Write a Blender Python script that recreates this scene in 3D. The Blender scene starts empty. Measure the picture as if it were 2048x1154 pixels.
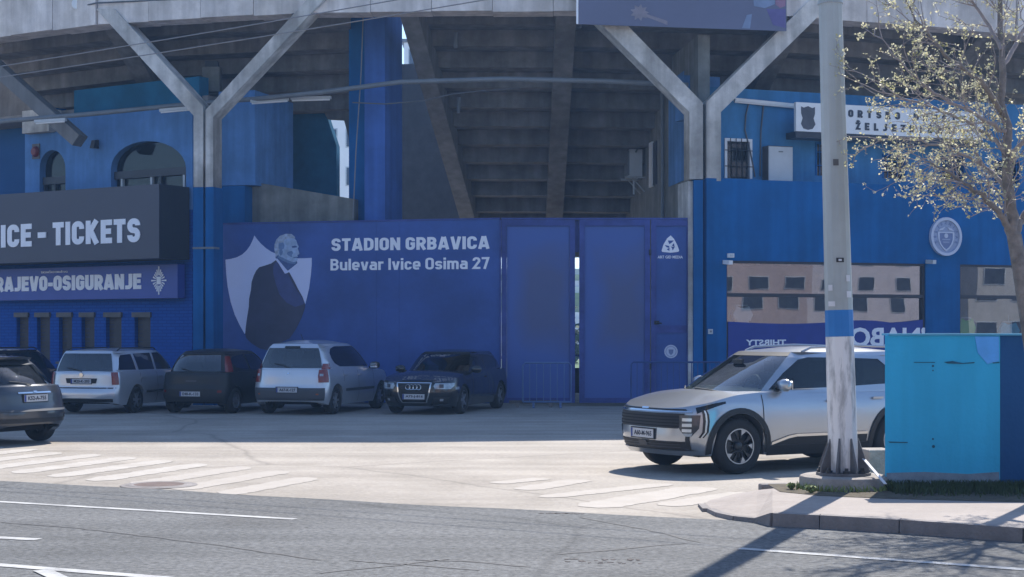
import bpy, bmesh, math, random
from mathutils import Vector, Matrix
R = math.radians
random.seed(11)
sc = bpy.context.scene
col = sc.collection

# ------------------------------------------------------------------ camera
CAMH = 1.88
F = 3200.0            # focal length in photograph pixels (photo 2048 wide)
CX, HY = 1024.0, 659.0
cam_d = bpy.data.cameras.new('camera')
cam = bpy.data.objects.new('camera', cam_d); col.objects.link(cam)
cam.location = (0, 0, CAMH); cam.rotation_euler = (R(90), 0, 0)
cam_d.sensor_width = 36.0; cam_d.lens = 36.0 * F / 2048.0
cam_d.shift_y = (HY - 577.0) / 2048.0
cam_d.clip_start = 0.1; cam_d.clip_end = 3000
sc.camera = cam

# ------------------------------------------------------------------ light
SUN_EL, SUN_AZ = 49.0, 19.8      # degrees; azimuth from +Y towards +X (behind the stand)
w = bpy.data.worlds.new('World'); sc.world = w; w.use_nodes = True
nt = w.node_tree; bg = nt.nodes['Background']
sky = nt.nodes.new('ShaderNodeTexSky'); sky.sky_type = 'NISHITA'; sky.sun_disc = False
sky.sun_elevation = R(SUN_EL); sky.sun_rotation = R(SUN_AZ)
sky.air_density = 1.0; sky.dust_density = 0.6; sky.ozone_density = 4.0; sky.altitude = 500
nt.links.new(sky.outputs[0], bg.inputs[0]); bg.inputs[1].default_value = 0.15
sun_d = bpy.data.lights.new('sun', 'SUN'); sun_d.energy = 4.9; sun_d.angle = R(0.53); sun_d.color = (1.0, 0.94, 0.86)
sun = bpy.data.objects.new('sun', sun_d); col.objects.link(sun)
sd = Vector((math.sin(R(SUN_AZ)) * math.cos(R(SUN_EL)), math.cos(R(SUN_AZ)) * math.cos(R(SUN_EL)), math.sin(R(SUN_EL))))
sun.rotation_euler = sd.to_track_quat('Z', 'Y').to_euler(); sun.location = (10, 30, 40)
sc.view_settings.view_transform = 'Standard'; sc.view_settings.look = 'None'
sc.view_settings.exposure = 0.72; sc.view_settings.gamma = 1.0; sc.view_settings.use_curve_mapping = False
sc.render.engine = 'CYCLES'
sc.cycles.use_denoising = True
sc.cycles.max_bounces = 8; sc.cycles.transparent_max_bounces = 12
sc.cycles.sample_clamp_indirect = 6.0
sc.cycles.caustics_reflective = False; sc.cycles.caustics_refractive = False

# ------------------------------------------------------------------ materials
def _base(name):
    m = bpy.data.materials.new(name); m.use_nodes = True
    return m, m.node_tree, m.node_tree.nodes['Principled BSDF']

def rgba(c): return (c[0], c[1], c[2], 1.0)

def pm(name, c, rough=0.7, metal=0.0, var=0.18, scale=3.0, bump=0.0, bscale=40.0, coat=0.0, spec=0.5, c2=None, streak=0.0, detail=6.0, stain=0.0):
    """principled with noise-broken colour; streak = vertical weather streaks; c2 = second tone"""
    m, t, b = _base(name)
    N, L = t.nodes, t.links
    tc = N.new('ShaderNodeTexCoord')
    no = N.new('ShaderNodeTexNoise'); no.inputs['Scale'].default_value = scale; no.inputs['Detail'].default_value = detail
    no.inputs['Roughness'].default_value = 0.62
    L.new(tc.outputs['Object'], no.inputs['Vector'])
    ra = N.new('ShaderNodeValToRGB'); ra.color_ramp.elements[0].position = 0.3; ra.color_ramp.elements[1].position = 0.7
    d = c2 if c2 else tuple(max(0, x * (1 - var)) for x in c)
    e = c if c2 else tuple(min(1, x * (1 + var)) for x in c)
    ra.color_ramp.elements[0].color = rgba(d); ra.color_ramp.elements[1].color = rgba(e)
    L.new(no.outputs['Fac'], ra.inputs['Fac'])
    out = ra.outputs['Color']
    if streak > 0:
        mp = N.new('ShaderNodeMapping'); mp.inputs['Scale'].default_value = (2.4, 2.4, 0.22)
        L.new(tc.outputs['Object'], mp.inputs['Vector'])
        n2 = N.new('ShaderNodeTexNoise'); n2.inputs['Scale'].default_value = 1.6; n2.inputs['Detail'].default_value = 5
        L.new(mp.outputs['Vector'], n2.inputs['Vector'])
        r2 = N.new('ShaderNodeValToRGB'); r2.color_ramp.elements[0].position = 0.38; r2.color_ramp.elements[1].position = 0.66
        k = 1 - streak
        r2.color_ramp.elements[0].color = (k, k, k, 1); r2.color_ramp.elements[1].color = (1.1, 1.1, 1.1, 1)
        L.new(n2.outputs['Fac'], r2.inputs['Fac'])
        mx = N.new('ShaderNodeMixRGB'); mx.blend_type = 'MULTIPLY'; mx.inputs[0].default_value = 1.0
        L.new(out, mx.inputs[1]); L.new(r2.outputs['Color'], mx.inputs[2]); out = mx.outputs[0]
    L.new(out, b.inputs['Base Color'])
    b.inputs['Roughness'].default_value = rough; b.inputs['Metallic'].default_value = metal
    b.inputs['Specular IOR Level'].default_value = spec
    if coat: b.inputs['Coat Weight'].default_value = coat; b.inputs['Coat Roughness'].default_value = 0.04
    if stain:
        n4 = N.new('ShaderNodeTexNoise'); n4.inputs['Scale'].default_value = 0.55; n4.inputs['Detail'].default_value = 9; n4.inputs['Roughness'].default_value = 0.7
        L.new(tc.outputs['Object'], n4.inputs['Vector'])
        r4 = N.new('ShaderNodeValToRGB'); r4.color_ramp.elements[0].position = 0.40; r4.color_ramp.elements[1].position = 0.60
        k = 1 - stain; r4.color_ramp.elements[0].color = (k, k * .98, k * .94, 1); r4.color_ramp.elements[1].color = (1.05, 1.05, 1.05, 1)
        L.new(n4.outputs['Fac'], r4.inputs['Fac'])
        m4 = N.new('ShaderNodeMixRGB'); m4.blend_type = 'MULTIPLY'; m4.inputs[0].default_value = 1.0
        L.new(out, m4.inputs[1]); L.new(r4.outputs['Color'], m4.inputs[2]); L.new(m4.outputs[0], b.inputs['Base Color'])
    if bump:
        n3 = N.new('ShaderNodeTexNoise'); n3.inputs['Scale'].default_value = bscale; n3.inputs['Detail'].default_value = 5
        L.new(tc.outputs['Object'], n3.inputs['Vector'])
        bp = N.new('ShaderNodeBump'); bp.inputs['Strength'].default_value = bump; bp.inputs['Distance'].default_value = 0.02
        L.new(n3.outputs['Fac'], bp.inputs['Height']); L.new(bp.outputs['Normal'], b.inputs['Normal'])
    return m

def glass(name, tint, gloss=0.12, rough=0.0, ior=1.5, wobble=0.0):
    """pane: fresnel reflection over a tinted see-through"""
    m = bpy.data.materials.new(name); m.use_nodes = True
    t = m.node_tree; N, L = t.nodes, t.links; N.remove(N['Principled BSDF'])
    tr = N.new('ShaderNodeBsdfTransparent'); tr.inputs[0].default_value = rgba(tint)
    gl = N.new('ShaderNodeBsdfGlossy'); gl.inputs['Roughness'].default_value = rough; gl.inputs['Color'].default_value = (0.95, 0.97, 1, 1)
    lw = N.new('ShaderNodeLayerWeight'); lw.inputs[0].default_value = 0.5
    pw = N.new('ShaderNodeMath'); pw.operation = 'POWER'; pw.inputs[1].default_value = 5.0; L.new(lw.outputs['Facing'], pw.inputs[0])
    fr = N.new('ShaderNodeMath'); fr.operation = 'MULTIPLY_ADD'; fr.inputs[1].default_value = 0.92; fr.inputs[2].default_value = 0.06; L.new(pw.outputs[0], fr.inputs[0])
    if wobble:
        tc = N.new('ShaderNodeTexCoord'); no = N.new('ShaderNodeTexNoise'); no.inputs['Scale'].default_value = 1.1; no.inputs['Detail'].default_value = 1.0
        L.new(tc.outputs['Object'], no.inputs['Vector']); bp = N.new('ShaderNodeBump'); bp.inputs['Strength'].default_value = 1.0; bp.inputs['Distance'].default_value = wobble
        L.new(no.outputs['Fac'], bp.inputs['Height']); L.new(bp.outputs['Normal'], gl.inputs['Normal'])
    ad = N.new('ShaderNodeMath'); ad.operation = 'ADD'; ad.use_clamp = True; ad.inputs[1].default_value = gloss
    L.new(fr.outputs[0], ad.inputs[0])
    mx = N.new('ShaderNodeMixShader'); L.new(ad.outputs[0], mx.inputs[0]); L.new(tr.outputs[0], mx.inputs[1]); L.new(gl.outputs[0], mx.inputs[2])
    L.new(mx.outputs[0], N['Material Output'].inputs[0])
    return m

M = {}
def mats():
    # stadium
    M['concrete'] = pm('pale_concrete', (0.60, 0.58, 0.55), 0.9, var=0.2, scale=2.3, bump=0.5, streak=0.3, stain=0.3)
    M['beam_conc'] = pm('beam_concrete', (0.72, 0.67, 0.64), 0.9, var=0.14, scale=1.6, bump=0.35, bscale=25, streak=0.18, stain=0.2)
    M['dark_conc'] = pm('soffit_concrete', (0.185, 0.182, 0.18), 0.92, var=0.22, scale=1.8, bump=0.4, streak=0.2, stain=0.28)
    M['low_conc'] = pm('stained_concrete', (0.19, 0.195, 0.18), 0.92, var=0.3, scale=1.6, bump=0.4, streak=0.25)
    M['blue_wall'] = pm('blue_plaster', (0.005, 0.108, 0.32), 0.8, var=0.10, scale=0.8, bump=0.12, streak=0.10, spec=0.15, stain=0.10)
    M['blue_pale'] = pm('faded_blue_plaster', (0.10, 0.235, 0.50), 0.85, var=0.10, scale=0.9, bump=0.12, streak=0.12, spec=0.15, stain=0.15)
    M['blue_col'] = pm('blue_column_paint', (0.06, 0.14, 0.43), 0.8, var=0.10, scale=0.7, bump=0.1, streak=0.10, spec=0.15, stain=0.12)
    M['teal_wall'] = pm('teal_plaster', (0.012, 0.13, 0.25), 0.85, var=0.15, scale=1.0, bump=0.1, spec=0.15, stain=0.2)
    M['print'] = pm('banner_print', (0.044, 0.098, 0.33), 0.55, var=0.10, scale=0.5, spec=0.3, stain=0.16)
    M['navy'] = pm('navy_print', (0.03, 0.07, 0.34), 0.45, var=0.1, scale=0.6)
    M['gate_frame'] = pm('gate_frame_paint', (0.055, 0.08, 0.28), 0.6, var=0.2, scale=3, bump=0.1, spec=0.25, stain=0.25)
    M['sign_dark'] = pm('dark_sign_sheet', (0.052, 0.056, 0.082), 0.5, var=0.06, scale=0.5)
    M['sign_side'] = pm('dark_sign_return', (0.02, 0.024, 0.034), 0.6, var=0.1)
    M['letter'] = pm('white_lettering', (0.84, 0.86, 0.92), 0.5, var=0.04, scale=2)
    M['letter_ink'] = pm('ink_lettering', (0.03, 0.035, 0.05), 0.6, var=0.08)
    M['shield'] = pm('print_white', (0.60, 0.66, 0.90), 0.5, var=0.05, scale=0.7)
    M['suit'] = pm('print_suit', (0.036, 0.042, 0.088), 0.55, var=0.25, scale=1.8)
    M['suit_lit'] = pm('print_suit_light', (0.048, 0.068, 0.20), 0.55, var=0.2, scale=2.2)
    M['skin'] = pm('print_skin', (0.32, 0.44, 0.64), 0.5, var=0.25, scale=7)
    M['skin_dark'] = pm('print_skin_tone', (0.045, 0.10, 0.27), 0.5, var=0.25, scale=7)
    M['skin_mid'] = pm('print_skin_mid', (0.12, 0.21, 0.40), 0.5, var=0.2, scale=7)
    M['hair'] = pm('print_hair', (0.36, 0.43, 0.56), 0.55, var=0.35, scale=12)
    M['white'] = pm('white_paint', (0.74, 0.76, 0.78), 0.5, var=0.05, scale=2)
    M['offwhite'] = pm('off_white_enamel', (0.50, 0.53, 0.55), 0.55, var=0.08, scale=2)
    M['poster'] = pm('poster_print', (0.12, 0.13, 0.21), 0.5, var=0.1, scale=0.6)
    M['poster_fig'] = pm('poster_light', (0.22, 0.20, 0.24), 0.55, var=0.2, scale=5)
    M['black'] = pm('black_metal', (0.014, 0.015, 0.018), 0.5, var=0.2, scale=6)
    M['frame_dark'] = pm('dark_window_frame', (0.018, 0.022, 0.035), 0.45, var=0.15)
    M['steel'] = pm('galvanised_steel', (0.36, 0.38, 0.39), 0.5, metal=0.35, var=0.12, scale=4)
    M['pipe'] = pm('grey_pipe', (0.16, 0.18, 0.20), 0.6, var=0.15)
    M['cable'] = pm('cable_sheath', (0.10, 0.11, 0.125), 0.6, var=0.2)
    M['wire'] = pm('wire_grey', (0.17, 0.18, 0.20), 0.5, var=0.1)
    M['shutter'] = pm('brown_shutter', (0.050, 0.046, 0.052), 0.6, var=0.2, scale=5)
    M['lintel'] = pm('shutter_housing', (0.10, 0.092, 0.088), 0.6, var=0.2, scale=5)
    M['room'] = pm('room_wall', (0.20, 0.19, 0.18), 0.8, var=0.2)
    M['red'] = pm('red_enamel', (0.16, 0.022, 0.03), 0.5, var=0.2)
    M['barrier'] = pm('barrier_paint', (0.10, 0.17, 0.34), 0.5, var=0.15, metal=0.2)
    M['barrier_dk'] = pm('barrier_navy_paint', (0.03, 0.07, 0.22), 0.5, var=0.15)
    M['cyan'] = pm('cyan_wall_paint', (0.045, 0.44, 0.72), 0.8, var=0.07, scale=1.4, bump=0.3, bscale=14, spec=0.2, streak=0.04, c2=(0.042, 0.41, 0.68))
    M['navy_wall'] = pm('navy_wall_paint', (0.002, 0.075, 0.23), 0.8, var=0.08, scale=1.0, bump=0.25, bscale=18)
    M['rim_cyan'] = pm('cyan_wall_cap', (0.10, 0.38, 0.58), 0.7, var=0.12, scale=4)
    M['bare'] = pm('bare_render', (0.20, 0.27, 0.33), 0.9, var=0.25, scale=5, bump=0.3)
    M['crack'] = pm('crack_dark', (0.02, 0.10, 0.17), 0.9, var=0.3, scale=9)
    M['brick_blue'] = brick_mat()
    M['blue_pale2'] = pm('faded_blue_render', (0.05, 0.20, 0.42), 0.85, var=0.10, scale=0.9, bump=0.1, streak=0.12, spec=0.15, stain=0.15)
    M['banner_blue'] = pm('reflection_blue', (0.03, 0.05, 0.26), 0.8, var=0.1)
    M['room_ink'] = pm('crest_ink', (0.07, 0.075, 0.095), 0.6, var=0.2, scale=4)
    M['glass_shop'] = glass('shop_glass', (0.70, 0.74, 0.74), 0.18, wobble=0.0006)
    M['glass_win'] = glass('window_glass', (0.30, 0.36, 0.37), -0.02)
    M['gate_leaf'] = gate_mat()
    # street
    M['pole_grey'] = pm('pole_steel', (0.44, 0.47, 0.46), 0.62, metal=0.0, var=0.08, scale=2.2, bump=0.15, bscale=14, streak=0.16)
    M['pole_white'] = pole_white()
    M['pole_blue'] = pm('pole_blue_paint', (0.012, 0.17, 0.48), 0.55, var=0.1, scale=3)
    M['pole_gus'] = pm('dark_pole_steel', (0.13, 0.125, 0.125), 0.75, var=0.3, scale=7)  # darker steel for the flange and gussets
    M['wire_l'] = pm('bright_wire', (0.20, 0.21, 0.23), 0.5, var=0.1)
    M['sticker'] = pm('paper_sticker', (0.66, 0.66, 0.68), 0.7, var=0.08, scale=9)
    M['plinth'] = pm('plinth_concrete', (0.30, 0.27, 0.24), 0.95, var=0.25, scale=5, bump=0.6)
    M['kerb'] = pm('kerb_stone', (0.22, 0.20, 0.19), 0.9, var=0.2, scale=4, bump=0.5)
    M['bark'] = pm('bark', (0.21, 0.185, 0.165), 0.95, var=0.35, scale=9, bump=0.8, bscale=30)
    M['twig'] = pm('twig_bark', (0.30, 0.26, 0.25), 0.85, var=0.25, scale=9)
    M['soil'] = pm('soil', (0.09, 0.075, 0.05), 1.0, var=0.4, scale=8, bump=0.6)
    M['rust'] = pm('rusty_iron', (0.11, 0.075, 0.065), 0.85, var=0.35, scale=9, bump=0.5)

def brick_mat():
    m, t, b = _base('blue_painted_brick'); N, L = t.nodes, t.links
    tc = N.new('ShaderNodeTexCoord'); mp = N.new('ShaderNodeMapping')
    mp.inputs['Rotation'].default_value = (R(90), 0, 0)
    L.new(tc.outputs['Object'], mp.inputs['Vector'])
    br = N.new('ShaderNodeTexBrick'); br.inputs['Scale'].default_value = 1.0
    br.inputs['Color1'].default_value = (0.008, 0.075, 0.34, 1); br.inputs['Color2'].default_value = (0.010, 0.085, 0.38, 1)
    br.inputs['Mortar'].default_value = (0.006, 0.055, 0.26, 1)
    br.inputs['Brick Width'].default_value = 0.26; br.inputs['Row Height'].default_value = 0.085; br.inputs['Mortar Size'].default_value = 0.010
    L.new(mp.outputs['Vector'], br.inputs['Vector'])
    L.new(br.outputs['Color'], b.inputs['Base Color']); b.inputs['Roughness'].default_value = 0.75; b.inputs['Specular IOR Level'].default_value = 0.15
    bp = N.new('ShaderNodeBump'); bp.inputs['Strength'].default_value = 0.6; bp.inputs['Distance'].default_value = 0.01; bp.invert = True
    L.new(br.outputs['Fac'], bp.inputs['Height']); L.new(bp.outputs['Normal'], b.inputs['Normal'])
    return m

def gate_mat():
    """gate sheet: blue print with a brownish grey printed cloud in the middle of each leaf (flat print)"""
    m, t, b = _base('gate_sheet_print'); N, L = t.nodes, t.links
    tc = N.new('ShaderNodeTexCoord')
    n = N.new('ShaderNodeTexNoise'); n.inputs['Scale'].default_value = 0.55; n.inputs['Detail'].default_value = 3
    L.new(tc.outputs['Object'], n.inputs['Vector'])
    sx = N.new('ShaderNodeSeparateXYZ'); L.new(tc.outputs['Generated'], sx.inputs[0])
    def mth(op, a, bb):
        q = N.new('ShaderNodeMath'); q.operation = op
        for i, v in enumerate((a, bb)):
            if v is None: continue
            if isinstance(v, (int, float)): q.inputs[i].default_value = v
            else: L.new(v, q.inputs[i])
        return q.outputs[0]
    dx = mth('MULTIPLY', mth('ABSOLUTE', mth('SUBTRACT', sx.outputs[0], 0.62), None), 1.5)
    dz = mth('MULTIPLY', mth('ABSOLUTE', mth('SUBTRACT', sx.outputs[2], 0.55), None), 2.3)
    d = mth('MAXIMUM', dx, dz)
    f = mth('ADD', mth('SUBTRACT', 0.78, d), mth('MULTIPLY', mth('SUBTRACT', n.outputs['Fac'], 0.5), 1.1))
    ra = N.new('ShaderNodeValToRGB')
    ra.color_ramp.elements[0].position = 0.0; ra.color_ramp.elements[0].color = (0.046, 0.104, 0.345, 1)
    ra.color_ramp.elements[1].position = 0.48; ra.color_ramp.elements[1].color = (0.066, 0.092, 0.22, 1)
    L.new(f, ra.inputs['Fac']); L.new(ra.outputs['Color'], b.inputs['Base Color'])
    b.inputs['Roughness'].default_value = 0.5
    return m

def pole_white():
    m, t, b = _base('worn_white_pole_paint'); N, L = t.nodes, t.links
    tc = N.new('ShaderNodeTexCoord'); mp = N.new('ShaderNodeMapping'); mp.inputs['Scale'].default_value = (7, 7, 1.3)
    L.new(tc.outputs['Object'], mp.inputs['Vector'])
    n = N.new('ShaderNodeTexNoise'); n.inputs['Scale'].default_value = 1.0; n.inputs['Detail'].default_value = 8; n.inputs['Roughness'].default_value = 0.68
    L.new(mp.outputs['Vector'], n.inputs['Vector'])
    ra = N.new('ShaderNodeValToRGB')
    ra.color_ramp.elements[0].position = 0.30; ra.color_ramp.elements[0].color = (0.30, 0.29, 0.28, 1)
    ra.color_ramp.elements[1].position = 0.52; ra.color_ramp.elements[1].color = (0.82, 0.80, 0.78, 1)
    e = ra.color_ramp.elements.new(0.42); e.color = (0.50, 0.49, 0.48, 1)
    L.new(n.outputs['Fac'], ra.inputs['Fac']); L.new(ra.outputs['Color'], b.inputs['Base Color'])
    b.inputs['Roughness'].default_value = 0.85; b.inputs['Specular IOR Level'].default_value = 0.2
    return m
mats()

# ------------------------------------------------------------------ object helpers
ORG = {}
def tag(o, label=None, cat=None, group=None, kind=None):
    if label: o['label'] = label
    if cat: o['category'] = cat
    if group: o['group'] = group
    if kind: o['kind'] = kind
    return o

def thing(name, label, cat, loc=(0, 0, 0), rz=0.0, group=None, local=False):
    o = bpy.data.objects.new(name, None); o.empty_display_size = 0.3
    col.objects.link(o); o.location = loc; o.rotation_euler = (0, 0, rz)
    ORG[o.name] = Vector((0, 0, 0)) if local else Vector(loc)
    return tag(o, label, cat, group)

def link_mesh(name, me, mat, parent=None, smooth=False):
    o = bpy.data.objects.new(name, me); col.objects.link(o)
    if mat is not None:
        me.materials.clear()
        for q in (mat if isinstance(mat, (list, tuple)) else [mat]): me.materials.append(q)
    if parent is not None:
        off = ORG.get(parent.name, Vector((0, 0, 0)))
        if off.length > 0: me.transform(Matrix.Translation(-off))
        o.parent = parent; ORG[o.name] = off
    else:
        xs = [v.co for v in me.vertices]
        lo = Vector((min(v.x for v in xs), min(v.y for v in xs), min(v.z for v in xs)))
        hi = Vector((max(v.x for v in xs), max(v.y for v in xs), max(v.z for v in xs)))
        b = Vector(((lo.x + hi.x) / 2, (lo.y + hi.y) / 2, lo.z))
        me.transform(Matrix.Translation(-b)); o.location = b; ORG[o.name] = b
    if smooth:
        me.polygons.foreach_set('use_smooth', [True] * len(me.polygons))
        try: me.set_sharp_from_angle(angle=R(smooth if smooth > 1 else 40))
        except Exception: pass
    return o

class MB:
    def __init__(s): s.v = []; s.f = []; s.mi = []
    def add(s, vs, fs, mi=0):
        n = len(s.v); s.v += [tuple(q) for q in vs]
        for f in fs: s.f.append(tuple(i + n for i in f)); s.mi.append(mi)
        return s
    def hexa(s, p, mi=0):   # p: 4 bottom (ccw), 4 top
        return s.add(p, [(3, 2, 1, 0), (4, 5, 6, 7), (0, 1, 5, 4), (1, 2, 6, 5), (2, 3, 7, 6), (3, 0, 4, 7)], mi)
    def box(s, c, d, rz=0.0, mi=0):
        cx, cy, cz = c; a, b, h = d[0] / 2, d[1] / 2, d[2] / 2
        ca, sa = math.cos(rz), math.sin(rz)
        q = [(-a, -b), (a, -b), (a, b), (-a, b)]
        pts = [(cx + x * ca - y * sa, cy + x * sa + y * ca, cz - h) for x, y in q] + [(cx + x * ca - y * sa, cy + x * sa + y * ca, cz + h) for x, y in q]
        return s.hexa(pts, mi)
    def bar(s, p, q, wd, ht, mi=0, up=Vector((0, 0, 1))):
        p, q = Vector(p), Vector(q); d = (q - p).normalized()
        if abs(d.dot(up)) > 0.98: up = Vector((0, 1, 0))
        a = d.cross(up).normalized() * wd / 2; b = a.cross(d).normalized() * ht / 2
        return s.hexa([p - a - b, p + a - b, p + a + b, p - a + b, q - a - b, q + a - b, q + a + b, q - a + b], mi)
    def tube(s, pts, r, n=8, caps=True, mi=0):
        pts = [Vector(p) for p in pts]; rs = r if isinstance(r, (list, tuple)) else [r] * len(pts)
        base = len(s.v); ref = None
        for i, p in enumerate(pts):
            d = (pts[min(i + 1, len(pts) - 1)] - pts[max(i - 1, 0)])
            d = d.normalized() if d.length > 1e-9 else Vector((0, 0, 1))
            if ref is None:
                ref = Vector((0, 0, 1)) if abs(d.z) < 0.9 else Vector((1, 0, 0))
            a = d.cross(ref); a = a.normalized() if a.length > 1e-6 else d.orthogonal().normalized()
            b = a.cross(d); ref = b.copy() if abs(b.dot(d)) < 0.9 else ref
            for k in range(n):
                t = 2 * math.pi * k / n; s.v.append(tuple(p + a * (rs[i] * math.cos(t)) + b * (rs[i] * math.sin(t))))
        for i in range(len(pts) - 1):
            for k in range(n):
                k2 = (k + 1) % n
                s.f.append((base + i * n + k, base + i * n + k2, base + (i + 1) * n + k2, base + (i + 1) * n + k)); s.mi.append(mi)
        if caps:
            s.f.append(tuple(base + k for k in range(n))[::-1]); s.mi.append(mi)
            e = base + (len(pts) - 1) * n; s.f.append(tuple(e + k for k in range(n))); s.mi.append(mi)
        return s
    def lathe(s, prof, c=(0, 0, 0), axis='z', n=32, mi=0, rot=0.0):
        base = len(s.v)
        for (r, h) in prof:
            for k in range(n):
                t = 2 * math.pi * k / n + rot; x, y = r * math.cos(t), r * math.sin(t)
                p = (x, y, h) if axis == 'z' else (x, h, y)
                s.v.append((c[0] + p[0], c[1] + p[1], c[2] + p[2]))
        for i in range(len(prof) - 1):
            for k in range(n):
                k2 = (k + 1) % n
                s.f.append((base + i * n + k, base + i * n + k2, base + (i + 1) * n + k2, base + (i + 1) * n + k)); s.mi.append(mi)
        return s
    def grid(s, rows, mi=0, flip=False):
        base = len(s.v); m = len(rows[0])
        for r in rows: s.v += [tuple(p) for p in r]
        for i in range(len(rows) - 1):
            for j in range(m - 1):
                q = (base + i * m + j, base + i * m + j + 1, base + (i + 1) * m + j + 1, base + (i + 1) * m + j)
                s.f.append(q[::-1] if flip else q); s.mi.append(mi)
        return s
    def build(s, name, mat, parent=None, smooth=False, kind=None):
        me = bpy.data.meshes.new(name); me.from_pydata(s.v, [], s.f)
        bm = bmesh.new(); bm.from_mesh(me); bmesh.ops.recalc_face_normals(bm, faces=bm.faces); bm.to_mesh(me); bm.free()
        if any(s.mi):
            me.polygons.foreach_set('material_index', s.mi)
        o = link_mesh(name, me, mat, parent, smooth)
        if kind: o['kind'] = kind
        return o

def P(px, py, Y): return Vector(((px - CX) / F * Y, Y, CAMH - (py - HY) / F * Y))
def G(px, py, z=0.0):
    Y = (CAMH - z) * F / (py - HY); return Vector(((px - CX) / F * Y, Y, z))

class Plane:
    """vertical facade plane: A on it, u along it (to the viewer's right), n towards the street"""
    def __init__(s, A, u):
        s.A = Vector((A[0], A[1])); s.u = Vector(u).normalized(); s.n = Vector((s.u.y, -s.u.x))
    def s_at(s, px, off=0.0):
        k = (px - CX) / F; A = s.A + s.n * off          # A.x + t u.x = k (A.y + t u.y)
        return (k * A.y - A.x) / (s.u.x - k * s.u.y)
    def sz(s, px, py, off=0.0):
        t = s.s_at(px, off); Y = (s.A + s.n * off + s.u * t).y
        return (t, CAMH - (py - HY) / F * Y)
    def pt(s, t, z, off=0.0):
        q = s.A + s.u * t + s.n * off; return Vector((q.x, q.y, z))
    def mat(s, off=0.0):
        q = s.A + s.n * off
        return Matrix(((s.u.x, 0, s.n.x, q.x), (s.u.y, 0, s.n.y, q.y), (0, 1, 0, 0), (0, 0, 0, 1)))
    def slab(s, mb, t0, t1, z0, z1, o0, o1, mi=0):
        p = [s.pt(t0, z0, o1), s.pt(t1, z0, o1), s.pt(t1, z0, o0), s.pt(t0, z0, o0)]
        q = [Vector((a.x, a.y, z1)) for a in p]
        return mb.hexa(p + q, mi)

def fill_mesh(outer, holes, thick):
    """2D polygon with holes -> mesh in XY, front face at z=0, back at -thick"""
    cu = bpy.data.curves.new('outline', 'CURVE'); cu.dimensions = '2D'; cu.fill_mode = 'BOTH'; cu.extrude = thick / 2
    for poly in [outer] + list(holes):
        sp = cu.splines.new('POLY'); sp.points.add(len(poly) - 1)
        for i, q in enumerate(poly): sp.points[i].co = (q[0], q[1], 0, 1)
        sp.use_cyclic_u = True
    ob = bpy.data.objects.new('outline', cu); col.objects.link(ob)
    dg = bpy.context.evaluated_depsgraph_get()
    me = bpy.data.meshes.new_from_object(ob.evaluated_get(dg))
    bpy.data.objects.remove(ob); bpy.data.curves.remove(cu)
    me.transform(Matrix.Translation((0, 0, -thick / 2)))
    return me

def plate(name, plane, outer, holes, off, thick, mat, parent=None):
    me = fill_mesh(outer, holes, thick); me.transform(plane.mat(off)); me.name = name
    return link_mesh(name, me, mat, parent)

def pxplate(name, plane, opx, hpx, off, thick, mat, parent=None):
    return plate(name, plane, [plane.sz(*q, off) for q in opx], [[plane.sz(*q, off) for q in h] for h in hpx], off, thick, mat, parent)

def text_mesh(body, bold=0.02, thick=0.1, spacing=1.0):
    cu = bpy.data.curves.new('txt', 'FONT'); cu.body = body; cu.size = 1.0; cu.offset = bold; cu.extrude = thick / 2
    cu.space_character = spacing; cu.resolution_u = 3
    ob = bpy.data.objects.new('txt', cu); col.objects.link(ob)
    dg = bpy.context.evaluated_depsgraph_get()
    me = bpy.data.meshes.new_from_object(ob.evaluated_get(dg))
    bpy.data.objects.remove(ob); bpy.data.curves.remove(cu)
    return me

def text_on(name, body, mtx, x0, y0, wd, ht, mat, parent=None, bold=0.02, thick=0.008, spacing=1.0, mirror=False):
    """lettering fitted in the rectangle x0,y0,wd,ht of the plane given by mtx (front at z=0..thick)"""
    me = text_mesh(body, bold, 0.1, spacing)
    xs = [v.co.x for v in me.vertices]; ys = [v.co.y for v in me.vertices]
    lx, hx, ly, hy = min(xs), max(xs), min(ys), max(ys)
    S = Matrix.Diagonal((wd / (hx - lx), ht / (hy - ly), thick / 0.1, 1)) @ Matrix.Translation((-lx, -ly, 0.05))
    if mirror: S = Matrix.Translation((wd, 0, 0)) @ Matrix.Diagonal((-1, 1, 1, 1)) @ S
    me.transform(mtx @ Matrix.Translation((x0, y0, 0)) @ S)
    if mirror: me.flip_normals()
    me.name = name
    return link_mesh(name, me, mat, parent)

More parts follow.
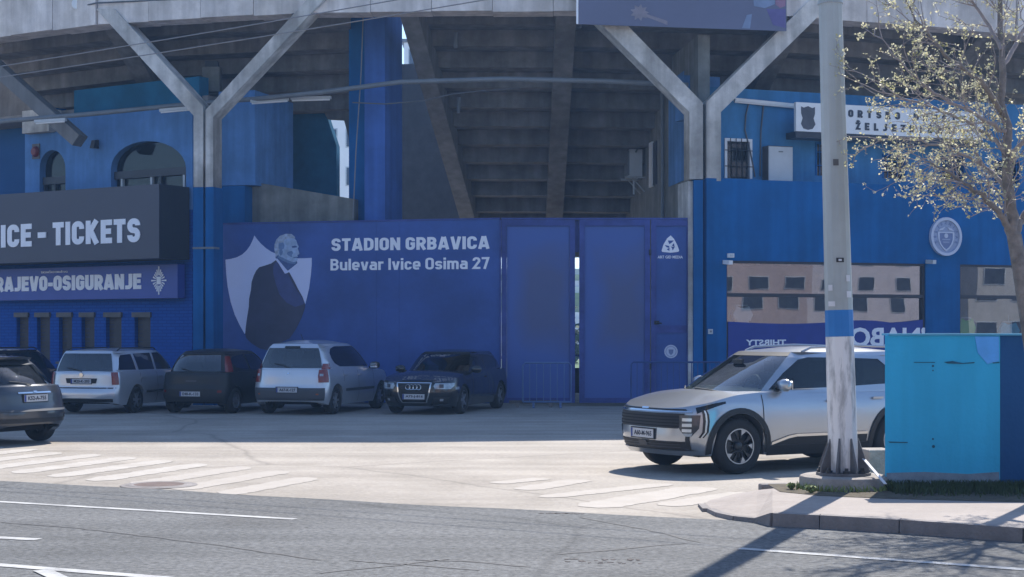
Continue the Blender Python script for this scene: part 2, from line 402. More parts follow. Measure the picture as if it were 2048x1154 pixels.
# ------------------------------------------------------------------ condensed bold lettering drawn stroke by stroke
def _arc(cx, cy, rx, ry, a0, a1, n=5): return [(cx + rx * math.cos(R(a0 + (a1 - a0) * k / n)), cy + ry * math.sin(R(a0 + (a1 - a0) * k / n))) for k in range(n + 1)]
def glyph(ch, wt):
    """centre lines of one character: (list of (points, closed)), advance width; cap height 1"""
    h = wt / 2; W = .60; L, Q, B, T = h, W - h, h, 1 - h; r = .17; o = []
    rr = lambda x0, y0, x1, y1, r: _arc(x1 - r, y1 - r, r, r, 90, 0) + _arc(x1 - r, y0 + r, r, r, 0, -90) + _arc(x0 + r, y0 + r, r, r, 270, 180) + _arc(x0 + r, y1 - r, r, r, 180, 90)
    X = .73; XT = X - h; w = .54; q = w - h          # lower case
    def ln(*p): o.append((list(p), False))
    def cl(p): o.append((p, True))
    if ch == 'A': W = .70; ln((h * .9, 0), (W / 2 - .035, 1)); ln((W - h * .9, 0), (W / 2 + .035, 1)); ln((W * .2, .25), (W * .8, .25))
    elif ch == 'B':
        ln((L, 0), (L, 1)); ln((L, T), *_arc(Q - r - .02, T - .19, r, .19, 90, -90, 8), (L, T - .38)); ln((L, .51), *_arc(Q - r, (.51 + B) / 2, r, (.51 - B) / 2, 90, -90, 8), (L, B))
    elif ch == 'C': ln((Q, .66), *_arc(Q - r, T - r, r, r, 0, 90), *_arc(L + r, T - r, r, r, 90, 180), *_arc(L + r, B + r, r, r, 180, 270), *_arc(Q - r, B + r, r, r, 270, 360), (Q, .34))
    elif ch == 'D': W = .62; Q = W - h; r = .22; cl([(L, B), (L, T)] + _arc(Q - r, T - r, r, r, 90, 0) + _arc(Q - r, B + r, r, r, 0, -90))
    elif ch == 'E': W = .54; ln((L, 0), (L, 1)); ln((L, T), (W, T)); ln((L, B), (W, B)); ln((L, .51), (W * .92, .51))
    elif ch == 'F': W = .52; ln((L, 0), (L, 1)); ln((L, T), (W, T)); ln((L, .49), (W * .92, .49))
    elif ch == 'G': ln((Q, .68), *_arc(Q - r, T - r, r, r, 0, 90), *_arc(L + r, T - r, r, r, 90, 180), *_arc(L + r, B + r, r, r, 180, 270), *_arc(Q - r, B + r, r, r, 270, 360), (Q, .49), (W * .52, .49))
    elif ch in 'Il': W = wt; ln((h, 0), (h, 1))
    elif ch == 'J': W = .50; Q = W - h; r = .15; ln((Q, 1), (Q, B + r), *_arc(Q - r, B + r, r, r, 0, -90), (h * .2, B))
    elif ch == 'K': W = .64; ln((L, 0), (L, 1)); ln((W - h, 1), (L + .02, .42)); ln((L + .14, .54), (W - h * .9, 0))
    elif ch == 'N': W = .64; Q = W - h; ln((L, 0), (L, 1)); ln((Q, 0), (Q, 1)); ln((L, .96), (Q, .04))
    elif ch == 'O': cl(rr(L, B, Q, T, r))
    elif ch == 'R': ln((L, 0), (L, 1)); ln((L, T), *_arc(Q - r, T - .22, r, .22, 90, -90, 8), (L, T - .44)); ln((W * .50, .46), (W - h * .7, 0))
    elif ch == 'S':
        r = .165; ym = .5; a_ = (T - ym) / 2
        ln((Q, .70), *_arc(Q - r, T - r, r, r, 0, 90), *_arc(L + r, T - a_, r, a_, 90, 270, 8), *_arc(Q - r, B + a_, r, a_, 90, -90, 8), *_arc(L + r, B + r, r, r, 270, 180), (L, .30))
    elif ch == 'T': W = .56; ln((0, T), (W, T)); ln((W / 2, 0), (W / 2, 1))
    elif ch == 'U': ln((L, 1), (L, B + r), *_arc(L + r, B + r, r, r, 180, 270), *_arc(Q - r, B + r, r, r, 270, 360), (Q, 1))
    elif ch == 'V': W = .66; ln((h * .9, 1), (W / 2 - .035, 0)); ln((W - h * .9, 1), (W / 2 + .035, 0))
    elif ch == 'X': W = .64; ln((h, 0), (W - h, 1)); ln((h, 1), (W - h, 0))
    elif ch == '-': W = .34; ln((0, .42), (W, .42))
    elif ch == '2': W = .54; Q = W - h; r = .16; ln((L, .70), *_arc(L + r, T - r, r, r, 180, 90), *_arc(Q - r, T - r - .03, r, r + .03, 90, -30), (L, B), (W, B))
    elif ch == '7': W = .54; ln((0, T), (W - h * 1.1, T), (W * .36, 0))
    elif ch == 'u': W = w; r = .14; ln((L, X), (L, B + r), *_arc(L + r, B + r, r, r, 180, 270), *_arc(q - r, B + r, r, r, 270, 360)); ln((q, 0), (q, X))
    elif ch == 'e': W = w; r = .14; ln((L, X * .47), (q, X * .47), (q, XT - r), *_arc(q - r, XT - r, r, r, 0, 90), *_arc(L + r, XT - r, r, r, 90, 180), *_arc(L + r, B + r, r, r, 180, 270), (q * .98, B + .01))
    elif ch == 'v': W = .54; ln((h * .9, X), (W / 2 - .03, 0)); ln((W - h * .9, X), (W / 2 + .03, 0))
    elif ch == 'a': W = w; r = .13; ln((h * 1.1, XT), (q - r, XT), *_arc(q - r, XT - r, r, r, 90, 0), (q, 0)); ln((q, X * .56), (L + r * .8, X * .56), *_arc(L + r * .8, X * .56 - .12, r * .8, .12, 90, 180), *_arc(L + r * .8, B + .12, r * .8, .12, 180, 270), (q, B))
    elif ch == 'r': W = .38; r = .14; ln((L, 0), (L, X)); ln((L, XT - r), *_arc(L + r, XT - r, r, r, 180, 90), (W, XT))
    elif ch == 'i': W = wt; ln((h, 0), (h, X)); ln((h, .82), (h, 1.0))
    elif ch == 'c': W = .50; q = W - h; r = .14; ln((q, XT - r - .02), *_arc(q - r, XT - r, r, r, 0, 90), *_arc(L + r, XT - r, r, r, 90, 180), *_arc(L + r, B + r, r, r, 180, 270), *_arc(q - r, B + r, r, r, 270, 360), (q, B + r + .02))
    elif ch == 's': W = .50; q = W - h; r = .12; ln((q, XT - r), *_arc(q - r, XT - r * .9, r, r * .9, 0, 90), *_arc(L + r, XT - .137, r, .137, 90, 270, 8), *_arc(q - r, B + .137, r, .137, 90, -90, 8), *_arc(L + r, B + r * .9, r, r * .9, 270, 180))
    elif ch == 'm': W = .80; q = W - h; r = .12; ln((L, 0), (L, X)); ln((L, XT - r), *_arc(L + r, XT - r, r, r, 180, 90), *_arc(W / 2 - r, XT - r, r, r, 90, 0), (W / 2, 0)); ln((W / 2, XT - r), *_arc(W / 2 + r, XT - r, r, r, 180, 90), *_arc(q - r, XT - r, r, r, 90, 0), (q, 0))
    elif ch == 'L': W = .52; ln((L, 0), (L, 1)); ln((L, B), (W, B))
    elif ch == 'P': ln((L, 0), (L, 1)); ln((L, T), *_arc(Q - r, T - .22, r, .22, 90, -90, 8), (L, T - .44))
    elif ch == 'Z': W = .58; ln((0, T), (W - h * 1.2, T), (h * 1.2, B), (W, B))
    elif ch in '\u017d\u010c\u0160':
        o, W = glyph({'\u017d': 'Z', '\u010c': 'C', '\u0160': 'S'}[ch], wt); o.append(([(W / 2 - .16, 1.24), (W / 2, 1.10), (W / 2 + .16, 1.24)], False))
    elif ch == ' ': W = .26
    return o, W
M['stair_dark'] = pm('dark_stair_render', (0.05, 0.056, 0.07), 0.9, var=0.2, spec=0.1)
def stroke_on(name, body, mtx, x0, y0, wd, ht, mat, parent, wt=.19, thick=.005, gap=.085):
    items = []; x = 0.0; k = 0
    for ch in body:
        st, W = glyph(ch, wt)
        for pts, closed in st: items.append(([(px + x, py) for px, py in pts], closed, k)); k += 1
        x += W + (gap if ch != ' ' else 0)
    tot = x - gap; sx, sy = wd / tot, ht
    mb = MB()
    for pts, closed, k in items:
        p = [Vector(a) for i, a in enumerate(pts) if i == 0 or (Vector(a) - Vector(pts[i - 1])).length > 1e-5]
        if closed and (p[0] - p[-1]).length < 1e-5: p.pop()
        n = len(p); z = thick + (k % 7) * .00045; ring = []
        for i in range(n):
            a = p[i - 1] if (i > 0 or closed) else None; b_ = p[(i + 1) % n] if (i < n - 1 or closed) else None
            d1 = (p[i] - a).normalized() if a is not None else None; d2 = (b_ - p[i]).normalized() if b_ is not None else None
            if d1 is None: d1 = d2
            if d2 is None: d2 = d1
            n1, n2 = Vector((-d1.y, d1.x)), Vector((-d2.y, d2.x)); m = n1 + n2
            m = m.normalized() if m.length > 1e-4 else n1
            l = wt / 2 / max(.42, m.dot(n1)); ring.append((p[i] + m * l, p[i] - m * l))
        rows = []
        for a, b_ in ring:
            q = [mtx @ Vector((x0 + v.x * sx, y0 + v.y * sy, zz_)) for v, zz_ in ((a, z), (b_, z), (b_, 0.0), (a, 0.0), (a, z))]; rows.append(q)
        if closed: rows.append(rows[0])
        mb.grid(rows)
        if not closed:
            for rw in (rows[0], rows[-1]): mb.add(rw[:4], [(0, 1, 2, 3)])
    return mb.build(name, mat, parent)

def lerp_list(L, x):
    if x <= L[0][0]: return L[0][1]
    for (a, b), (c, d) in zip(L, L[1:]):
        if x <= c: return b + (d - b) * (x - a) / (c - a)
    return L[-1][1]
# ================================================================== ground
def ground_mat(name, c1, c2, speck, bump, wear=None, scale=0.5):
    m, t, b = _base(name); N, L = t.nodes, t.links
    tc = N.new('ShaderNodeTexCoord')
    n1 = N.new('ShaderNodeTexNoise'); n1.inputs['Scale'].default_value = scale; n1.inputs['Detail'].default_value = 7; n1.inputs['Roughness'].default_value = 0.6
    L.new(tc.outputs['Object'], n1.inputs['Vector'])
    r1 = N.new('ShaderNodeValToRGB'); r1.color_ramp.elements[0].position = 0.32; r1.color_ramp.elements[1].position = 0.68
    r1.color_ramp.elements[0].color = rgba(c1); r1.color_ramp.elements[1].color = rgba(c2)
    L.new(n1.outputs['Fac'], r1.inputs['Fac'])
    n2 = N.new('ShaderNodeTexNoise'); n2.inputs['Scale'].default_value = 16.0; n2.inputs['Detail'].default_value = 4; n2.inputs['Roughness'].default_value = 0.8
    L.new(tc.outputs['Object'], n2.inputs['Vector'])
    r2 = N.new('ShaderNodeValToRGB'); r2.color_ramp.elements[0].position = 0.3; r2.color_ramp.elements[1].position = 0.72
    r2.color_ramp.elements[0].color = (1 - speck,) * 3 + (1,); r2.color_ramp.elements[1].color = (1 + speck,) * 3 + (1,)
    L.new(n2.outputs['Fac'], r2.inputs['Fac'])
    mx = N.new('ShaderNodeMixRGB'); mx.blend_type = 'MULTIPLY'; mx.inputs[0].default_value = 1
    L.new(r1.outputs['Color'], mx.inputs[1]); L.new(r2.outputs['Color'], mx.inputs[2]); out = mx.outputs[0]
    # long soft tyre-worn bands running along the road direction
    mp = N.new('ShaderNodeMapping'); mp.inputs['Rotation'].default_value = (0, 0, R(26)); mp.inputs['Scale'].default_value = (0.05, 1.1, 1)
    L.new(tc.outputs['Object'], mp.inputs['Vector'])
    n3 = N.new('ShaderNodeTexNoise'); n3.inputs['Scale'].default_value = 1.4; n3.inputs['Detail'].default_value = 6
    L.new(mp.outputs['Vector'], n3.inputs['Vector'])
    r3 = N.new('ShaderNodeValToRGB'); r3.color_ramp.elements[0].position = 0.36; r3.color_ramp.elements[1].position = 0.62
    k = 1 - (wear or 0.12); r3.color_ramp.elements[0].color = (k, k, k, 1); r3.color_ramp.elements[1].color = (1.05, 1.05, 1.05, 1)
    L.new(n3.outputs['Fac'], r3.inputs['Fac'])
    m2 = N.new('ShaderNodeMixRGB'); m2.blend_type = 'MULTIPLY'; m2.inputs[0].default_value = 1
    L.new(out, m2.inputs[1]); L.new(r3.outputs['Color'], m2.inputs[2]); out = m2.outputs[0]
    n5 = N.new('ShaderNodeTexNoise'); n5.inputs['Scale'].default_value = 0.22; n5.inputs['Detail'].default_value = 11; n5.inputs['Roughness'].default_value = 0.72
    L.new(tc.outputs['Object'], n5.inputs['Vector'])
    r5 = N.new('ShaderNodeValToRGB'); r5.color_ramp.elements[0].position = 0.36; r5.color_ramp.elements[1].position = 0.52
    r5.color_ramp.elements[0].color = (0.80, 0.79, 0.78, 1); r5.color_ramp.elements[1].color = (1.03, 1.03, 1.03, 1); L.new(n5.outputs['Fac'], r5.inputs['Fac'])
    m5 = N.new('ShaderNodeMixRGB'); m5.blend_type = 'MULTIPLY'; m5.inputs[0].default_value = 1
    L.new(out, m5.inputs[1]); L.new(r5.outputs['Color'], m5.inputs[2]); out = m5.outputs[0]
    # fine dark cracks
    vo = N.new('ShaderNodeTexVoronoi'); vo.feature = 'DISTANCE_TO_EDGE'; vo.inputs['Scale'].default_value = 0.16
    nz = N.new('ShaderNodeTexNoise'); nz.inputs['Scale'].default_value = 0.6; nz.inputs['Detail'].default_value = 6
    L.new(tc.outputs['Object'], nz.inputs['Vector'])
    av = N.new('ShaderNodeMixRGB'); av.inputs[0].default_value = 0.28
    L.new(tc.outputs['Object'], av.inputs[1]); L.new(nz.outputs['Color'], av.inputs[2]); L.new(av.outputs[0], vo.inputs['Vector'])
    rc = N.new('ShaderNodeValToRGB'); rc.color_ramp.elements[0].position = 0.0; rc.color_ramp.elements[1].position = 0.006
    rc.color_ramp.elements[0].color = (0.74, 0.74, 0.74, 1); rc.color_ramp.elements[1].color = (1, 1, 1, 1)
    L.new(vo.outputs['Distance'], rc.inputs['Fac'])
    m3 = N.new('ShaderNodeMixRGB'); m3.blend_type = 'MULTIPLY'; m3.inputs[0].default_value = 1
    L.new(out, m3.inputs[1]); L.new(rc.outputs['Color'], m3.inputs[2]); out = m3.outputs[0]
    L.new(out, b.inputs['Base Color']); b.inputs['Roughness'].default_value = 0.9; b.inputs['Specular IOR Level'].default_value = 0.3
    bp = N.new('ShaderNodeBump'); bp.inputs['Strength'].default_value = bump; bp.inputs['Distance'].default_value = 0.012
    L.new(n2.outputs['Fac'], bp.inputs['Height']); L.new(bp.outputs['Normal'], b.inputs['Normal'])
    return m

def worn_mat(name, paint, under, p0, p1):
    m, t, b = _base(name); N, L = t.nodes, t.links
    tc = N.new('ShaderNodeTexCoord')
    n1 = N.new('ShaderNodeTexNoise'); n1.inputs['Scale'].default_value = 2.6; n1.inputs['Detail'].default_value = 9; n1.inputs['Roughness'].default_value = 0.72
    L.new(tc.outputs['Object'], n1.inputs['Vector'])
    r1 = N.new('ShaderNodeValToRGB'); r1.color_ramp.elements[0].position = p0; r1.color_ramp.elements[1].position = p1
    r1.color_ramp.elements[0].color = rgba(under); r1.color_ramp.elements[1].color = rgba(paint)
    L.new(n1.outputs['Fac'], r1.inputs['Fac']); L.new(r1.outputs['Color'], b.inputs['Base Color'])
    b.inputs['Roughness'].default_value = 0.85
    return m

APRON = (0.262, 0.243, 0.222)
M['apron'] = ground_mat('pale_worn_asphalt', (0.31, 0.278, 0.238), (0.385, 0.347, 0.302), 0.20, 0.5, 0.14, 0.6)
M['road'] = ground_mat('grey_asphalt', (0.112, 0.115, 0.116), (0.142, 0.144, 0.144), 0.62, 0.9, 0.20, 0.35)
M['pave'] = ground_mat('pale_pavement', (0.29, 0.255, 0.23), (0.36, 0.32, 0.29), 0.08, 0.3, 0.05, 0.8)
M['stripe'] = worn_mat('worn_crossing_paint', (0.44, 0.41, 0.37), (0.35, 0.315, 0.275), 0.34, 0.66)
M['stripe_faint'] = worn_mat('faded_crossing_paint', (0.405, 0.37, 0.33), (0.35, 0.315, 0.275), 0.40, 0.74)
M['line'] = worn_mat('road_line_paint', (0.44, 0.44, 0.43), (0.20, 0.20, 0.20), 0.34, 0.54)

g = MB().add([(-400, -300, 0), (400, -300, 0), (400, 900, 0), (-400, 900, 0)], [(0, 1, 2, 3)]).build('ground', M['apron'])
tag(g, 'pale worn asphalt forecourt in front of the stand', None, None, 'structure')

E0, E1 = G(0, 963), G(1400, 1040)
rd = (E1 - E0).normalized(); rn = Vector((-rd.y, rd.x, 0))      # rd: to the viewer's right and nearer
if rn.y < 0: rn = -rn
# ragged far edge of the road, ten-centimetre wobble
pts = []; S0, S1, NS = -160, 150, 520
for i in range(NS + 1):
    s_ = S0 + (S1 - S0) * i / NS
    wob = 0.05 * math.sin(s_ * 0.9) + 0.035 * math.sin(s_ * 2.7 + 1)
    pts.append(E0 + rd * s_ + rn * wob)
rows = [[p + Vector((0, 0, 0.005)) for p in pts], [p - rn * 11.2 + Vector((0, 0, 0.005)) for p in pts]]
road = MB().grid(rows).build('road', M['road']); tag(road, 'grey two-lane asphalt road crossing the foreground', None, None, 'structure')

def line_px(a, b, wd, z=0.010, mat='line', parent=road, name='road_marking', ext0=0, ext1=0):
    A, B = G(*a), G(*b); d = (B - A).normalized(); A = A - d * ext0; B = B + d * ext1
    n = Vector((-d.y, d.x, 0)) * wd / 2; k = max(2, int((B - A).length / 0.5)); r1, r2 = [], []
    for i in range(k + 1):
        p = A + (B - A) * i / k; e = random.uniform(-0.008, 0.008)
        r1.append(Vector((p.x, p.y, z)) + n * (1 + e)); r2.append(Vector((p.x, p.y, z)) - n * (1 + e))
    return MB().grid([r1, r2]).build(name, M[mat], parent)
line_px((0, 1005), (590, 1040), 0.11, ext0=30)
line_px((1480, 1099), (2048, 1141), 0.115, ext1=12)
line_px((0, 1077), (76, 1081), 0.13, ext0=3)
line_px((0, 1132), (290, 1155), 0.13, ext0=12, ext1=14)
line_px((84, 1143), (112, 1156), 0.14, z=0.013, ext1=0.3)
M['tar'] = pm('tar_seam', (0.082, 0.081, 0.081), .8, var=.3, scale=9)
def seam_px(pts, wd=.022):
    rws = []
    P_ = [G(*p) for p in pts]; fine = []
    for a_, b2_ in zip(P_, P_[1:]):
        n_ = max(2, int((b2_ - a_).length / .15)); fine += [a_.lerp(b2_, k / n_) for k in range(n_)]
    fine.append(P_[-1])
    for i, p in enumerate(fine):
        d_ = (fine[min(i + 1, len(fine) - 1)] - fine[max(0, i - 1)]).normalized(); n_ = Vector((-d_.y, d_.x, 0)); j = n_ * random.uniform(-.02, .02); w_ = wd * random.uniform(.4, 1.0)
        rws.append([Vector((p.x, p.y, .0085)) + j + n_ * w_, Vector((p.x, p.y, .0085)) + j - n_ * w_])
    MB().grid(rws).build('tar_seam', M['tar'], road)
for q in ([(830, 1121), (930, 1124), (1060, 1136)], [(640, 1148), (760, 1136), (900, 1120)], [(700, 1122), (960, 1142)], [(1110, 1111), (1240, 1100), (1370, 1088)], [(1160, 1036), (1290, 1060), (1400, 1086)], [(0, 1046), (160, 1058), (420, 1090), (640, 1122)]): seam_px(q)

# old zebra stripes across the mouth of the forecourt
st0, step, vec = G(102, 954), Vector((0.645, -0.54, 0)), Vector((0.955, 2.57, 0))
for i in range(-5, 5):
    a = st0 + step * i; ln = [0.98, 1.0, 0.95, 1.0, 1.0, 1.0, 0.98, 1.0, 0.95, 0.8][i + 5]
    b_ = a + vec * ln; hw = Vector((0.17, -0.14, 0))
    q = [(a - hw), (a + hw), (b_ + hw), (b_ - hw)]
    rws = []
    for t in range(41):
        f = t / 40; e = random.uniform(-0.03, 0.03); e3 = random.uniform(-0.03, 0.03); tp = min(1, (t + .6) / 4, (40.6 - t) / 4) ** .5; m_ = (q[0].lerp(q[3], f) + q[1].lerp(q[2], f)) / 2
        rws.append([m_.lerp(q[0].lerp(q[3], f), tp) + Vector((e, 0, 0.004)), m_.lerp(q[1].lerp(q[2], f), tp) + Vector((e3, 0, 0.004))])
    MB().grid(rws).build('crossing_stripe', M['stripe' if i < 2 else 'stripe_faint'], g)
for (a, b_, hw_) in [((989, 967), (1090, 957), 0.16), ((1044, 980), (1165, 960), 0.2), ((1085, 995), (1337, 968), 0.17), ((1178, 1015), (1410, 975), 0.28), ((1330, 1012), (1500, 985), 0.2)]:
    A, B = G(*a), G(*b_); d = (B - A).normalized(); n = Vector((-d.y, d.x, 0)) * hw_
    rws = []
    for t in range(41):
        p = A.lerp(B, t / 40); p.z = 0.004; e, e3 = random.uniform(-0.12, 0.12), random.uniform(-.12, .12); tp = min(1, (t + .6) / 4, (40.6 - t) / 4) ** .5; rws.append([p + n * (1 + e) * tp, p - n * (1 + e3) * tp])
    MB().grid(rws).build('crossing_stripe', M['stripe_faint'], g)

# manhole cover and broken patch at the road edge
c = G(318, 971); prof = [(0.0, 0.012), (0.30, 0.012), (0.33, 0.016), (0.36, 0.016), (0.40, 0.006), (0.46, 0.004)]
mh = thing('manhole_cover', 'rusty round manhole cover at the edge of the road beside the old crossing stripes', 'manhole cover', (c.x, c.y, 0))
MB().lathe(prof[:2], (c.x, c.y, 0.004), n=28).build('lid', M['rust'], mh)
MB().lathe(prof[1:], (c.x, c.y, 0.004), n=28).build('ring', M['kerb'], mh)
# broken and patched spots in the asphalt: thin irregular pieces set into the road
M['patch'] = pm('broken_asphalt', (0.115, 0.10, 0.092), 0.95, var=0.35, scale=14, bump=0.8)
rp = random.Random(3)
def patch(px, py, hw, hd, n=11, z=0.0085):
    c = G(px, py); o = []
    for k in range(n):
        a = 2 * math.pi * k / n; f = rp.uniform(.55, 1.1); o.append(c + rd * (hw * f * math.cos(a)) + rn * (hd * f * math.sin(a)) + Vector((0, 0, z)))
    MB().add(o + [v - Vector((0, 0, .006)) for v in o], [tuple(range(n))] + [(k, (k + 1) % n, (k + 1) % n + n, k + n) for k in range(n)]).build('asphalt_patch', M['patch'], road)
for i in range(9): patch(1085 + i * 10 + rp.uniform(-4, 4), 1027.5 + i * .15, rp.uniform(.02, .05), rp.uniform(.02, .06))
for i in range(26): patch(1130 + rp.random() * 170, 1124 + rp.uniform(-5, 5), rp.uniform(.01, .035), rp.uniform(.01, .03))

# pavement island on the street corner
def Z(px, py, z): v = G(px, py, z); return (v.x, v.y, z)
front = [Z(1408, 1008, .02), Z(1418, 1018, .03), Z(1436, 1026, .035), Z(1470, 1033, .04), Z(1512, 1037, .045), Z(1545, 1027, .125), Z(1640, 1031, .125), Z(1800, 1040, .125), Z(2048, 1057, .125)]
d = Vector(front[-1]) - Vector(front[-2]); e = Vector(front[-1]) + d.normalized() * 14; front.append((e.x, e.y, .125))
back = [Z(1420, 1000, .02), Z(1440, 995, .03), Z(1465, 989, .05), Z(1490, 984, .07), Z(1515, 980, .09), Z(1545, 977, .125), Z(1640, 970, .125), Z(1800, 960, .125), Z(2048, 950, .125)]
e2 = Vector(back[-1]) + Vector((14, -5, 0)); back.append((e2.x, e2.y, .125))
pv = MB().grid([front, back]).build('pavement', M['pave']); tag(pv, 'pale pavement at the street corner', None, None, 'structure')
# kerb stones along the front of the pavement: one metre pieces
ks = thing('kerb', 'grey kerb along the pavement edge with joints every metre', 'kerb', front[5]); ks['kind'] = 'structure'; del ks['category']
def kerb_run(path, h_top, wd=0.13, step_=1.0):
    acc = [Vector(p) for p in path]; segs = []
    for a, b_ in zip(acc, acc[1:]):
        n_ = max(1, round((b_ - a).length / step_))
        for i in range(n_): segs.append((a.lerp(b_, i / n_), a.lerp(b_, (i + 1) / n_)))
    for a, b_ in segs:
        d_ = (b_ - a); l_ = d_.length; d_.normalize(); n_ = Vector((-d_.y, d_.x, 0)); n_ = n_ if n_.y > 0 else -n_
        a2, b2 = a + d_ * 0.006, b_ - d_ * 0.006
        za, zb = a.z + h_top, b_.z + h_top; o_ = -n_ * 0.035; i_ = n_ * (wd - 0.035)
        lo = -0.05
        p = [Vector((a2.x, a2.y, lo)) + o_, Vector((b2.x, b2.y, lo)) + o_, Vector((b2.x, b2.y, lo)) + i_, Vector((a2.x, a2.y, lo)) + i_]
        q = [Vector((a2.x, a2.y, za)) + o_ * .6, Vector((b2.x, b2.y, zb)) + o_ * .6, Vector((b2.x, b2.y, zb)) + i_, Vector((a2.x, a2.y, za)) + i_]
        MB().hexa(p + q).build('kerb_stone', M['kerb'], ks)
kerb_run(front[5:], 0.006); kerb_run(front[:6], 0.006, 0.1, 0.6)

# ================================================================== stadium stand
V = [Vector((-20.1, 48.0)), Vector((-15.8, 43.9)), Vector((-10.49, 40.7)), Vector((-4.95, 39.2)), Vector((2.51, 39.0)), Vector((7.45, 39.85)), Vector((13.2, 42.1)), Vector((18.2, 45.4)), Vector((22.3, 49.4))]
def vec(a, b): return (b - a)
stand = thing('stadium_stand', 'concrete football stand on Y shaped supports with stepped terrace soffit', 'stadium', (0, 45, 0))
RB0, RB1 = 9.62, 15.2         # ring beam and parapet heights
F0 = Plane(V[1], vec(V[1], V[2])); F1 = Plane(V[2], vec(V[2], V[3])); F2 = Plane(V[3], vec(V[3], V[4])); F3 = Plane(V[4], vec(V[4], V[5])); F4 = Plane(V[5], vec(V[5], V[6]))
for i in range(len(V) - 1):
    pl = Plane(V[i], vec(V[i], V[i + 1])); ln = vec(V[i], V[i + 1]).length
    nb_ = max(2, round(ln / 1.5))
    for k in range(nb_):
        mb = MB(); jz = 0.012 * ((k * 7 + i * 3) % 3); pl.slab(mb, 0.02 + (ln - .04) * k / nb_ + .006, 0.02 + (ln - .04) * (k + 1) / nb_ - .006, RB0 + jz, 11.1, -0.55, 0.12 + jz * .5); mb.build('ring_beam', M['beam_conc'], stand)
    mb = MB(); pl.slab(mb, 0.03, ln - 0.03, 11.1, RB1, -0.30, 0.0); mb.build('parapet', M['beam_conc'], stand)
# stepped terraces: outer edge line -> inner edge line, one precast step per row
NST, ZT, RIS = 16, 10.95, 0.42
def terrace(o0, o1, i0, i1, n=NST, upto=None):
    for k in range(upto or n):
        a, b_ = k / n, (k + 1) / n
        q = [o0.lerp(i0, a), o1.lerp(i1, a), o1.lerp(i1, b_), o0.lerp(i0, b_)]
        z0 = ZT - RIS * (k + 1)
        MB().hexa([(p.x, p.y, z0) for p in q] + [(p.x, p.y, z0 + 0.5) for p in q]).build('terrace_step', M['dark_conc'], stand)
Vv = lambda x, y: Vector((x, y))
terrace(Vv(-15.7, 44.3), Vv(-10.42, 41.2), Vv(-10.6, 55.5), Vv(-8.3, 53.2))
terrace(Vv(-10.42, 41.2), Vv(-4.0, 39.5), Vv(-8.3, 53.2), Vv(-5.2, 52.6), NST, 7)
mb = MB(); mb.box((-3.0, 43.3, 11.1), (3.4, 7.4, 0.2)); mb.build('sun_stop_slab', M['dark_conc'], stand)  # unseen slab added to stop sun leaking through the gap
terrace(Vv(-2.75, 39.3), Vv(1.35, 39.3), Vv(-1.0, 52.2), Vv(1.28, 52.2))
terrace(Vv(1.35, 39.3), Vv(7.4, 40.2), Vv(1.28, 52.2), Vv(5.0, 52.6))
terrace(Vv(7.4, 40.2), Vv(13.0, 42.4), Vv(5.0, 52.6), Vv(8.6, 53.6))
terrace(Vv(13.0, 42.4), Vv(18.0, 45.8), Vv(8.6, 53.6), Vv(12.0, 55.8))
def raker(o, i, wd, dp, zo=ZT - 0.3, zi=4.35, mat='dark_conc', t1=1.0):
    e = o.lerp(i, t1); ze = zo + (zi - zo) * t1
    a, b_ = Vector((o.x, o.y, zo)), Vector((e.x, e.y, ze)); d_ = Vector((b_.x - a.x, b_.y - a.y, 0)).normalized(); n_ = Vector((-d_.y, d_.x, 0)) * wd / 2
    dn = Vector((0, 0, -dp))
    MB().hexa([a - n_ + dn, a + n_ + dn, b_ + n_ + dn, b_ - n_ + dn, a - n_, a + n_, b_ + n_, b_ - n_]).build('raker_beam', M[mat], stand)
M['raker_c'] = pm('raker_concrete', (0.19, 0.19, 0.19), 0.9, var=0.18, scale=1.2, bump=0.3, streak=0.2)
raker(Vv(-2.62, 39.3), Vv(-0.92, 52.2), 0.46, 0.75, mat='raker_c')
raker(Vv(1.36, 39.4), Vv(1.28, 52.2), 0.5, 0.7)
raker(Vv(-10.42, 41.3), Vv(-8.3, 53.2), 0.5, 0.8)
raker(Vv(7.35, 40.4), Vv(5.0, 52.6), 0.45, 0.7)
raker(Vv(12.9, 42.6), Vv(8.6, 53.6), 0.45, 0.7)
# drain stubs on the soffit
for (px, py, Y) in [(120, 95, 46.5), (912, 80, 41.5), (1160, 40, 40.8), (918, 210, 43.6)]:
    a = P(px, py - 15, Y); b_ = P(px - 1, py + 16, Y); MB().tube([a, b_], 0.05, 8).build('drain_stub', M['pipe'], stand)

# Y shaped supports, each two half frames with a joint between
def y_half(plane, poly, depth=0.5, off=0.18):
    return pxplate('support_frame', plane, poly, [], off, depth, M['concrete'], stand)
y_half(F1, [(387, 374), (387, 231), (192, 18), (229, 18), (406, 212), (406, 374)])
y_half(F1, [(411, 374), (411, 220), (624, -12), (658, -12), (426, 234), (426, 374)])
y_half(F3, [(1379, 358), (1379, 224), (1140, -14), (1192, -14), (1406, 206), (1406, 358)])
y_half(F3, [(1413, 362), (1413, 204), (1634, -14), (1684, -14), (1442, 224), (1442, 362)])
# joint channel between the halves
mb = MB(); F1.slab(mb, F1.s_at(406.5, 0.05), F1.s_at(410.5, 0.05), 0, F1.sz(410, 216, 0.05)[1], -0.3, 0.0); mb.build('joint_filler', M['black'], stand)
mb = MB(); F3.slab(mb, F3.s_at(1406, 0.05), F3.s_at(1413, 0.05), 0, F3.sz(1410, 208, 0.05)[1], -0.7, 0.0); mb.build('joint_filler', M['black'], stand)
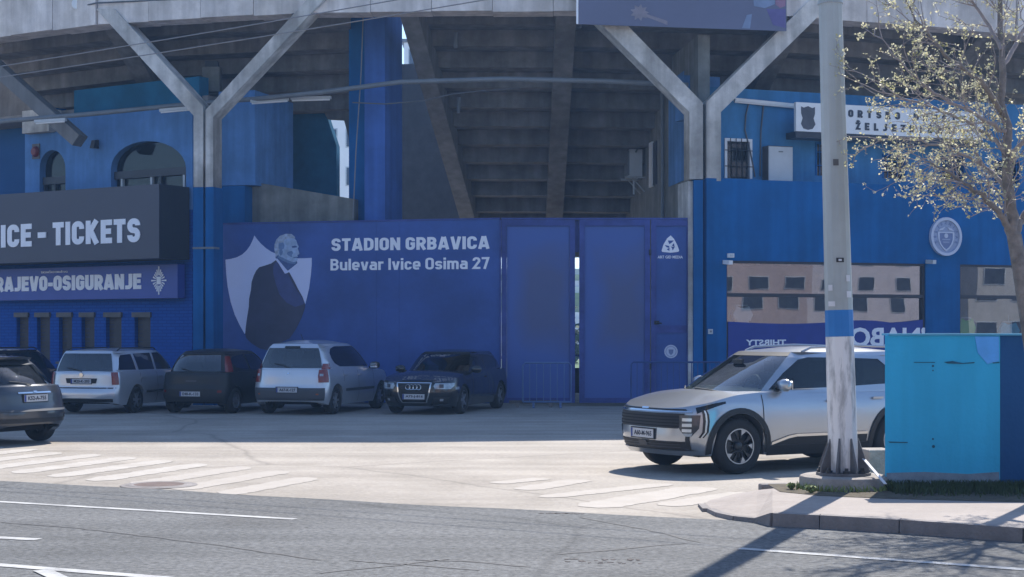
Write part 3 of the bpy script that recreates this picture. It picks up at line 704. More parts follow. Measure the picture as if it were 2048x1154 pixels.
# blue painted lower shafts
zb1 = F1.sz(410, 374, .2)[1]
for a, b_ in ((386, 406.2), (410.8, 427)):
    mb = MB(); F1.slab(mb, F1.s_at(a, .2), F1.s_at(b_, .2), 0, zb1, -0.34, 0.2); mb.build('blue_shaft', M['blue_wall'], stand)
zb3 = F3.sz(1395, 360, .2)[1]
mb = MB(); F3.slab(mb, F3.s_at(1388, .2), F3.s_at(1406, .2), 0, zb3, -0.85, 0.2); mb.build('blue_shaft', M['blue_wall'], stand)
mb = MB(); F3.slab(mb, F3.s_at(1368, -.3), F3.s_at(1387, .1), 0, zb3 - 0.02, -0.85, 0.1); mb.build('bare_shaft', M['concrete'], stand)
# cable ring on the blue shaft
mb = MB(); F1.slab(mb, F1.s_at(385, .21), F1.s_at(428, .21), 3.88, 3.93, -0.1, 0.212); mb.build('strap', M['pipe'], stand)

# diagonal strut seen beyond the ticket office
a, b_ = P(-70, 78, 43.5), P(160, 282, 42.4)
MB().bar(a, b_, 0.42, 0.34).build('diagonal_strut', M['raker_c'], stand)
# big blue rectangular column beside the gap
A = P(729, 0, 41.2); colpl = Plane((A.x, A.y), (math.cos(R(-15)), math.sin(R(-15))))
mb = MB(); colpl.slab(mb, 0, 0.56, 0, 12.5, -1.35, 0.0); mb.build('blue_column', M['blue_col'], stand)
mb = MB(); colpl.slab(mb, -0.55, -0.004, 0, 12.5, -1.2, -0.32); mb.build('column_recess', M['blue_wall'], stand)
# dark stair block in the gap between the two terraces
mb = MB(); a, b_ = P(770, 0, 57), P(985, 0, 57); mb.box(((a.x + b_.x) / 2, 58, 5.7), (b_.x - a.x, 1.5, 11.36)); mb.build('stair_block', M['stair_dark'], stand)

# pale blue room block behind the support, concrete parapet, teal wall with door
FLp = Plane((-7.59, 41.3), (0.964, -0.264))
mb = MB(); FLp.slab(mb, FLp.s_at(437, -.5), FLp.s_at(510, -.5), FLp.sz(460, 371, -.5)[1], 8.1, -3.0, -0.5); mb.build('room_block', M['blue_pale'], stand)
mb = MB(); FLp.slab(mb, FLp.s_at(430, -.45), FLp.s_at(490, -.45), 0, FLp.sz(460, 372, -.45)[1], -3.0, -0.45); mb.build('room_base', M['blue_wall'], stand)
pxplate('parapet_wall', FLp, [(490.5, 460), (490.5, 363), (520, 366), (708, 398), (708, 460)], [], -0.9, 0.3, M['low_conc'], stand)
pxplate('back_wall', FLp, [(500, 460), (500, 190), (652, 190), (656, 240), (673, 292), (673, 460)], [[(531, 450), (531, 309), (567, 309), (567, 450)]], -4.5, 0.25, M['teal_wall'], stand)
mb = MB(); FLp.slab(mb, FLp.s_at(529, -4.6), FLp.s_at(569, -4.6), 4.0, FLp.sz(550, 306, -4.6)[1], -4.7, -4.62); mb.build('door', M['black'], stand)
pxplate('gusset_wall', FLp, [(636, 150), (716, 150), (716, 460), (704, 460), (704, 302), (688, 240), (655, 238), (636, 200)], [], -4.2, 0.2, M['dark_conc'], stand)
# left dark recess wall
# return wall on the far side of the opening (faces the gap), concrete with a blue end panel
W0, W1 = Vv(4.62, 39.75), Vv(3.35, 52.0)
RW = Plane((W1.x, W1.y), (W0 - W1)); RWL = (W0 - W1).length
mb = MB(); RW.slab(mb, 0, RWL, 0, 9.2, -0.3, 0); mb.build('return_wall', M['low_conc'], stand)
s0, s1 = RW.s_at(1337, .02), RW.s_at(1367, .02)
mb = MB(); RW.slab(mb, s0, s1, RW.sz(1350, 368, .02)[1], RW.sz(1350, 155, .02)[1], 0.0, 0.02); mb.build('blue_panel', M['blue_pale'], stand)
mb = MB(); RW.slab(mb, RW.s_at(1299, .03), RW.s_at(1305, .03), RW.sz(1303, 374, .03)[1], RW.sz(1303, 284, .03)[1], 0.0, 0.05); mb.build('window_frame', M['white'], stand)
mb = MB(); RW.slab(mb, RW.s_at(1305.2, .02), RW.s_at(1313, .02), RW.sz(1303, 372, .03)[1], RW.sz(1303, 287, .03)[1], 0.0, 0.02); mb.build('window_pane', M['frame_dark'], stand)
p0 = RW.pt(RW.s_at(1325, .08), 4.4, .08); MB().tube([p0, p0 + Vector((0, 0, 4.5))], 0.05, 8).build('downpipe', M['pipe'], stand)
# floor slab edge / soffit closing above the shop
# air conditioner on the return wall
sA = RW.s_at(1288, .05); c0 = RW.pt(sA, 0, 0)
ac = thing('air_conditioner', 'pale air conditioner unit on a bracket high on the dark side wall', 'air conditioner', (c0.x, c0.y, 6.1))
za, zb = RW.sz(1275, 354, .2)[1], RW.sz(1275, 300, .2)[1]
mb = MB(); RW.slab(mb, sA - 0.85, sA, za, zb, 0.10, 0.47); mb.build('casing', M['offwhite'], ac)
mb = MB(); RW.slab(mb, sA - 0.8, sA - 0.05, za + 0.04, zb - 0.04, 0.47, 0.50); mb.build('front_grille', M['pipe'], ac)
mb = MB()
for t in (-0.75, -0.05):
    mb.bar(RW.pt(sA + t, za - 0.03, 0), RW.pt(sA + t, za - 0.03, 0.6), 0.05, 0.05); mb.bar(RW.pt(sA + t, za - 0.45, 0.02), RW.pt(sA + t, za - 0.03, 0.4), 0.03, 0.03)
mb.build('bracket', M['steel'], ac)
MB().tube([RW.pt(sA + .02, zb - .1, .3), RW.pt(sA + .1, zb + .25, .15), RW.pt(sA + .12, zb + .35, 0.0)], 0.025, 6).build('hose', M['cable'], ac)
MB().tube([RW.pt(sA - .3, za - .06, .3), RW.pt(sA - .3, za - .5, .3)], 0.03, 6).build('drain_hose', M['offwhite'], ac)

# ================================================================== ticket office
TL = Plane((-639 / 3200 * 41.6, 41.6), (0.845, -0.535))
office = thing('ticket_office', 'blue ticket office with arched upper windows and painted brick lower wall', 'building', TL.pt(-4, 0))
LX = -14.0
zt = TL.sz(200, 176, -.2)[1]
big = [(222, 400), (222, 335)] + [(297 - 75 * math.cos(a), 337 - 55 * math.sin(a)) for a in [math.pi * i / 14 for i in range(1, 14)]] + [(372, 335), (372, 400)]
big = [(x, y) for x, y in big]
sml = [(79, 400), (79, 340)] + [(105 - 26 * math.cos(a), 338 - 38 * math.sin(a)) for a in [math.pi * i / 12 for i in range(1, 12)]] + [(131, 340), (131, 400)]
def ol(pts, pl, off): return [pl.sz(*p, off) for p in pts]
zl = 5.0
up = [(TL.s_at(50, 0), zl), (0.0, zl), (0.0, 7.75), (TL.s_at(50, 0), 7.75)]
hb = [(s, max(z, zl + 0.3)) for s, z in ol(big, TL, 0)]; hs = [(s, max(z, zl + 0.3)) for s, z in ol(sml, TL, 0)]
plate('upper_wall', TL, up, [hb, hs], 0.0, 0.35, M['blue_pale'], office)
mb = MB(); TL.slab(mb, TL.s_at(148, -.25), 0.0, 7.755, 8.5, -0.6, -0.25); mb.build('teal_band', M['teal_wall'], office)
mb = MB(); TL.slab(mb, LX, TL.s_at(49.5, 0), 5.0, 7.95, -1.6, -1.25); mb.build('recess_wall', M['navy_wall'], office)
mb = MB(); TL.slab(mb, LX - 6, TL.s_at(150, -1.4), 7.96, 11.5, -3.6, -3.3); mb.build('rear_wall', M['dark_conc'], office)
mb = MB(); TL.slab(mb, TL.s_at(49.5, 0) , TL.s_at(49.5, 0) + .3, 5.0, 8.2, -1.25, -0.36); mb.build('recess_return', M['blue_wall'], office)
a0, a1 = TL.s_at(55, .06), TL.s_at(108, .06)
mb = MB(); TL.slab(mb, a0, a1, TL.sz(80, 267, .0)[1], TL.sz(80, 222, .0)[1], -0.2, 0.25); mb.build('concrete_pad', M['concrete'], office)
# lower wall in painted brick with six ticket shutters
lw = [(LX, 0), (-0.01, 0), (-0.01, 5.0), (LX, 5.0)]
tk = [(33, 57), (74, 100), (118, 144), (163, 189), (212, 243), (269, 301)]
holes = []
for a, b_ in tk:
    s0, z0 = TL.sz(a, 633, 0); s1, _ = TL.sz(b_, 633, 0); holes.append([(s0, 1.0), (s1, 1.0), (s1, z0), (s0, z0)])
plate('brick_wall', TL, lw, holes, 0.0, 0.3, M['brick_blue'], office)
for h in holes:
    s0, s1, z0 = h[0][0], h[1][0], h[2][1]
    mb = MB(); n_ = 11
    for k in range(n_):
        za, zb = 1.0 + (z0 - 1.0) * k / n_, 1.0 + (z0 - 1.0) * (k + 1) / n_
        TL.slab(mb, s0 + .01, s1 - .01, za + .003, zb - .003, -0.2, -0.12)
    TL.slab(mb, s0 - .05, s1 + .05, .95, z0 + .05, -0.34, -0.305)
    sh = mb.build('ticket_shutter', M['shutter'], office)
    mb = MB(); TL.slab(mb, s0 - .04, s1 + .04, z0 - .02, z0 + .11, -0.1, 0.07); mb.build('shutter_housing', M['lintel'], sh)
    mb = MB(); TL.slab(mb, s0 - .03, s1 + .03, 0.93, 0.995, -0.1, 0.1); mb.build('sill', M['lintel'], sh)
# glazing in the arched openings
def arched_window(h, mull):
    f = plate('arched_window', TL, h, [], -0.22, 0.02, M['glass_win'], office)
    xs = [q[0] for q in h]; zs = [q[1] for q in h]; s0, s1, zt_ = min(xs), max(xs), max(zs)
    mb = MB(); TL.slab(mb, s0 + .02, s1 - .02, zl + (zt_ - zl) * .5, zl + (zt_ - zl) * .5 + .2, -0.2, -0.1); mb.build('transom', M['frame_dark'], f)
    for q, mt in mull:
        mb = MB(); sx = s0 + (s1 - s0) * q; TL.slab(mb, sx - .035, sx + .035, zl, zl + (zt_ - zl) * .5, -0.2, -0.12); mb.build('mullion', M[mt], f)
arched_window(hb, [(.10, 'offwhite'), (.50, 'offwhite'), (.62, 'frame_dark'), (.93, 'offwhite')]); arched_window(hs, [(.45, 'frame_dark'), (.06, 'frame_dark')])
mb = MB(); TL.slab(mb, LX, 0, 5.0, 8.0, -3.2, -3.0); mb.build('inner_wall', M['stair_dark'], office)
mb = MB(); TL.slab(mb, LX, 0, 4.85, 4.995, -3.0, -0.31); mb.build('floor_slab', M['room'], office)
mb = MB(); TL.slab(mb, LX, 0.2, 7.8, 8.0, -3.2, -0.36); mb.build('ceiling_slab', M['room'], office)
mb = MB(); TL.slab(mb, -0.15, 0, 0, 7.75, -3.0, -0.36); mb.build('end_wall', M['blue_wall'], office)
# alarm bell and lamp on the blue wall
s_, z_ = TL.sz(67, 303, .1)
al = thing('alarm_bell', 'round red alarm bell on a backplate beside the small arched window', 'alarm', TL.pt(s_, z_ - .2, 0.05))
mb = MB(); TL.slab(mb, s_ - .14, s_ + .16, z_ - .2, z_ + .22, 0.002, 0.03); mb.build('backplate', M['lintel'], al)
c = TL.pt(s_ + .02, z_, 0.04); me = MB().lathe([(0.0, -0.10), (0.10, -0.09), (0.15, -0.03), (0.15, 0.0)], (0, 0, 0), 'y', 20)
mr = Matrix.Rotation(math.atan2(TL.u.y, TL.u.x), 4, 'Z'); me.v = [tuple(mr @ Vector(v) + c) for v in me.v]; me.build('bell', M['red'], al, smooth=True)
s_, z_ = TL.sz(190, 288, .1)
lp = thing('wall_lamp', 'small black lamp on the pale blue wall between the arched windows', 'lamp', TL.pt(s_, z_ - .1, 0.05))
mb = MB(); TL.slab(mb, s_ - .05, s_ + .05, z_ - .02, z_ + .12, 0.002, 0.05); mb.build('bracket', M['black'], lp)
mb = MB(); p = [TL.pt(s_ - .08, z_ - .12, .03), TL.pt(s_ + .08, z_ - .12, .03), TL.pt(s_ + .08, z_ - .12, .22), TL.pt(s_ - .08, z_ - .12, .22)]
q = [TL.pt(s_ - .07, z_ + .1, .055), TL.pt(s_ + .07, z_ + .1, .055), TL.pt(s_ + .07, z_ + .1, .16), TL.pt(s_ - .07, z_ + .1, .16)]
mb.hexa(p + q).build('head', M['black'], lp)

# ticket sign box (deep) and insurance sign below it
OFF1 = 1.15
sR, z1 = TL.sz(318, 368, OFF1); _, z0 = TL.sz(318, 516, OFF1)
sg = thing('ticket_sign', 'deep dark grey box sign reading tickets over the ticket windows', 'sign', TL.pt(sR - 4, z0, OFF1 / 2))
mb = MB(); TL.slab(mb, LX, sR, z0, z1, 0.06, OFF1 - .012); mb.build('sign_box', M['sign_side'], sg)
mb = MB(); TL.slab(mb, LX, sR + .004, z0 - .004, z1 + .004, OFF1 - .01, OFF1); mb.build('sign_face', M['sign_dark'], sg)
sa, za = TL.sz(106, 494, OFF1); sb, zb = TL.sz(281, 436, OFF1); za = TL.sz(281, 484, OFF1)[1]
stroke_on('lettering', 'TICKETS', TL.mat(OFF1 + .003), sa, za, sb - sa, zb - za, M['letter'], sg, wt=.235, thick=0.012)
sc0, _ = TL.sz(77, 480, OFF1); sc1, _ = TL.sz(93, 480, OFF1)
mb = MB(); zm = (za + zb) / 2; TL.slab(mb, sc0, sc1, zm - .09, zm + .06, OFF1 + .002, OFF1 + .03); mb.build('dash', M['letter'], sg)
sd1, _ = TL.sz(64, 480, OFF1); wdt = (sb - sa) * 1.42
stroke_on('lettering', 'BOX OFFICE', TL.mat(OFF1 + .003), sd1 - wdt, za, wdt, zb - za, M['letter'], sg, wt=.235, thick=0.012)

OFF2 = 0.32
sR, z1 = TL.sz(355, 528, OFF2); _, z0 = TL.sz(355, 596, OFF2)
s2 = thing('insurance_sign', 'long blue sign with white lettering and star emblem under the ticket sign', 'sign', TL.pt(sR - 4, z0, OFF2 / 2))
mb = MB(); TL.slab(mb, LX, sR, z0, z1, 0.05, OFF2); mb.build('sign_panel', M['navy'], s2)
sb, _ = TL.sz(283, 560, OFF2); sa, _ = TL.sz(-44, 560, OFF2); za = TL.sz(283, 578, OFF2)[1]; zb = TL.sz(283, 547, OFF2)[1]
stroke_on('lettering', 'SARAJEVO-OSIGURANJE', TL.mat(OFF2 + .003), sa, za, sb - sa, zb - za, M['letter'], s2, wt=.25, thick=0.010, gap=.05)
s_a, z_a = TL.sz(83, 549, OFF2); s_b, _ = TL.sz(136, 549, OFF2)
text_on('small_lettering', 'DIONIČKO DRUŠTVO', TL.mat(OFF2 + .003), s_a, z_a + .03, s_b - s_a, 0.07, M['letter'], s2, bold=0.02, thick=0.01)
s_c, z_c = TL.sz(318, 561, OFF2); mb = MB(); mtx = TL.mat(OFF2)
for k in range(20):
    a = 2 * math.pi * k / 20; rx, ry = (0.27, 0.37)
    ro = 1.0 if k % 5 == 0 else (0.80 if k % 5 in (1, 4) else 0.72)
    d1 = Vector((math.cos(a) * rx, math.sin(a) * ry)); tn = Vector((-math.sin(a), math.cos(a))) * .022
    i_ = Vector((s_c, z_c)) + d1 * .38; o_ = Vector((s_c, z_c)) + d1 * ro
    q = [i_ - tn * .5, i_ + tn * .5, o_ + tn, o_ - tn]
    mb.hexa([mtx @ Vector((v.x, v.y, .002)) for v in q] + [mtx @ Vector((v.x, v.y, .012)) for v in q])
mb.build('star_emblem', M['letter'], s2)
mb = MB(); TL.slab(mb, s_c - .075, s_c + .075, z_c - .1, z_c + .1, OFF2 + .002, OFF2 + .016); mb.build('emblem_shield', M['letter'], s2)
s3a, _ = TL.sz(180, 598, .12); s3b, _ = TL.sz(205, 598, .12)
# fluorescent battens along the facade
for (x0, y0, x1, y1, Y) in [(70, 243, 132, 239, 41.7), (320, 221, 388, 215, 40.9), (502, 203, 577, 198, 40.7), (582, 197, 662, 195, 40.6)]:
    a, b_ = P(x0, y0, Y), P(x1, y1, Y - .2)
    fl = thing('fluorescent_lamp', {70: 'slim white strip lamp under the grey pipe by the diagonal strut', 320: 'slim white strip lamp just beside the big concrete Y support', 502: 'slim white strip lamp nearer the Y support over the pale blue block', 582: 'slim white strip lamp nearest the tall blue column'}[x0], 'strip lamp', (a + b_) / 2, group='strip lamps under the stand')
    MB().bar(a, b_, 0.10, 0.07).build('housing', M['offwhite'], fl)
    MB().tube([a + Vector((0.03, -.02, -.055)), b_ + Vector((-.03, -.02, -.055))], 0.022, 8).build('tube', M['white'], fl)
# service pipe sweeping along the whole stand
pp = [P(-90, 258, 43.4), P(0, 243, 42.4), P(180, 228, 41.9), P(392, 207, 41.45), P(520, 197, 40.6), P(640, 185, 40.15), P(800, 164, 39.8), P(1000, 158, 39.6), P(1200, 162, 39.9), P(1376, 170, 40.3)]
tag(MB().tube(pp, 0.062, 10).build('service_pipe', M['pipe'], None, smooth=True), 'long grey service pipe sweeping along under the concrete stand', 'pipe')
cb = [P(705, 205, 40.0), P(770, 208, 40.0), P(850, 201, 40.0), P(905, 188, 40.0), P(960, 182, 40.1), P(1040, 176, 40.2)]
tag(MB().tube(cb, 0.018, 6).build('sagging_cable', M['cable']), 'thin sagging cable below the grey pipe across the blue column', 'cable')
cb = [P(729, -40, 40.3), P(722, 150, 40.2), P(712, 300, 40.3), P(706, 437, 40.4)]
tag(MB().tube(cb, 0.016, 6).build('hanging_cable', M['wire']), 'thin pale cable hanging down beside the tall blue column', 'cable')
# fascia pipe and junction box
cb = [P(-60, 47, 43.2), P(150, 16, 41.2), P(192, 6, 40.5), P(300, 1, 40.2), P(640, -14, 39.0)]
tag(MB().tube(cb, 0.02, 6).build('fascia_cable', M['cable']), 'thin conduit clipped along the pale concrete ring beam', 'cable')
c = P(156, 8, 41.0); jb = thing('junction_box', 'small white junction box on the concrete ring beam', 'junction box', c)
MB().lathe([(0, -.05), (.14, -.05), (.16, -.02), (.16, .05)], (c.x, c.y, c.z), 'y', 16).build('lid', M['white'], jb)
MB().box((c.x + .15, c.y + .12, c.z + .05), (.12, .1, 1.2)).build('bracket', M['pipe'], jb)
# grey box up behind the support
c = P(424, 160, 43.0); eb = thing('loudspeaker_box', 'grey box hanging under the terrace behind the Y support', 'box', c - Vector((0, 0, .35)))
MB().box((c.x, c.y, c.z), (0.46, .35, 0.66)).build('casing', M['low_conc'], eb)
MB().box((c.x, c.y, c.z + .42), (0.34, .25, 0.16)).build('hanger', M['black'], eb)
c = P(525, 262, 44.5); fl = thing('bulkhead_lamp', 'small white round lamp on the teal wall above the dark door', 'lamp', c)
MB().lathe([(0, -.10), (.07, -.09), (.10, -.03), (.10, .02)], (c.x, c.y, c.z), 'y', 14).build('glass_bowl', M['white'], fl, smooth=True)
MB().tube([c + Vector((0, .02, 0)), c + Vector((0, 2.0, 0))], .03, 6).build('bracket', M['pipe'], fl)

# poster on the ring beam
PO = 0.45
pr = thing('hanging_poster', 'wide slate coloured poster hanging from the ring beam over the Y support', 'poster', F3.pt(3, 9.5, PO))
t0, z0 = F3.sz(1154, 50, PO); t1, z1 = F3.sz(1573, 60, PO); z0 = (z0 + z1) / 2; zt_ = 12.6
mb = MB(); F3.slab(mb, t0, t1, z0, zt_, PO - .05, PO); mb.build('sheet', M['poster'], pr)
mb = MB(); F3.slab(mb, t0 - .02, t0 + .03, z0, zt_, PO + .001, PO + .012); mb.build('white_edge', M['letter'], pr)
for k, px in enumerate((1200, 1480)):
    mb = MB(); F3.slab(mb, F3.s_at(px, PO), F3.s_at(px, PO) + .08, zt_ - 2.2, zt_ - .3, 0.125, PO - .055); mb.build('bracket', M['steel'], pr)
star = []
for k in range(18):
    a = 2 * math.pi * k / 18; r_ = 19 if k % 2 == 0 else 12
    star.append((1279 + r_ * math.cos(a), 25 + r_ * .9 * math.sin(a)))
pxplate('print_flower', F3, star, [], PO + .006, .005, M['poster_fig'], pr)
pxplate('print_stem', F3, [(1290, 27), (1318, 36), (1335, 42), (1335, 50), (1312, 41), (1290, 33)], [], PO + .006, .005, M['poster_fig'], pr)
M['p_blue'] = pm('poster_blue', (0.18, 0.24, 0.38), .5, var=.15, scale=3); M['p_pink'] = pm('poster_pink', (0.26, 0.14, 0.22), .5, var=.15, scale=3)
M['p_violet'] = pm('poster_violet', (0.10, 0.085, 0.25), .5, var=.2, scale=3)
pxplate('print_patch', F3, [(1505, -30), (1548, -30), (1550, 8), (1530, 16), (1508, 12)], [], PO + .006, .005, M['p_blue'], pr)
pxplate('print_patch', F3, [(1551, -30), (1572, -30), (1571, 12), (1560, 16), (1551, 9)], [], PO + .0062, .005, M['p_pink'], pr)
pxplate('print_patch', F3, [(1533, 18), (1571, 18), (1571, 56), (1546, 50)], [], PO + .0058, .005, M['p_violet'], pr)
pxplate('print_patch', F3, [(1484, 56), (1494, 30), (1504, 28), (1500, 57)], [], PO + .0056, .005, M['p_blue'], pr)

# ================================================================== shop block
TR = Plane((388 / 3200 * 39.15, 39.15), (0.94, 0.342))
shop = thing('shop_block', 'deep blue shop building with two wide glazed shop windows and barred upper windows', 'building', TR.pt(5, 0))
RX = 20.0
zT = TR.sz(1412, 356, 0)[1]
def rect(pl, x0, y0, x1, y1, off=0): a = pl.sz(x0, y0, off); b_ = pl.sz(x1, y1, off); return [(a[0], b_[1]), (b_[0], b_[1]), (b_[0], a[1]), (a[0], a[1])]
sW0, zW1 = TR.sz(1453, 521, 0); sW1, _ = TR.sz(1851, 521, 0); sV0, _ = TR.sz(1920, 528, 0); sV1 = sV0 + 4.6
zWb = 0.45
hol = [[(sW0, zWb), (sW1, zWb), (sW1, zW1), (sW0, zW1)], [(sV0, zWb), (sV1, zWb), (sV1, zW1), (sV0, zW1)]]
plate('front_wall', TR, [(0.02, 0), (RX, 0), (RX, zT), (0.02, zT)], hol, 0.0, 0.28, M['blue_wall'], shop)
mb = MB(); TR.slab(mb, 0.6, RX, zT - .25, zT - .004, -1.6, -0.285); mb.build('terrace_slab', M['blue_wall'], shop)
mb = MB(); TR.slab(mb, 0.3, 0.5, 0, zT - .26, -1.0, -0.285); mb.build('side_wall', M['blue_wall'], shop)
# upper wall with windows
UO = -1.1
uh = [rect(TR, 1449, 276, 1504, 358, UO), rect(TR, 1764, 308, 1812, 358, UO), rect(TR, 1880, 308, 1930, 360, UO), rect(TR, 1985, 318, 2040, 368, UO), rect(TR, 1630, 284, 1662, 352, UO)]
uh = [[(s, max(z, zT + .02)) for s, z in h] for h in uh]
zU = TR.sz(1500, 190, UO)[1]
plate('upper_wall', TR, [(TR.s_at(1394, UO), zT - .2), (RX, zT - .2), (RX, zU + .15), (TR.s_at(1394, UO), zU + .15)], uh, UO, 0.25, M['blue_pale2'], shop)
for k, h in enumerate(uh):
    s0, s1, z0, z1 = h[0][0], h[1][0], h[0][1], h[2][1]
    f = MB(); fw = .07 if k == 0 else .05
    for (a, b_, c_, d_) in ((s0, s1, z1 - fw, z1), (s0, s0 + fw, z0, z1 - fw - .002), (s1 - fw, s1, z0, z1 - fw - .002)):
        TR.slab(f, a, b_, c_, d_, UO - .12, UO + .02)
    wn = f.build('window', M['white'] if k == 0 else M['blue_wall'], shop)
    mb = MB(); TR.slab(mb, s0 + fw, s1 - fw, z0, z1 - fw, UO - .11, UO - .09); mb.build('pane', M['glass_win'], wn)
    mb = MB(); n_ = max(4, int((s1 - s0) / .14))
    for j in range(1, n_): sx = s0 + (s1 - s0) * j / n_; mb.tube([TR.pt(sx, z0, UO + .035), TR.pt(sx, z1, UO + .035)], .011, 6)
    for zz in (.3, .7): mb.tube([TR.pt(s0, z0 + (z1 - z0) * zz, UO + .035), TR.pt(s1, z0 + (z1 - z0) * zz, UO + .035)], .011, 6)
    mb.build('bars', M['black'] if k == 0 else M['blue_wall'], wn)
mb = MB(); TR.slab(mb, 2.0, RX, zT - .2, zU, -4.2, -4.0); mb.build('inner_wall', M['room'], shop)
mb = MB(); TR.slab(mb, 1.2, RX, zU - .1, zU + .1, -4.0, UO - .26); mb.build('upper_ceiling', M['room'], shop)
# blue block rising behind the support head
mb = MB(); TR.slab(mb, TR.s_at(1368, -1.5), TR.s_at(1440, -1.5), TR.sz(1400, 240, -1.5)[1], TR.sz(1400, 152, -1.5)[1], -2.0, -1.5); mb.build('stair_head', M['blue_pale'], shop)
# shop interior
mb = MB(); TR.slab(mb, 2.4, RX, 0.02, 4.2, -5.2, -5.0); mb.build('back_wall', M['room'], shop)
mb = MB(); TR.slab(mb, 1.9, RX, 0.02, 0.12, -5.0, -0.29); mb.build('shop_floor', M['room'], shop)
mb = MB(); TR.slab(mb, 1.9, RX, 3.75, 3.9, -5.0, -0.29); TR.slab(mb, .6, 1.88, 3.75, 3.9, -1.5, -.29); mb.build('shop_ceiling', M['room'], shop)
for k in range(5):
    s_ = sW0 + .5 + k * .95; mb = MB(); TR.slab(mb, s_, s_ + .12, 3.62, 3.745, -3.6, -2.9); mb.build('spot_rail', M['offwhite'], shop)
zm = TR.sz(1500, 590, 0)[1]
for h in hol:
    s0, s1 = h[0][0], h[1][0]
    f = MB()
    TR.slab(f, s0, s1, zW1 - .06, zW1, -0.2, -0.04); TR.slab(f, s0, s0 + .04, zWb, zW1 - .062, -0.2, -0.04); TR.slab(f, s1 - .05, s1, zWb, zW1 - .062, -0.2, -0.04)
    TR.slab(f, s0 + .041, s1 - .051, zm - .045, zm + .045, -0.18, -0.05); TR.slab(f, s0, s1, zWb, zWb + .06, -0.2, -0.03)
    wn = f.build('shop_window', M['frame_dark'], shop)
    # two panes set with a very small tilt between them as real panes are
    for (za, zb, tl) in ((zm + .046, zW1 - .062, .010), (zWb + .062, zm - .046, -.012)):
        q = [TR.pt(s0 + .042, za, -.12), TR.pt(s1 - .052, za, -.12 + tl * .5), TR.pt(s1 - .052, zb, -.12 + tl), TR.pt(s0 + .042, zb, -.12 + tl * .4)]
        MB().add(q, [(0, 1, 2, 3)]).build('pane', M['glass_shop'], wn)
# sheet imitating a street banner's reflection in the first window, its lettering reading backwards
sb0, sb1 = sW0 + .06, sW1 - .06
bn = thing('reflected_banner', 'blue sheet imitating a reflected banner with mirrored white lettering low in the wide shop window', 'banner', TR.pt((sb0 + sb1) / 2, 1.0, -.3))
top_ = [(sb0 + (sb1 - sb0) * k / 12, TR.sz(1600, 645, -.03)[1] + [.02, .0, -.02, -.03, -.03, -.02, .0, .04, .06, .05, .0, .03, .08][k]) for k in range(13)]
plate('reflection_sheet', TR, [(sb0, .9), (sb1, .9)] + top_[::-1], [], -.030, .008, M['banner_blue'], bn)
a = TR.sz(1492, 691, -.02); b_ = TR.sz(1572, 679, -.02)
text_on('lettering', 'THIRSTY', TR.mat(-.026), a[0], a[1], b_[0] - a[0], b_[1] - a[1], M['letter'], bn, bold=.03, mirror=True)
a = TR.sz(1700, 694, -.02); b_ = TR.sz(1852, 655, -.02)
text_on('lettering', '\u2019NABO', TR.mat(-.026), a[0], a[1], b_[0] - a[0], b_[1] - a[1], M['letter'], bn, bold=.03, mirror=True)
# shop things
def drape(name, label, cat, px0, py0, px1, py1, off, mat, prt='garment'):
    a = TR.sz(px0, py0, off); b_ = TR.sz(px1, py1, off); w_ = b_[0] - a[0]; h_ = a[1] - b_[1]; x, y = a[0], b_[1]
    o = thing(name, label, cat, TR.pt(x + w_ / 2, y, off))
    out = [(x, y + h_ * .78), (x + w_ * .2, y + h_), (x + w_ * .38, y + h_ * .95), (x + w_ * .62, y + h_ * .95), (x + w_ * .8, y + h_), (x + w_, y + h_ * .78), (x + w_ * .88, y + h_ * .62), (x + w_ * .8, y + h_ * .66), (x + w_ * .8, y), (x + w_ * .2, y), (x + w_ * .2, y + h_ * .66), (x + w_ * .12, y + h_ * .62)]
    plate(prt, TR, out, [], off, .12, mat, o)
    mb = MB(); mb.bar(TR.pt(x + w_ * .2, y + h_ + .02, off - .06), TR.pt(x + w_ * .8, y + h_ + .02, off - .06), .02, .03); mb.tube([TR.pt(x + w_ * .5, y + h_ + .02, off - .06), TR.pt(x + w_ * .5, y + h_ + .2, off - .06)], .008, 6); mb.build('hanger', M['steel'], o)
M['lime'] = pm('lime_cloth', (0.16, 0.55, 0.10), .8, var=.1); M['aqua'] = pm('aqua_cloth', (0.10, 0.42, 0.60), .8, var=.2, scale=6)
drape('shirt', 'lime green shirt hanging inside the shop window above the cyan wall', 'shirt', 1918, 637, 1952, 720, -.45, M['lime'])
drape('shirt', 'pale aqua shirt on display inside the shop window near the tree trunk', 'shirt', 2000, 645, 2040, 720, -.5, M['aqua'])
drape('shirt', 'white shirt hanging at the near end of the wide shop window', 'shirt', 1466, 612, 1506, 690, -.45, M['offwhite'])
# small floodlights / cameras over the shop windows
for (px, py, lab) in [(1452, 524, 'small white camera at the corner of the wide shop window nearest the gate'), (1858, 523, 'small pale lamp at the far top corner of the wide shop window')]:
    s_, z_ = TR.sz(px, py, .1); fl = thing('security_camera' if px < 1500 else 'spot_lamp', lab, 'camera' if px < 1500 else 'lamp', TR.pt(s_, z_, .05))
    mb = MB(); mb.bar(TR.pt(s_, z_ + .0, .02), TR.pt(s_ + .03, z_ - .02, .3), .11, .10); mb.build('body', M['white'] if px < 1500 else M['offwhite'], fl)
    mb = MB(); mb.bar(TR.pt(s_ - .0, z_, .002), TR.pt(s_, z_, .06), .06, .06); mb.build('mount', M['offwhite'], fl)
s_, z_ = TR.sz(1461, 511, .05); mb = MB(); fl = thing('sensor_box', 'small white sensor box above the corner of the wide shop window', 'sensor', TR.pt(s_, z_, .03))
TR.slab(mb, s_ - .07, s_ + .09, z_ - .05, z_ + .05, .002, .08); mb.build('casing', M['white'], fl)
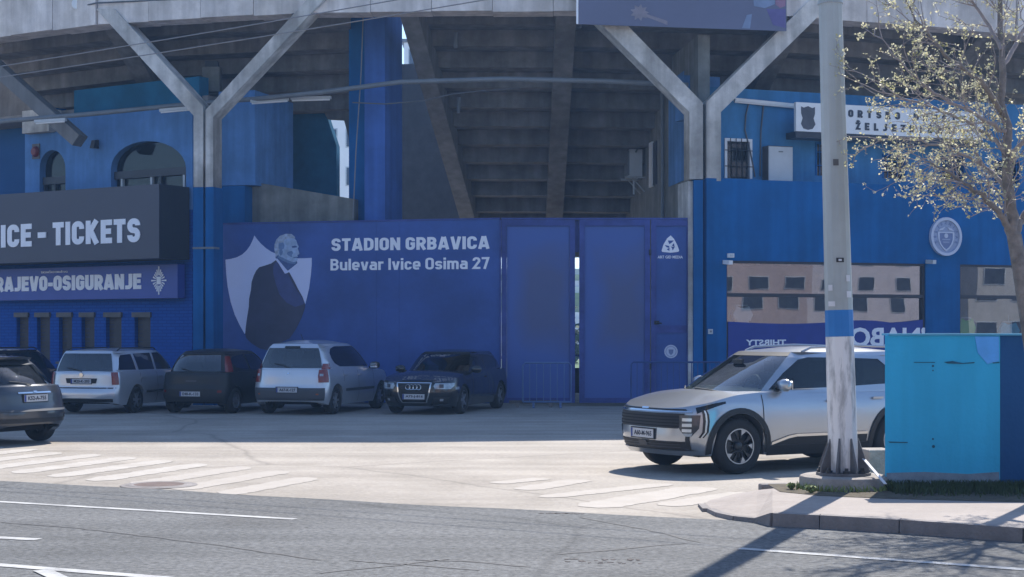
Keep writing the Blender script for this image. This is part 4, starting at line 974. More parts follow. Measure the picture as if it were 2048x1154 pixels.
mb = MB(); TR.slab(mb, s_ - .04, s_ + .06, z_ - .03, z_ + .03, .082, .1); mb.build('lens', M['offwhite'], fl)
# cabinet on the upper wall
r_ = rect(TR, 1536, 291, 1585, 356, UO + .3)
cbn = thing('electrical_cabinet', 'pale grey electrical cabinet standing beside the barred white framed window', 'cabinet', TR.pt(r_[0][0], zT, UO + .2))
mb = MB(); TR.slab(mb, r_[0][0], r_[1][0], zT + .003, r_[2][1], UO + .005, UO + .3); mb.build('casing', M['lintel'], cbn)
mb = MB(); TR.slab(mb, r_[0][0] + .01, r_[1][0] - .01, zT + .03, r_[2][1] - .02, UO + .302, UO + .325); mb.build('door', M['offwhite'], cbn)
mb = MB(); sh_ = (r_[0][0] + r_[1][0]) / 2; TR.slab(mb, sh_ - .06, sh_ + .06, r_[2][1] - .16, r_[2][1] - .13, UO + .327, UO + .34); mb.build('handle', M['pipe'], cbn)
# conduit strips and strip lamp on upper wall
a, b_ = TR.pt(TR.s_at(1466, UO), TR.sz(1466, 200, UO)[1], UO + .08), TR.pt(TR.s_at(1590, UO), TR.sz(1590, 212, UO)[1], UO + .08)
fl = thing('fluorescent_lamp', 'white strip lamp high on the blue upper wall beside the club name board', 'strip lamp', (a + b_) / 2, group='strip lamps under the stand')
MB().bar(a, b_, .1, .08).build('housing', M['white'], fl)
MB().tube([a + Vector((0, -.02, -.06)), b_ + Vector((0, -.02, -.06))], .022, 8).build('tube', M['white'], fl)
def uw(px, py, o=.03): s_, z_ = TR.sz(px, py, UO + o); return TR.pt(s_, z_, UO + o)
tag(MB().tube([uw(1498, 205), uw(1492, 230), uw(1490, 260), uw(1500, 300), uw(1506, 330), uw(1510, 354)], .02, 6).build('wall_cable', M['cable']), 'dark cable hanging loosely in front of the white framed barred window', 'cable')
tag(MB().tube([uw(1528, 205), uw(1522, 260), uw(1520, 352)], .02, 6).build('wall_cable', M['cable']), 'dark straight conduit running down beside the electrical cabinet', 'cable')
# white name board
BO = UO + .75
nb = thing('name_board', 'long white name board with dark crest and lettering on the blue upper wall', 'sign', TR.pt(4, 7, BO))
b0, zb1 = TR.sz(1592, 204, BO); b1, _ = TR.sz(1966, 240, BO); zb0 = TR.sz(1592, 262, BO)[1]
mb = MB(); TR.slab(mb, b0, b1, zb0, zb1, BO - .1, BO); mb.build('board', M['white'], nb)
mb = MB(); TR.slab(mb, b0, b1, zb0 - .16, zb0 - .002, BO - .5, BO - .02); mb.build('lower_frame', M['frame_dark'], nb)
for t in (.1, .5, .9):
    sx = b0 + (b1 - b0) * t; mb = MB(); TR.slab(mb, sx - .04, sx + .04, zb0 + .1, zb0 + .2, UO + .002, BO - .102); mb.build('bracket', M['steel'], nb)
mt = TR.mat(BO + .003); H_ = zb1 - zb0
cs = [(.30, .86), (.42, .82), (.60, .88), (.78, .82), (.90, .86), (.90, .62), (.84, .46), (.92, .26), (.80, .10), (.60, .06), (.40, .10), (.30, .26), (.37, .46), (.31, .62)]
plate('crest', TR, [(b0 + (x - .09) * .92 * H_, zb0 + y * H_) for x, y in cs], [], BO + .006, .005, M['room_ink'], nb)
x0 = b0 + 1.02; x1 = b1 - .28
def mono_row(body, px0, pitch, py, hpx):
    for k, ch in enumerate(body):
        if ch == ' ': continue
        s_, z_ = TR.sz(px0 + k * pitch, py, BO); zl_ = TR.sz(1592, py, BO)[1]
        hh = hpx * 40.5 / F; ww = hh * 1.35 * glyph(ch, .26)[1]
        stroke_on('letter', ch, mt, s_ - ww / 2, zl_ - hh / 2, ww, hh, M['letter_ink'], nb, wt=.26, thick=.006)
mono_row('SPORTSKO DRU\u0160TVO', 1664, 18.7, 221, 15); mono_row('\u017dELJEZNI\u010cAR', 1716, 18.0, 246, 15)
# round crest
cs_, cz_ = TR.sz(1893.5, 473, .12); rr = .47
cr = thing('round_crest', 'round white club crest with shield mounted on the deep blue shop wall', 'crest', TR.pt(cs_, cz_ - rr, .06))
def ring(r0, r1, n=40, sy=1.06): return [(cs_ + r1 * math.cos(2 * math.pi * k / n), cz_ + r1 * sy * math.sin(2 * math.pi * k / n)) for k in range(n)], ([(cs_ + r0 * math.cos(2 * math.pi * k / n), cz_ + r0 * sy * math.sin(2 * math.pi * k / n)) for k in range(n)] if r0 else None)
M['crest_w'] = pm('crest_white', (0.50, 0.55, 0.68), .5, var=.05); M['crest_g'] = pm('crest_grey', (0.14, 0.19, 0.36), .5, var=.12, scale=6)
M['crest_m'] = pm('crest_mid', (0.28, 0.34, 0.50), .5, var=.10, scale=6)
o_, i_ = ring(.40, .47); plate('outer_ring', TR, o_, [i_], .12, .10, M['crest_w'], cr)
o_, _ = ring(0, .405); plate('disc', TR, o_, [], .08, .06, M['crest_m'], cr)
def shd(k, dz=0): return [(cs_ - .25 * k, cz_ + .12 + .0), (cs_ + .25 * k, cz_ + .12), (cs_ + .245 * k, cz_ - .05), (cs_ + .19 * k, cz_ - .2 * k), (cs_ + .10 * k, cz_ - .31 * k), (cs_, cz_ - .38 * k), (cs_ - .10 * k, cz_ - .31 * k), (cs_ - .19 * k, cz_ - .2 * k), (cs_ - .245 * k, cz_ - .05)]
plate('shield_rim', TR, shd(1.0), [[(x, z - .03) for x, z in shd(.80)]], .10, .018, M['crest_w'], cr)
plate('shield', TR, [(x, z - .03) for x, z in shd(.80)], [], .092, .01, M['crest_g'], cr)
plate('ball', TR, [(cs_ + .06 * math.cos(k * .5236), cz_ + .02 + .06 * math.sin(k * .5236)) for k in range(12)], [], .10, .008, M['crest_w'], cr)
for sgn in (-1, 1):
    plate('wing', TR, [(cs_ + sgn * .03, cz_ + .25), (cs_ + sgn * .16, cz_ + .21), (cs_ + sgn * .24, cz_ + .15), (cs_ + sgn * .10, cz_ + .17)], [], .10, .015, M['crest_w'], cr)
for zz, ww in ((-.06, .13), (-.13, .10)):
    plate('stripe', TR, [(cs_ - ww, cz_ + zz), (cs_ + ww, cz_ + zz), (cs_ + ww * .9, cz_ + zz - .03), (cs_ - ww * .9, cz_ + zz - .03)], [], .098, .006, M['crest_m'], cr)
# ring lettering, each character turned round the rim
for k, ch in enumerate('ŽELJEZNIČAR'):
    a = R(205 - k * 23.0); me = text_mesh(ch, .03, .1)
    xs = [v.co.x for v in me.vertices]; ys = [v.co.y for v in me.vertices]; me.transform(Matrix.Translation((-(min(xs) + max(xs)) / 2, -(min(ys) + max(ys)) / 2, .05)))
    me.transform(TR.mat(.081) @ Matrix.Translation((cs_ + .335 * math.cos(a), cz_ + .355 * math.sin(a), 0)) @ Matrix.Rotation(a - math.pi / 2, 4, 'Z') @ Matrix.Diagonal((.10, .10, .06, 1)))
    me.name = 'letter'; link_mesh('letter', me, M['crest_g'], cr)
# small plates on the blue wall beside the gate
s_, z_ = TR.sz(1421, 663, .02); kp = thing('door_buzzer', 'tiny white buzzer on the blue wall by the wide shop window', 'buzzer', TR.pt(s_, z_, .02))
mb = MB(); TR.slab(mb, s_ - .06, s_ + .06, z_ - .06, z_ + .06, .002, .03); mb.build('casing', M['offwhite'], kp)
mb = MB(); TR.slab(mb, s_ - .025, s_ + .025, z_ - .025, z_ + .025, .032, .04); mb.build('button', M['pipe'], kp)
# ================================================================== entrance hoarding and gate
FR = Plane((-.295, 39.3), (1, 0))
zF = CAMH + (HY - 438) / F * 39.3
hoard = thing('entrance_hoarding', 'blue printed hoarding with white shield, portrait and stadium address lettering', 'hoarding', FLp.pt(3.8, 0))
sL, sR = 0.02, 7.56
cuts = [sL, 2.0, 4.35, 4.95, sR]
zb_ = [4.60, 4.61, 4.61, 4.62, 4.62]
for k in range(4):
    mb = MB(); FLp.slab(mb, cuts[k] + .002, cuts[k + 1] - .002, .06, zF - .01, -.05, .0); mb.build('hoarding_sheet', M['print'], hoard)
mb = MB(); FLp.slab(mb, sL, sR, zF - .005, zF + .035, -.08, .012); mb.build('top_rail', M['gate_frame'], hoard)
for t in (sL + .05, 2.0, 4.4, 6.2, sR - .06):
    mb = MB(); FLp.slab(mb, t - .04, t + .04, 0, zF - .02, -.14, -.055); mb.build('post', M['gate_frame'], hoard)
def hp(name, px, off, mat): return pxplate(name, FLp, px, [], off, .003, M[mat], hoard)
Z5 = 230 / 1106.0
def z5(pts): return [(430 + x * Z5, 460 + y * Z5) for x, y in pts]
hp('printed_shield', z5([(378, 52), (402, 85), (440, 130), (490, 175), (540, 208), (590, 228), (640, 246), (700, 262), (790, 272), (860, 272), (930, 268), (930, 330), (922, 430), (905, 560), (868, 716),
    (800, 790), (700, 860), (560, 900), (420, 930), (300, 985), (284, 998), (240, 920), (190, 815), (150, 690), (122, 550), (108, 420), (100, 285), (150, 278), (210, 262), (262, 235), (305, 195), (340, 145), (362, 98)]), .004, 'shield')
# lower right of the shield is cut by the suit; figure of a man in a dark suit, seen from the side
hp('printed_suit', z5([(585, 290), (540, 322), (470, 345), (425, 358), (395, 392), (372, 440), (352, 500), (345, 580), (328, 660), (325, 740), (310, 830), (296, 930), (290, 1000), (300, 1040), (350, 1090), (430, 1140), (520, 1160), (620, 1090), (720, 1040), (780, 950), (830, 850), (862, 760), (868, 716), (840, 640), (800, 570), (745, 470), (712, 405), (680, 420), (640, 360)]), .0075, 'suit')
hp('printed_lapel', z5([(590, 300), (560, 350), (560, 420), (585, 520), (620, 620), (690, 700), (770, 740), (840, 720), (862, 700), (800, 590), (740, 480), (712, 410), (690, 425), (640, 370)]), .0105, 'suit_lit')
hp('printed_collar', z5([(585, 275), (600, 275), (650, 335), (700, 395), (712, 405), (690, 416), (672, 420), (625, 345)]), .0135, 'shield')
hp('printed_neck', z5([(585, 235), (582, 268), (640, 325), (700, 392), (760, 345), (792, 318), (770, 250)]), .012, 'skin_dark')
hp('printed_face', z5([(640, 80), (760, 78), (782, 100), (792, 135), (806, 160), (796, 175), (808, 215), (812, 232), (792, 240), (797, 258), (786, 266), (795, 285), (780, 306), (745, 308), (700, 290), (650, 265), (612, 250), (604, 190), (620, 130)]), .015, 'skin')
hp('printed_hair', z5([(578, 225), (570, 185), (572, 140), (590, 92), (625, 56), (680, 36), (735, 38), (765, 62), (772, 80), (720, 82), (670, 90), (662, 130), (640, 160), (628, 185), (612, 200), (608, 235), (590, 258)]), .018, 'hair')
hp('printed_sideburn', z5([(612, 130), (655, 118), (668, 150), (660, 180), (640, 190), (610, 178)]), .0205, 'skin_mid')
hp('printed_ear', z5([(618, 188), (640, 182), (652, 205), (645, 238), (628, 246), (618, 222)]), .0215, 'skin_mid')
hp('printed_cheek', z5([(700, 210), (740, 200), (752, 222), (738, 240), (742, 262), (705, 246), (690, 228)]), .0185, 'skin_mid')
hp('printed_eye', z5([(738, 156), (770, 150), (790, 158), (784, 168), (745, 172)]), .0185, 'skin_dark')
hp('printed_mouth', z5([(752, 262), (795, 256), (793, 266), (758, 270)]), .0185, 'skin_dark')
hp('printed_jaw', z5([(612, 250), (650, 265), (700, 290), (745, 308), (780, 306), (770, 328), (700, 318), (640, 290), (600, 262)]), .0165, 'skin_mid')
hp('printed_tie', z5([(700, 418), (716, 410), (760, 490), (810, 590), (800, 600), (745, 510)]), .0135, 'suit')
mtF = FLp.mat(.004)
def ftext(body, x0, yb, x1, yt, bold):
    a = FLp.sz(x0, yb, .004); b_ = FLp.sz(x1, yt, .004)
    stroke_on('lettering', body, mtF, a[0], a[1], b_[0] - a[0], b_[1] - a[1], M['letter'], hoard, wt=bold, thick=.003)
ftext('STADION GRBAVICA', 663, 502, 979, 472, .215)
ftext('Bulevar Ivice Osima 27', 661, 541, 979, 514, .18)

gate = thing('entrance_gate', 'tall double gate with faded blue brown printed sheets and a wicket door', 'gate', FR.pt(2.4, 0))
def X(px, off=0): return FR.s_at(px, off)
zg = zF - .02
def frame_leaf(name, a, b_, matl):
    s0, s1 = X(a), X(b_); fw = .13
    f = MB(); FR.slab(f, s0, s0 + fw, .08, zg - .004, -.06, .03); FR.slab(f, s1 - fw, s1, .08, zg - .004, -.06, .03)
    FR.slab(f, s0 + fw + .001, s1 - fw - .001, zg - .15, zg - .005, -.06, .028); FR.slab(f, s0 + fw + .001, s1 - fw - .001, .08, .2, -.06, .028)
    lf = f.build(name, M['gate_frame'], gate)
    mb = MB(); FR.slab(mb, s0 + fw + .002, s1 - fw - .002, .2, zg - .152, -.05, -.01); mb.build('printed_sheet', M[matl], lf)
    return lf
frame_leaf('gate_leaf', 1003, 1150, 'gate_leaf')
frame_leaf('gate_leaf', 1158.5, 1300, 'gate_leaf')
wl = frame_leaf('wicket_door', 1302, 1384, 'print')
mb = MB(); FR.slab(mb, X(1300) + .14, X(1384) - .14, 1.80, 1.98, -.009, .02); mb.build('cross_rail', M['gate_frame'], wl)
c = FR.pt(X(1313), 2.05, .035); mb = MB(); mb.box((c.x, c.y, c.z), (.12, .05, .09)); mb.tube([c, c + Vector((0, -.08, 0)), c + Vector((.12, -.08, -.02))], .018, 6); mb.build('handle', M['black'], wl)
for zz in (3.7, .9):
    c = FR.pt(X(1300), zz, .04); MB().tube([c, c + Vector((0, 0, .14))], .03, 8).build('hinge', M['black'], wl)
for px in (1001.0,):
    mb = MB(); FR.slab(mb, X(999), X(1002.4), 0, zg, -.12, .05); mb.build('gate_post', M['gate_frame'], gate)
mb = MB(); FR.slab(mb, X(1003), X(1384), zg + .002, zg + .05, -.1, .03); mb.build('top_rail', M['gate_frame'], gate)
mb = MB(); FR.slab(mb, X(1385), X(1389), 0, zg, -.2, .04); mb.build('gate_post', M['concrete'], gate)
# strip added to imitate the shade seen in the upper slit
mb = MB(); FR.slab(mb, X(1150.5), X(1158), CAMH + (HY - 504) / F * 39.3, zg - .01, -.12, -.07); mb.build('slit_shade_strip', M['gate_frame'], gate)
# printed marks on the wicket
def gp(name, px, off, mat): return pxplate(name, FR, px, [], off, .004, M[mat], gate)
K = 120 / 462.0
def z3(pts): return [(1280 + x * K, 440 + y * K) for x, y in pts]
gp('printed_logo', z3([(236, 118), (262, 145), (288, 195), (302, 235), (295, 245), (238, 252), (172, 246), (166, 236), (180, 190), (208, 142)]), -.0045, 'letter')
for q in ([(215, 158), (260, 158), (240, 178), (225, 185)], [(190, 192), (224, 200), (226, 215), (205, 210)], [(262, 178), (266, 208), (246, 196)], [(205, 225), (228, 214), (226, 238)], [(238, 205), (268, 206), (252, 235), (246, 215)]):
    gp('printed_swirl', z3(q), -.001, 'print')
a, b_ = z3([(136, 296)])[0], z3([(330, 274)])[0]
A_, B_ = FR.sz(*a), FR.sz(*b_)
text_on('small_lettering', 'ART GID MEDIA', FR.mat(-.0085), A_[0], A_[1], B_[0] - A_[0], B_[1] - A_[1], M['letter'], gate, bold=.02, thick=.003)
cx, cz = FR.sz(1342, 703)
dsk = lambda r, n=24: [(cx + r * math.cos(2 * math.pi * k / n), cz + r * math.sin(2 * math.pi * k / n)) for k in range(n)]
plate('printed_badge', FR, dsk(.165), [], -.004, .004, M['crest_w'], gate); plate('badge_ring', FR, dsk(.13), [dsk(.118)], -.0005, .003, M['crest_g'], gate)
plate('badge_centre', FR, [(cx - .06, cz + .05), (cx + .06, cz + .05), (cx + .05, cz - .04), (cx, cz - .09), (cx - .05, cz - .04)], [], -.0006, .003, M['crest_g'], gate)

# crowd barriers
def barrier(p0, p1, h, n, mat, label, grp):
    p0, p1 = Vector(p0), Vector(p1); d = (p1 - p0).normalized(); nn = Vector((-d.y, d.x, 0))
    b = thing('crowd_barrier', label, 'barrier', (p0 + p1) / 2, group=grp)
    zb = .14; fr = MB()
    fr.tube([p0 + Vector((0, 0, zb)), p0 + Vector((0, 0, h - .06)), p0 + d * .06 + Vector((0, 0, h)), p1 - d * .06 + Vector((0, 0, h)), p1 + Vector((0, 0, h - .06)), p1 + Vector((0, 0, zb)), p0 + Vector((0, 0, zb))], .022, 8)
    fr.build('frame', M[mat], b, smooth=True)
    for k in range(n):
        q = p0.lerp(p1, (k + 1) / (n + 1)); MB().tube([q + Vector((0, 0, zb)), q + Vector((0, 0, h))], .011, 6).build('bar', M[mat], b)
    for t in (.22, .78):
        q = p0.lerp(p1, t); m = MB(); m.bar(q - nn * .33 + Vector((0, 0, .02)), q + nn * .33 + Vector((0, 0, .02)), .05, .03); m.bar(q + Vector((0, 0, .03)), q + Vector((0, 0, zb)), .05, .03); m.build('foot', M[mat], b)
    return b
barrier((.26, 38.5, 0), (1.42, 38.5, 0), 1.08, 6, 'barrier', 'pale blue steel crowd barrier standing before the gate slit', 'crowd barriers at the gate')
barrier((2.85, 38.3, 0), (5.15, 38.1, 0), 1.1, 15, 'barrier_dk', 'dark navy crowd barrier standing before the wicket door behind the silver crossover', 'crowd barriers at the gate')
a, b_ = G(1018, 822), G(1122, 822); a.z = .13; b_.z = .13
a.y = b_.y = 38.72
tb = thing('timber_batten', 'pale timber batten leaning low against the gate behind the barrier', 'batten', (a + b_) / 2)
MB().bar(a, b_, .05, .07).build('wood', M['lintel'], tb); MB().box((b_.x - .2, b_.y, .05), (.08, .08, .1)).build('block', M['kerb'], tb); MB().box((a.x + .2, a.y, .05), (.08, .08, .1)).build('block', M['kerb'], tb)

# ================================================================== utility pole
PY = 17.75
pb = P(1687, 0, PY); pole = thing('utility_pole', 'tall tapered steel pole with worn white base and blue band beside the silver crossover', 'pole', (pb.x, PY, .27))
base = Vector((P(1687, 950, PY).x, PY, .30)); top = Vector((P(1661, 0, PY).x, PY + .02, P(1661, 0, PY).z))
ax = (top - base); ext = 3.2
def pole_pt(z): t = (z - base.z) / ax.z; return base + ax * t
def pole_r(z): return .167 - (z - base.z) * (.167 - .130) / ax.z
zz = lambda py: P(0, py, PY).z
def pole_seg(name, z0, z1, mat, extra=0.0):
    n = max(2, int((z1 - z0) / .5)); zs = [z0 + (z1 - z0) * k / n for k in range(n + 1)]
    return MB().tube([pole_pt(z) for z in zs], [pole_r(z) + extra for z in zs], 12).build(name, M[mat], pole, smooth=25)
pole_seg('white_shaft', .305, zz(673), 'pole_white'); pole_seg('blue_band', zz(673), zz(620), 'pole_blue', .002); pole_seg('grey_shaft', zz(620), top.z + ext, 'pole_grey')
mb = MB().lathe([(0, .272), (.30, .272), (.30, .30), (0, .30)], (base.x, base.y, 0), n=28); mb.build('flange', M['pole_gus'], pole)
for k in range(8):
    a = 2 * math.pi * k / 8 + .32; d = Vector((math.cos(a), math.sin(a), 0)); n = Vector((-d.y, d.x, 0)) * .011
    b0 = base + d * .16; o = base + d * .285; tp = base + d * .165 + Vector((0, 0, .38))
    q = [b0, o, o + Vector((0, 0, .05)), tp]
    MB().add([v - n for v in q] + [v + n for v in q], [(0, 1, 2, 3), (7, 6, 5, 4), (0, 4, 5, 1), (1, 5, 6, 2), (2, 6, 7, 3), (3, 7, 4, 0)]).build('gusset', M['pole_gus'], pole)
    o2 = base + Vector((math.cos(a + .39), math.sin(a + .39), 0)) * .255
    MB().lathe([(0, .06), (.02, .06), (.022, .03), (.04, .03), (.04, 0)], (o2.x, o2.y, .30), n=8).build('anchor_bolt', M['black'], pole)
def on_pole(name, px, py, w_, h_, mat, lab=None):
    c = P(px, py, PY); ctr = pole_pt(c.z); r_ = pole_r(c.z) + .003; a0 = math.asin(max(-.95, min(.95, (c.x - ctr.x) / r_))); rows = []
    for j in range(2):
        z = c.z + (j - .5) * h_; rows.append([Vector((pole_pt(z).x + (r_ + .001) * math.sin(a0 + (i / 4 - .5) * w_ / r_), pole_pt(z).y - (r_ + .001) * math.cos(a0 + (i / 4 - .5) * w_ / r_), z)) for i in range(5)])
    o = MB().grid(rows).build(name, M[mat], pole)
    if lab: o['label'] = lab
    return o
for px, py, w_, h_ in ((1657, 576, .055, .065), (1692, 557, .06, .07), (1694, 589, .075, .07), (1659, 608, .085, .055)): on_pole('sticker', px, py, w_, h_, 'sticker')
on_pole('number_plate', 1675, 521, .085, .05, 'black'); on_pole('plate_digits', 1675, 521, .035, .022, 'sticker')
on_pole('sticker', 1667, 327, .06, .07, 'lintel'); 
pole_seg('collar', zz(8), zz(2), 'steel', .012)
# concrete plinth
pl = thing('pole_plinth', 'round pale concrete plinth under the utility pole', 'plinth', (base.x, base.y, .0))
MB().lathe([(0, .27), (.44, .27), (.475, .258), (.485, .235), (.49, 0.0)], (base.x, base.y, 0), n=26).build('plinth', M['plinth'], pl, smooth=30)
# broken concrete blocks beside it
for (px, py, Y, sx, sy, sz, mt, lb) in [(1752, 0, 19.6, .33, .4, .42, 'plinth', 'grey brown concrete block half hidden by the cyan wall'), (1548, 0, 18.6, .34, .16, .09, 'kerb', 'low broken kerb block lying at the plinth edge')]:
    c = P(px, 0, Y); o = MB(); o.box((c.x, Y, sz / 2 + .0), (sx, sy, sz), rz=.15); ob = o.build('concrete_block', M[mt]); tag(ob, lb, 'block', 'loose concrete blocks')
    bv = ob.modifiers.new('edge', 'BEVEL'); bv.width = .02; bv.segments = 2
# white strap from pole to the wall
a, b_ = P(1727, 917, PY - .1), P(1771, 968, PY - .55)
tag(MB().bar(a, b_, .035, .008).build('strap', M['sticker']), 'white strap stretched from the pole base to the cyan wall', 'strap')

# ================================================================== painted wall by the pavement
WY = 17.6
x0, x1, x2 = P(1770, 0, WY).x, P(2001, 0, WY).x, P(2140, 0, WY).x
zt2 = P(0, 671, WY).z
wl_ = thing('painted_wall', 'low rendered street wall painted cyan with a navy end and pale cap', 'wall', ((x0 + x1) / 2, WY, .1))
def rough_panel(name, xa, xb, mat, yoff=0.0):
    nx, nz = 14, 12; rows = []
    for j in range(nz + 1):
        rows.append([Vector((xa + (xb - xa) * i / nx, WY + yoff + random.uniform(-.004, .004), .08 + (zt2 - .08) * j / nz)) for i in range(nx + 1)])
    m = MB().grid(rows); bk = [[Vector((p.x + .08, WY + .32, p.z)) for p in rows[k]] for k in (0, -1)]
    m.grid([rows[-1], bk[1]]); m.grid([[r[0] for r in rows], [Vector((r[0].x + .08, WY + .32, r[0].z)) for r in rows]]); m.grid([[r[-1] for r in rows], [Vector((r[-1].x + .08, WY + .32, r[-1].z)) for r in rows]]); m.grid(bk)
    return m.build(name, M[mat], wl_, smooth=30)
rough_panel('cyan_panel', x0, x1 - .004, 'cyan'); rough_panel('navy_panel', x1 + .002, x2, 'navy_wall', .012)
mb = MB(); mb.box(((x0 + x2) / 2 + .03, WY + .155, zt2 + .012), (x2 - x0 - .02, .36, .022)); mb.build('cap', M['rim_cyan'], wl_)
def cyan_px(name, pts, mat, off=.009, th=.004):
    pw = Plane((0, WY), (1, 0)); return pxplate(name, pw, pts, [], off, th, M[mat], wl_)
M['peri'] = pm('periwinkle_overpaint', (0.12, 0.42, 0.92), .8, var=.12, scale=5, spec=.2)
cyan_px('overpaint_patch', [(1950, 673), (1998, 673), (1998, 722), (1975, 728), (1956, 706)], 'peri')
cyan_px('bare_patch', [(1773, 946), (1850, 944), (1935, 948), (1998, 944), (2000, 976), (1930, 979), (1850, 976), (1774, 972)], 'bare')
for q in ([(1888, 724), (1905, 722), (1925, 726), (1950, 724), (1948, 726.5), (1920, 728), (1895, 727)], [(1828, 724), (1870, 724), (1870, 725.5), (1828, 725.5)], [(1776, 883), (1815, 884), (1816, 886), (1780, 885.5)], [(1985, 725), (1999, 724), (1999, 726), (1986, 727)]):
    cyan_px('crack', q, 'crack')
for (px, py, r_) in ((1866, 732, 2.4), (1866, 741, 1.6), (1867, 893, 3.2), (1866, 878, 2.0), (1818, 961, 2.2)):
    cyan_px('anchor_hole', [(px + r_ * math.cos(k * .785), py + r_ * math.sin(k * .785)) for k in range(8)], 'crack')

# ================================================================== planting
M['grass'] = pm('grass_blade', (0.05, 0.085, 0.022), .8, var=.35, scale=6, c2=(0.028, 0.05, 0.016))  # shade at the wall foot is put into this dark colour
M['weed'] = pm('weed_leaf', (0.20, 0.25, 0.07), .7, var=.3, scale=8)  # lightened so the grass beside the plinth looks sunlit
def leaf_mat():
    m, t, b = _base('young_leaf'); N, L = t.nodes, t.links
    oi = N.new('ShaderNodeTexNoise'); oi.inputs['Scale'].default_value = 7; tc = N.new('ShaderNodeTexCoord'); L.new(tc.outputs['Object'], oi.inputs['Vector'])
    ra = N.new('ShaderNodeValToRGB'); ra.color_ramp.elements[0].position = .3; ra.color_ramp.elements[1].position = .7
    ra.color_ramp.elements[0].color = (0.42, 0.40, 0.17, 1); ra.color_ramp.elements[1].color = (0.74, 0.71, 0.52, 1)
    L.new(oi.outputs['Fac'], ra.inputs['Fac']); L.new(ra.outputs['Color'], b.inputs['Base Color']); b.inputs['Roughness'].default_value = .5
    tl = N.new('ShaderNodeBsdfTranslucent'); L.new(ra.outputs['Color'], tl.inputs['Color'])
    mx = N.new('ShaderNodeMixShader'); mx.inputs[0].default_value = .45
    L.new(b.outputs[0], mx.inputs[1]); L.new(tl.outputs[0], mx.inputs[2]); L.new(mx.outputs[0], N['Material Output'].inputs[0])
    return m
M['leaf'] = leaf_mat()
# soil strip and grass along the wall and the plinth
so = MB().grid([[Vector(Z(1560, 983, .13)), Vector(Z(1640, 991, .13)), Vector(Z(1780, 997, .13)), Vector(Z(2048, 1004, .13)), Vector(Z(2200, 1008, .13))],
               [Vector(Z(1535, 968, .132)), Vector((base.x, base.y + .5, .132)), Vector((x0, WY + .2, .132)), Vector((x1, WY + .2, .132)), Vector((x2, WY + .2, .132))]]).build('soil', M['soil'])
tag(so, 'bare soil strip behind the pavement', None, None, 'structure')
def blades(n, fx, mat, name, label, h=(.05, .14), wd=.008):
    m = MB()
    for _ in range(n):
        p = fx(); hh = random.uniform(*h); a = random.uniform(0, 6.28); d = Vector((math.cos(a), math.sin(a), 0)); ln = Vector((random.gauss(0, .4), random.gauss(0, .4), 0)) * hh
        m.add([p - d * wd, p + d * wd, p + ln * .4 + d * wd * .7 + Vector((0, 0, hh * .6)), p + ln + Vector((0, 0, hh)), p + ln * .4 - d * wd * .7 + Vector((0, 0, hh * .6))], [(0, 1, 2, 3, 4)])
    o = m.build(name, M[mat]); tag(o, label, None, None, 'stuff'); return o
def strip_pt():
    t = random.random(); x = x0 - .02 + (x2 + .5 - x0) * t; return Vector((x, WY - abs(random.gauss(0, .28)) - .01, .13))
blades(5200, strip_pt, 'grass', 'grass', 'unmown grass coloured dark for the shade along the foot of the cyan wall', (.04, .12), .008)
def strip_b():
    a = random.uniform(math.pi * 1.0, math.pi * 1.98); r_ = .50 + abs(random.gauss(0, .05)); return Vector((base.x + r_ * math.cos(a), base.y + r_ * math.sin(a), .13))
def strip_c(): return Vector((P(random.uniform(1692, 1772), 0, 17.6).x, 17.65 + random.uniform(-.16, .1), .13))
blades(150, strip_b, 'weed', 'weeds', 'pale green weeds round the plinth of the pole', (.03, .09), .010)
blades(600, strip_c, 'weed', 'weeds', 'grass coloured pale green for the sun between the plinth and the cyan wall', (.04, .11), .010)
def tuft(px, Y, n, h, label):
    c = P(px, 0, Y); c.z = .13; t = thing('weed_tuft', label, 'weed', c); m = MB()
    for _ in range(n):
        a = random.uniform(0, 6.28); d = Vector((math.cos(a), math.sin(a), 0)); r_ = random.uniform(.3, 1) * h; s_ = Vector((-d.y, d.x, 0)) * .022
        b0 = c + d * .01; mid = c + d * r_ * .6 + Vector((0, 0, h * random.uniform(.5, 1.1))); e = c + d * r_ + Vector((0, 0, h * random.uniform(.2, .8)))
        m.add([b0 - s_ * .3, b0 + s_ * .3, mid + s_, e, mid - s_], [(0, 1, 2, 3, 4)])
    m.build('leaves', M['weed'], t)['kind'] = 'stuff'
    MB().tube([c - Vector((0, 0, .02)), c + Vector((0, 0, h * .4))], .008, 5).build('stem', M['weed'], t)
tuft(1622, 17.15, 40, .085, 'small bright green weed against the front of the pole plinth')
tuft(1583, 17.5, 34, .075, 'small yellowish weed at the near end of the plinth by the broken kerb')

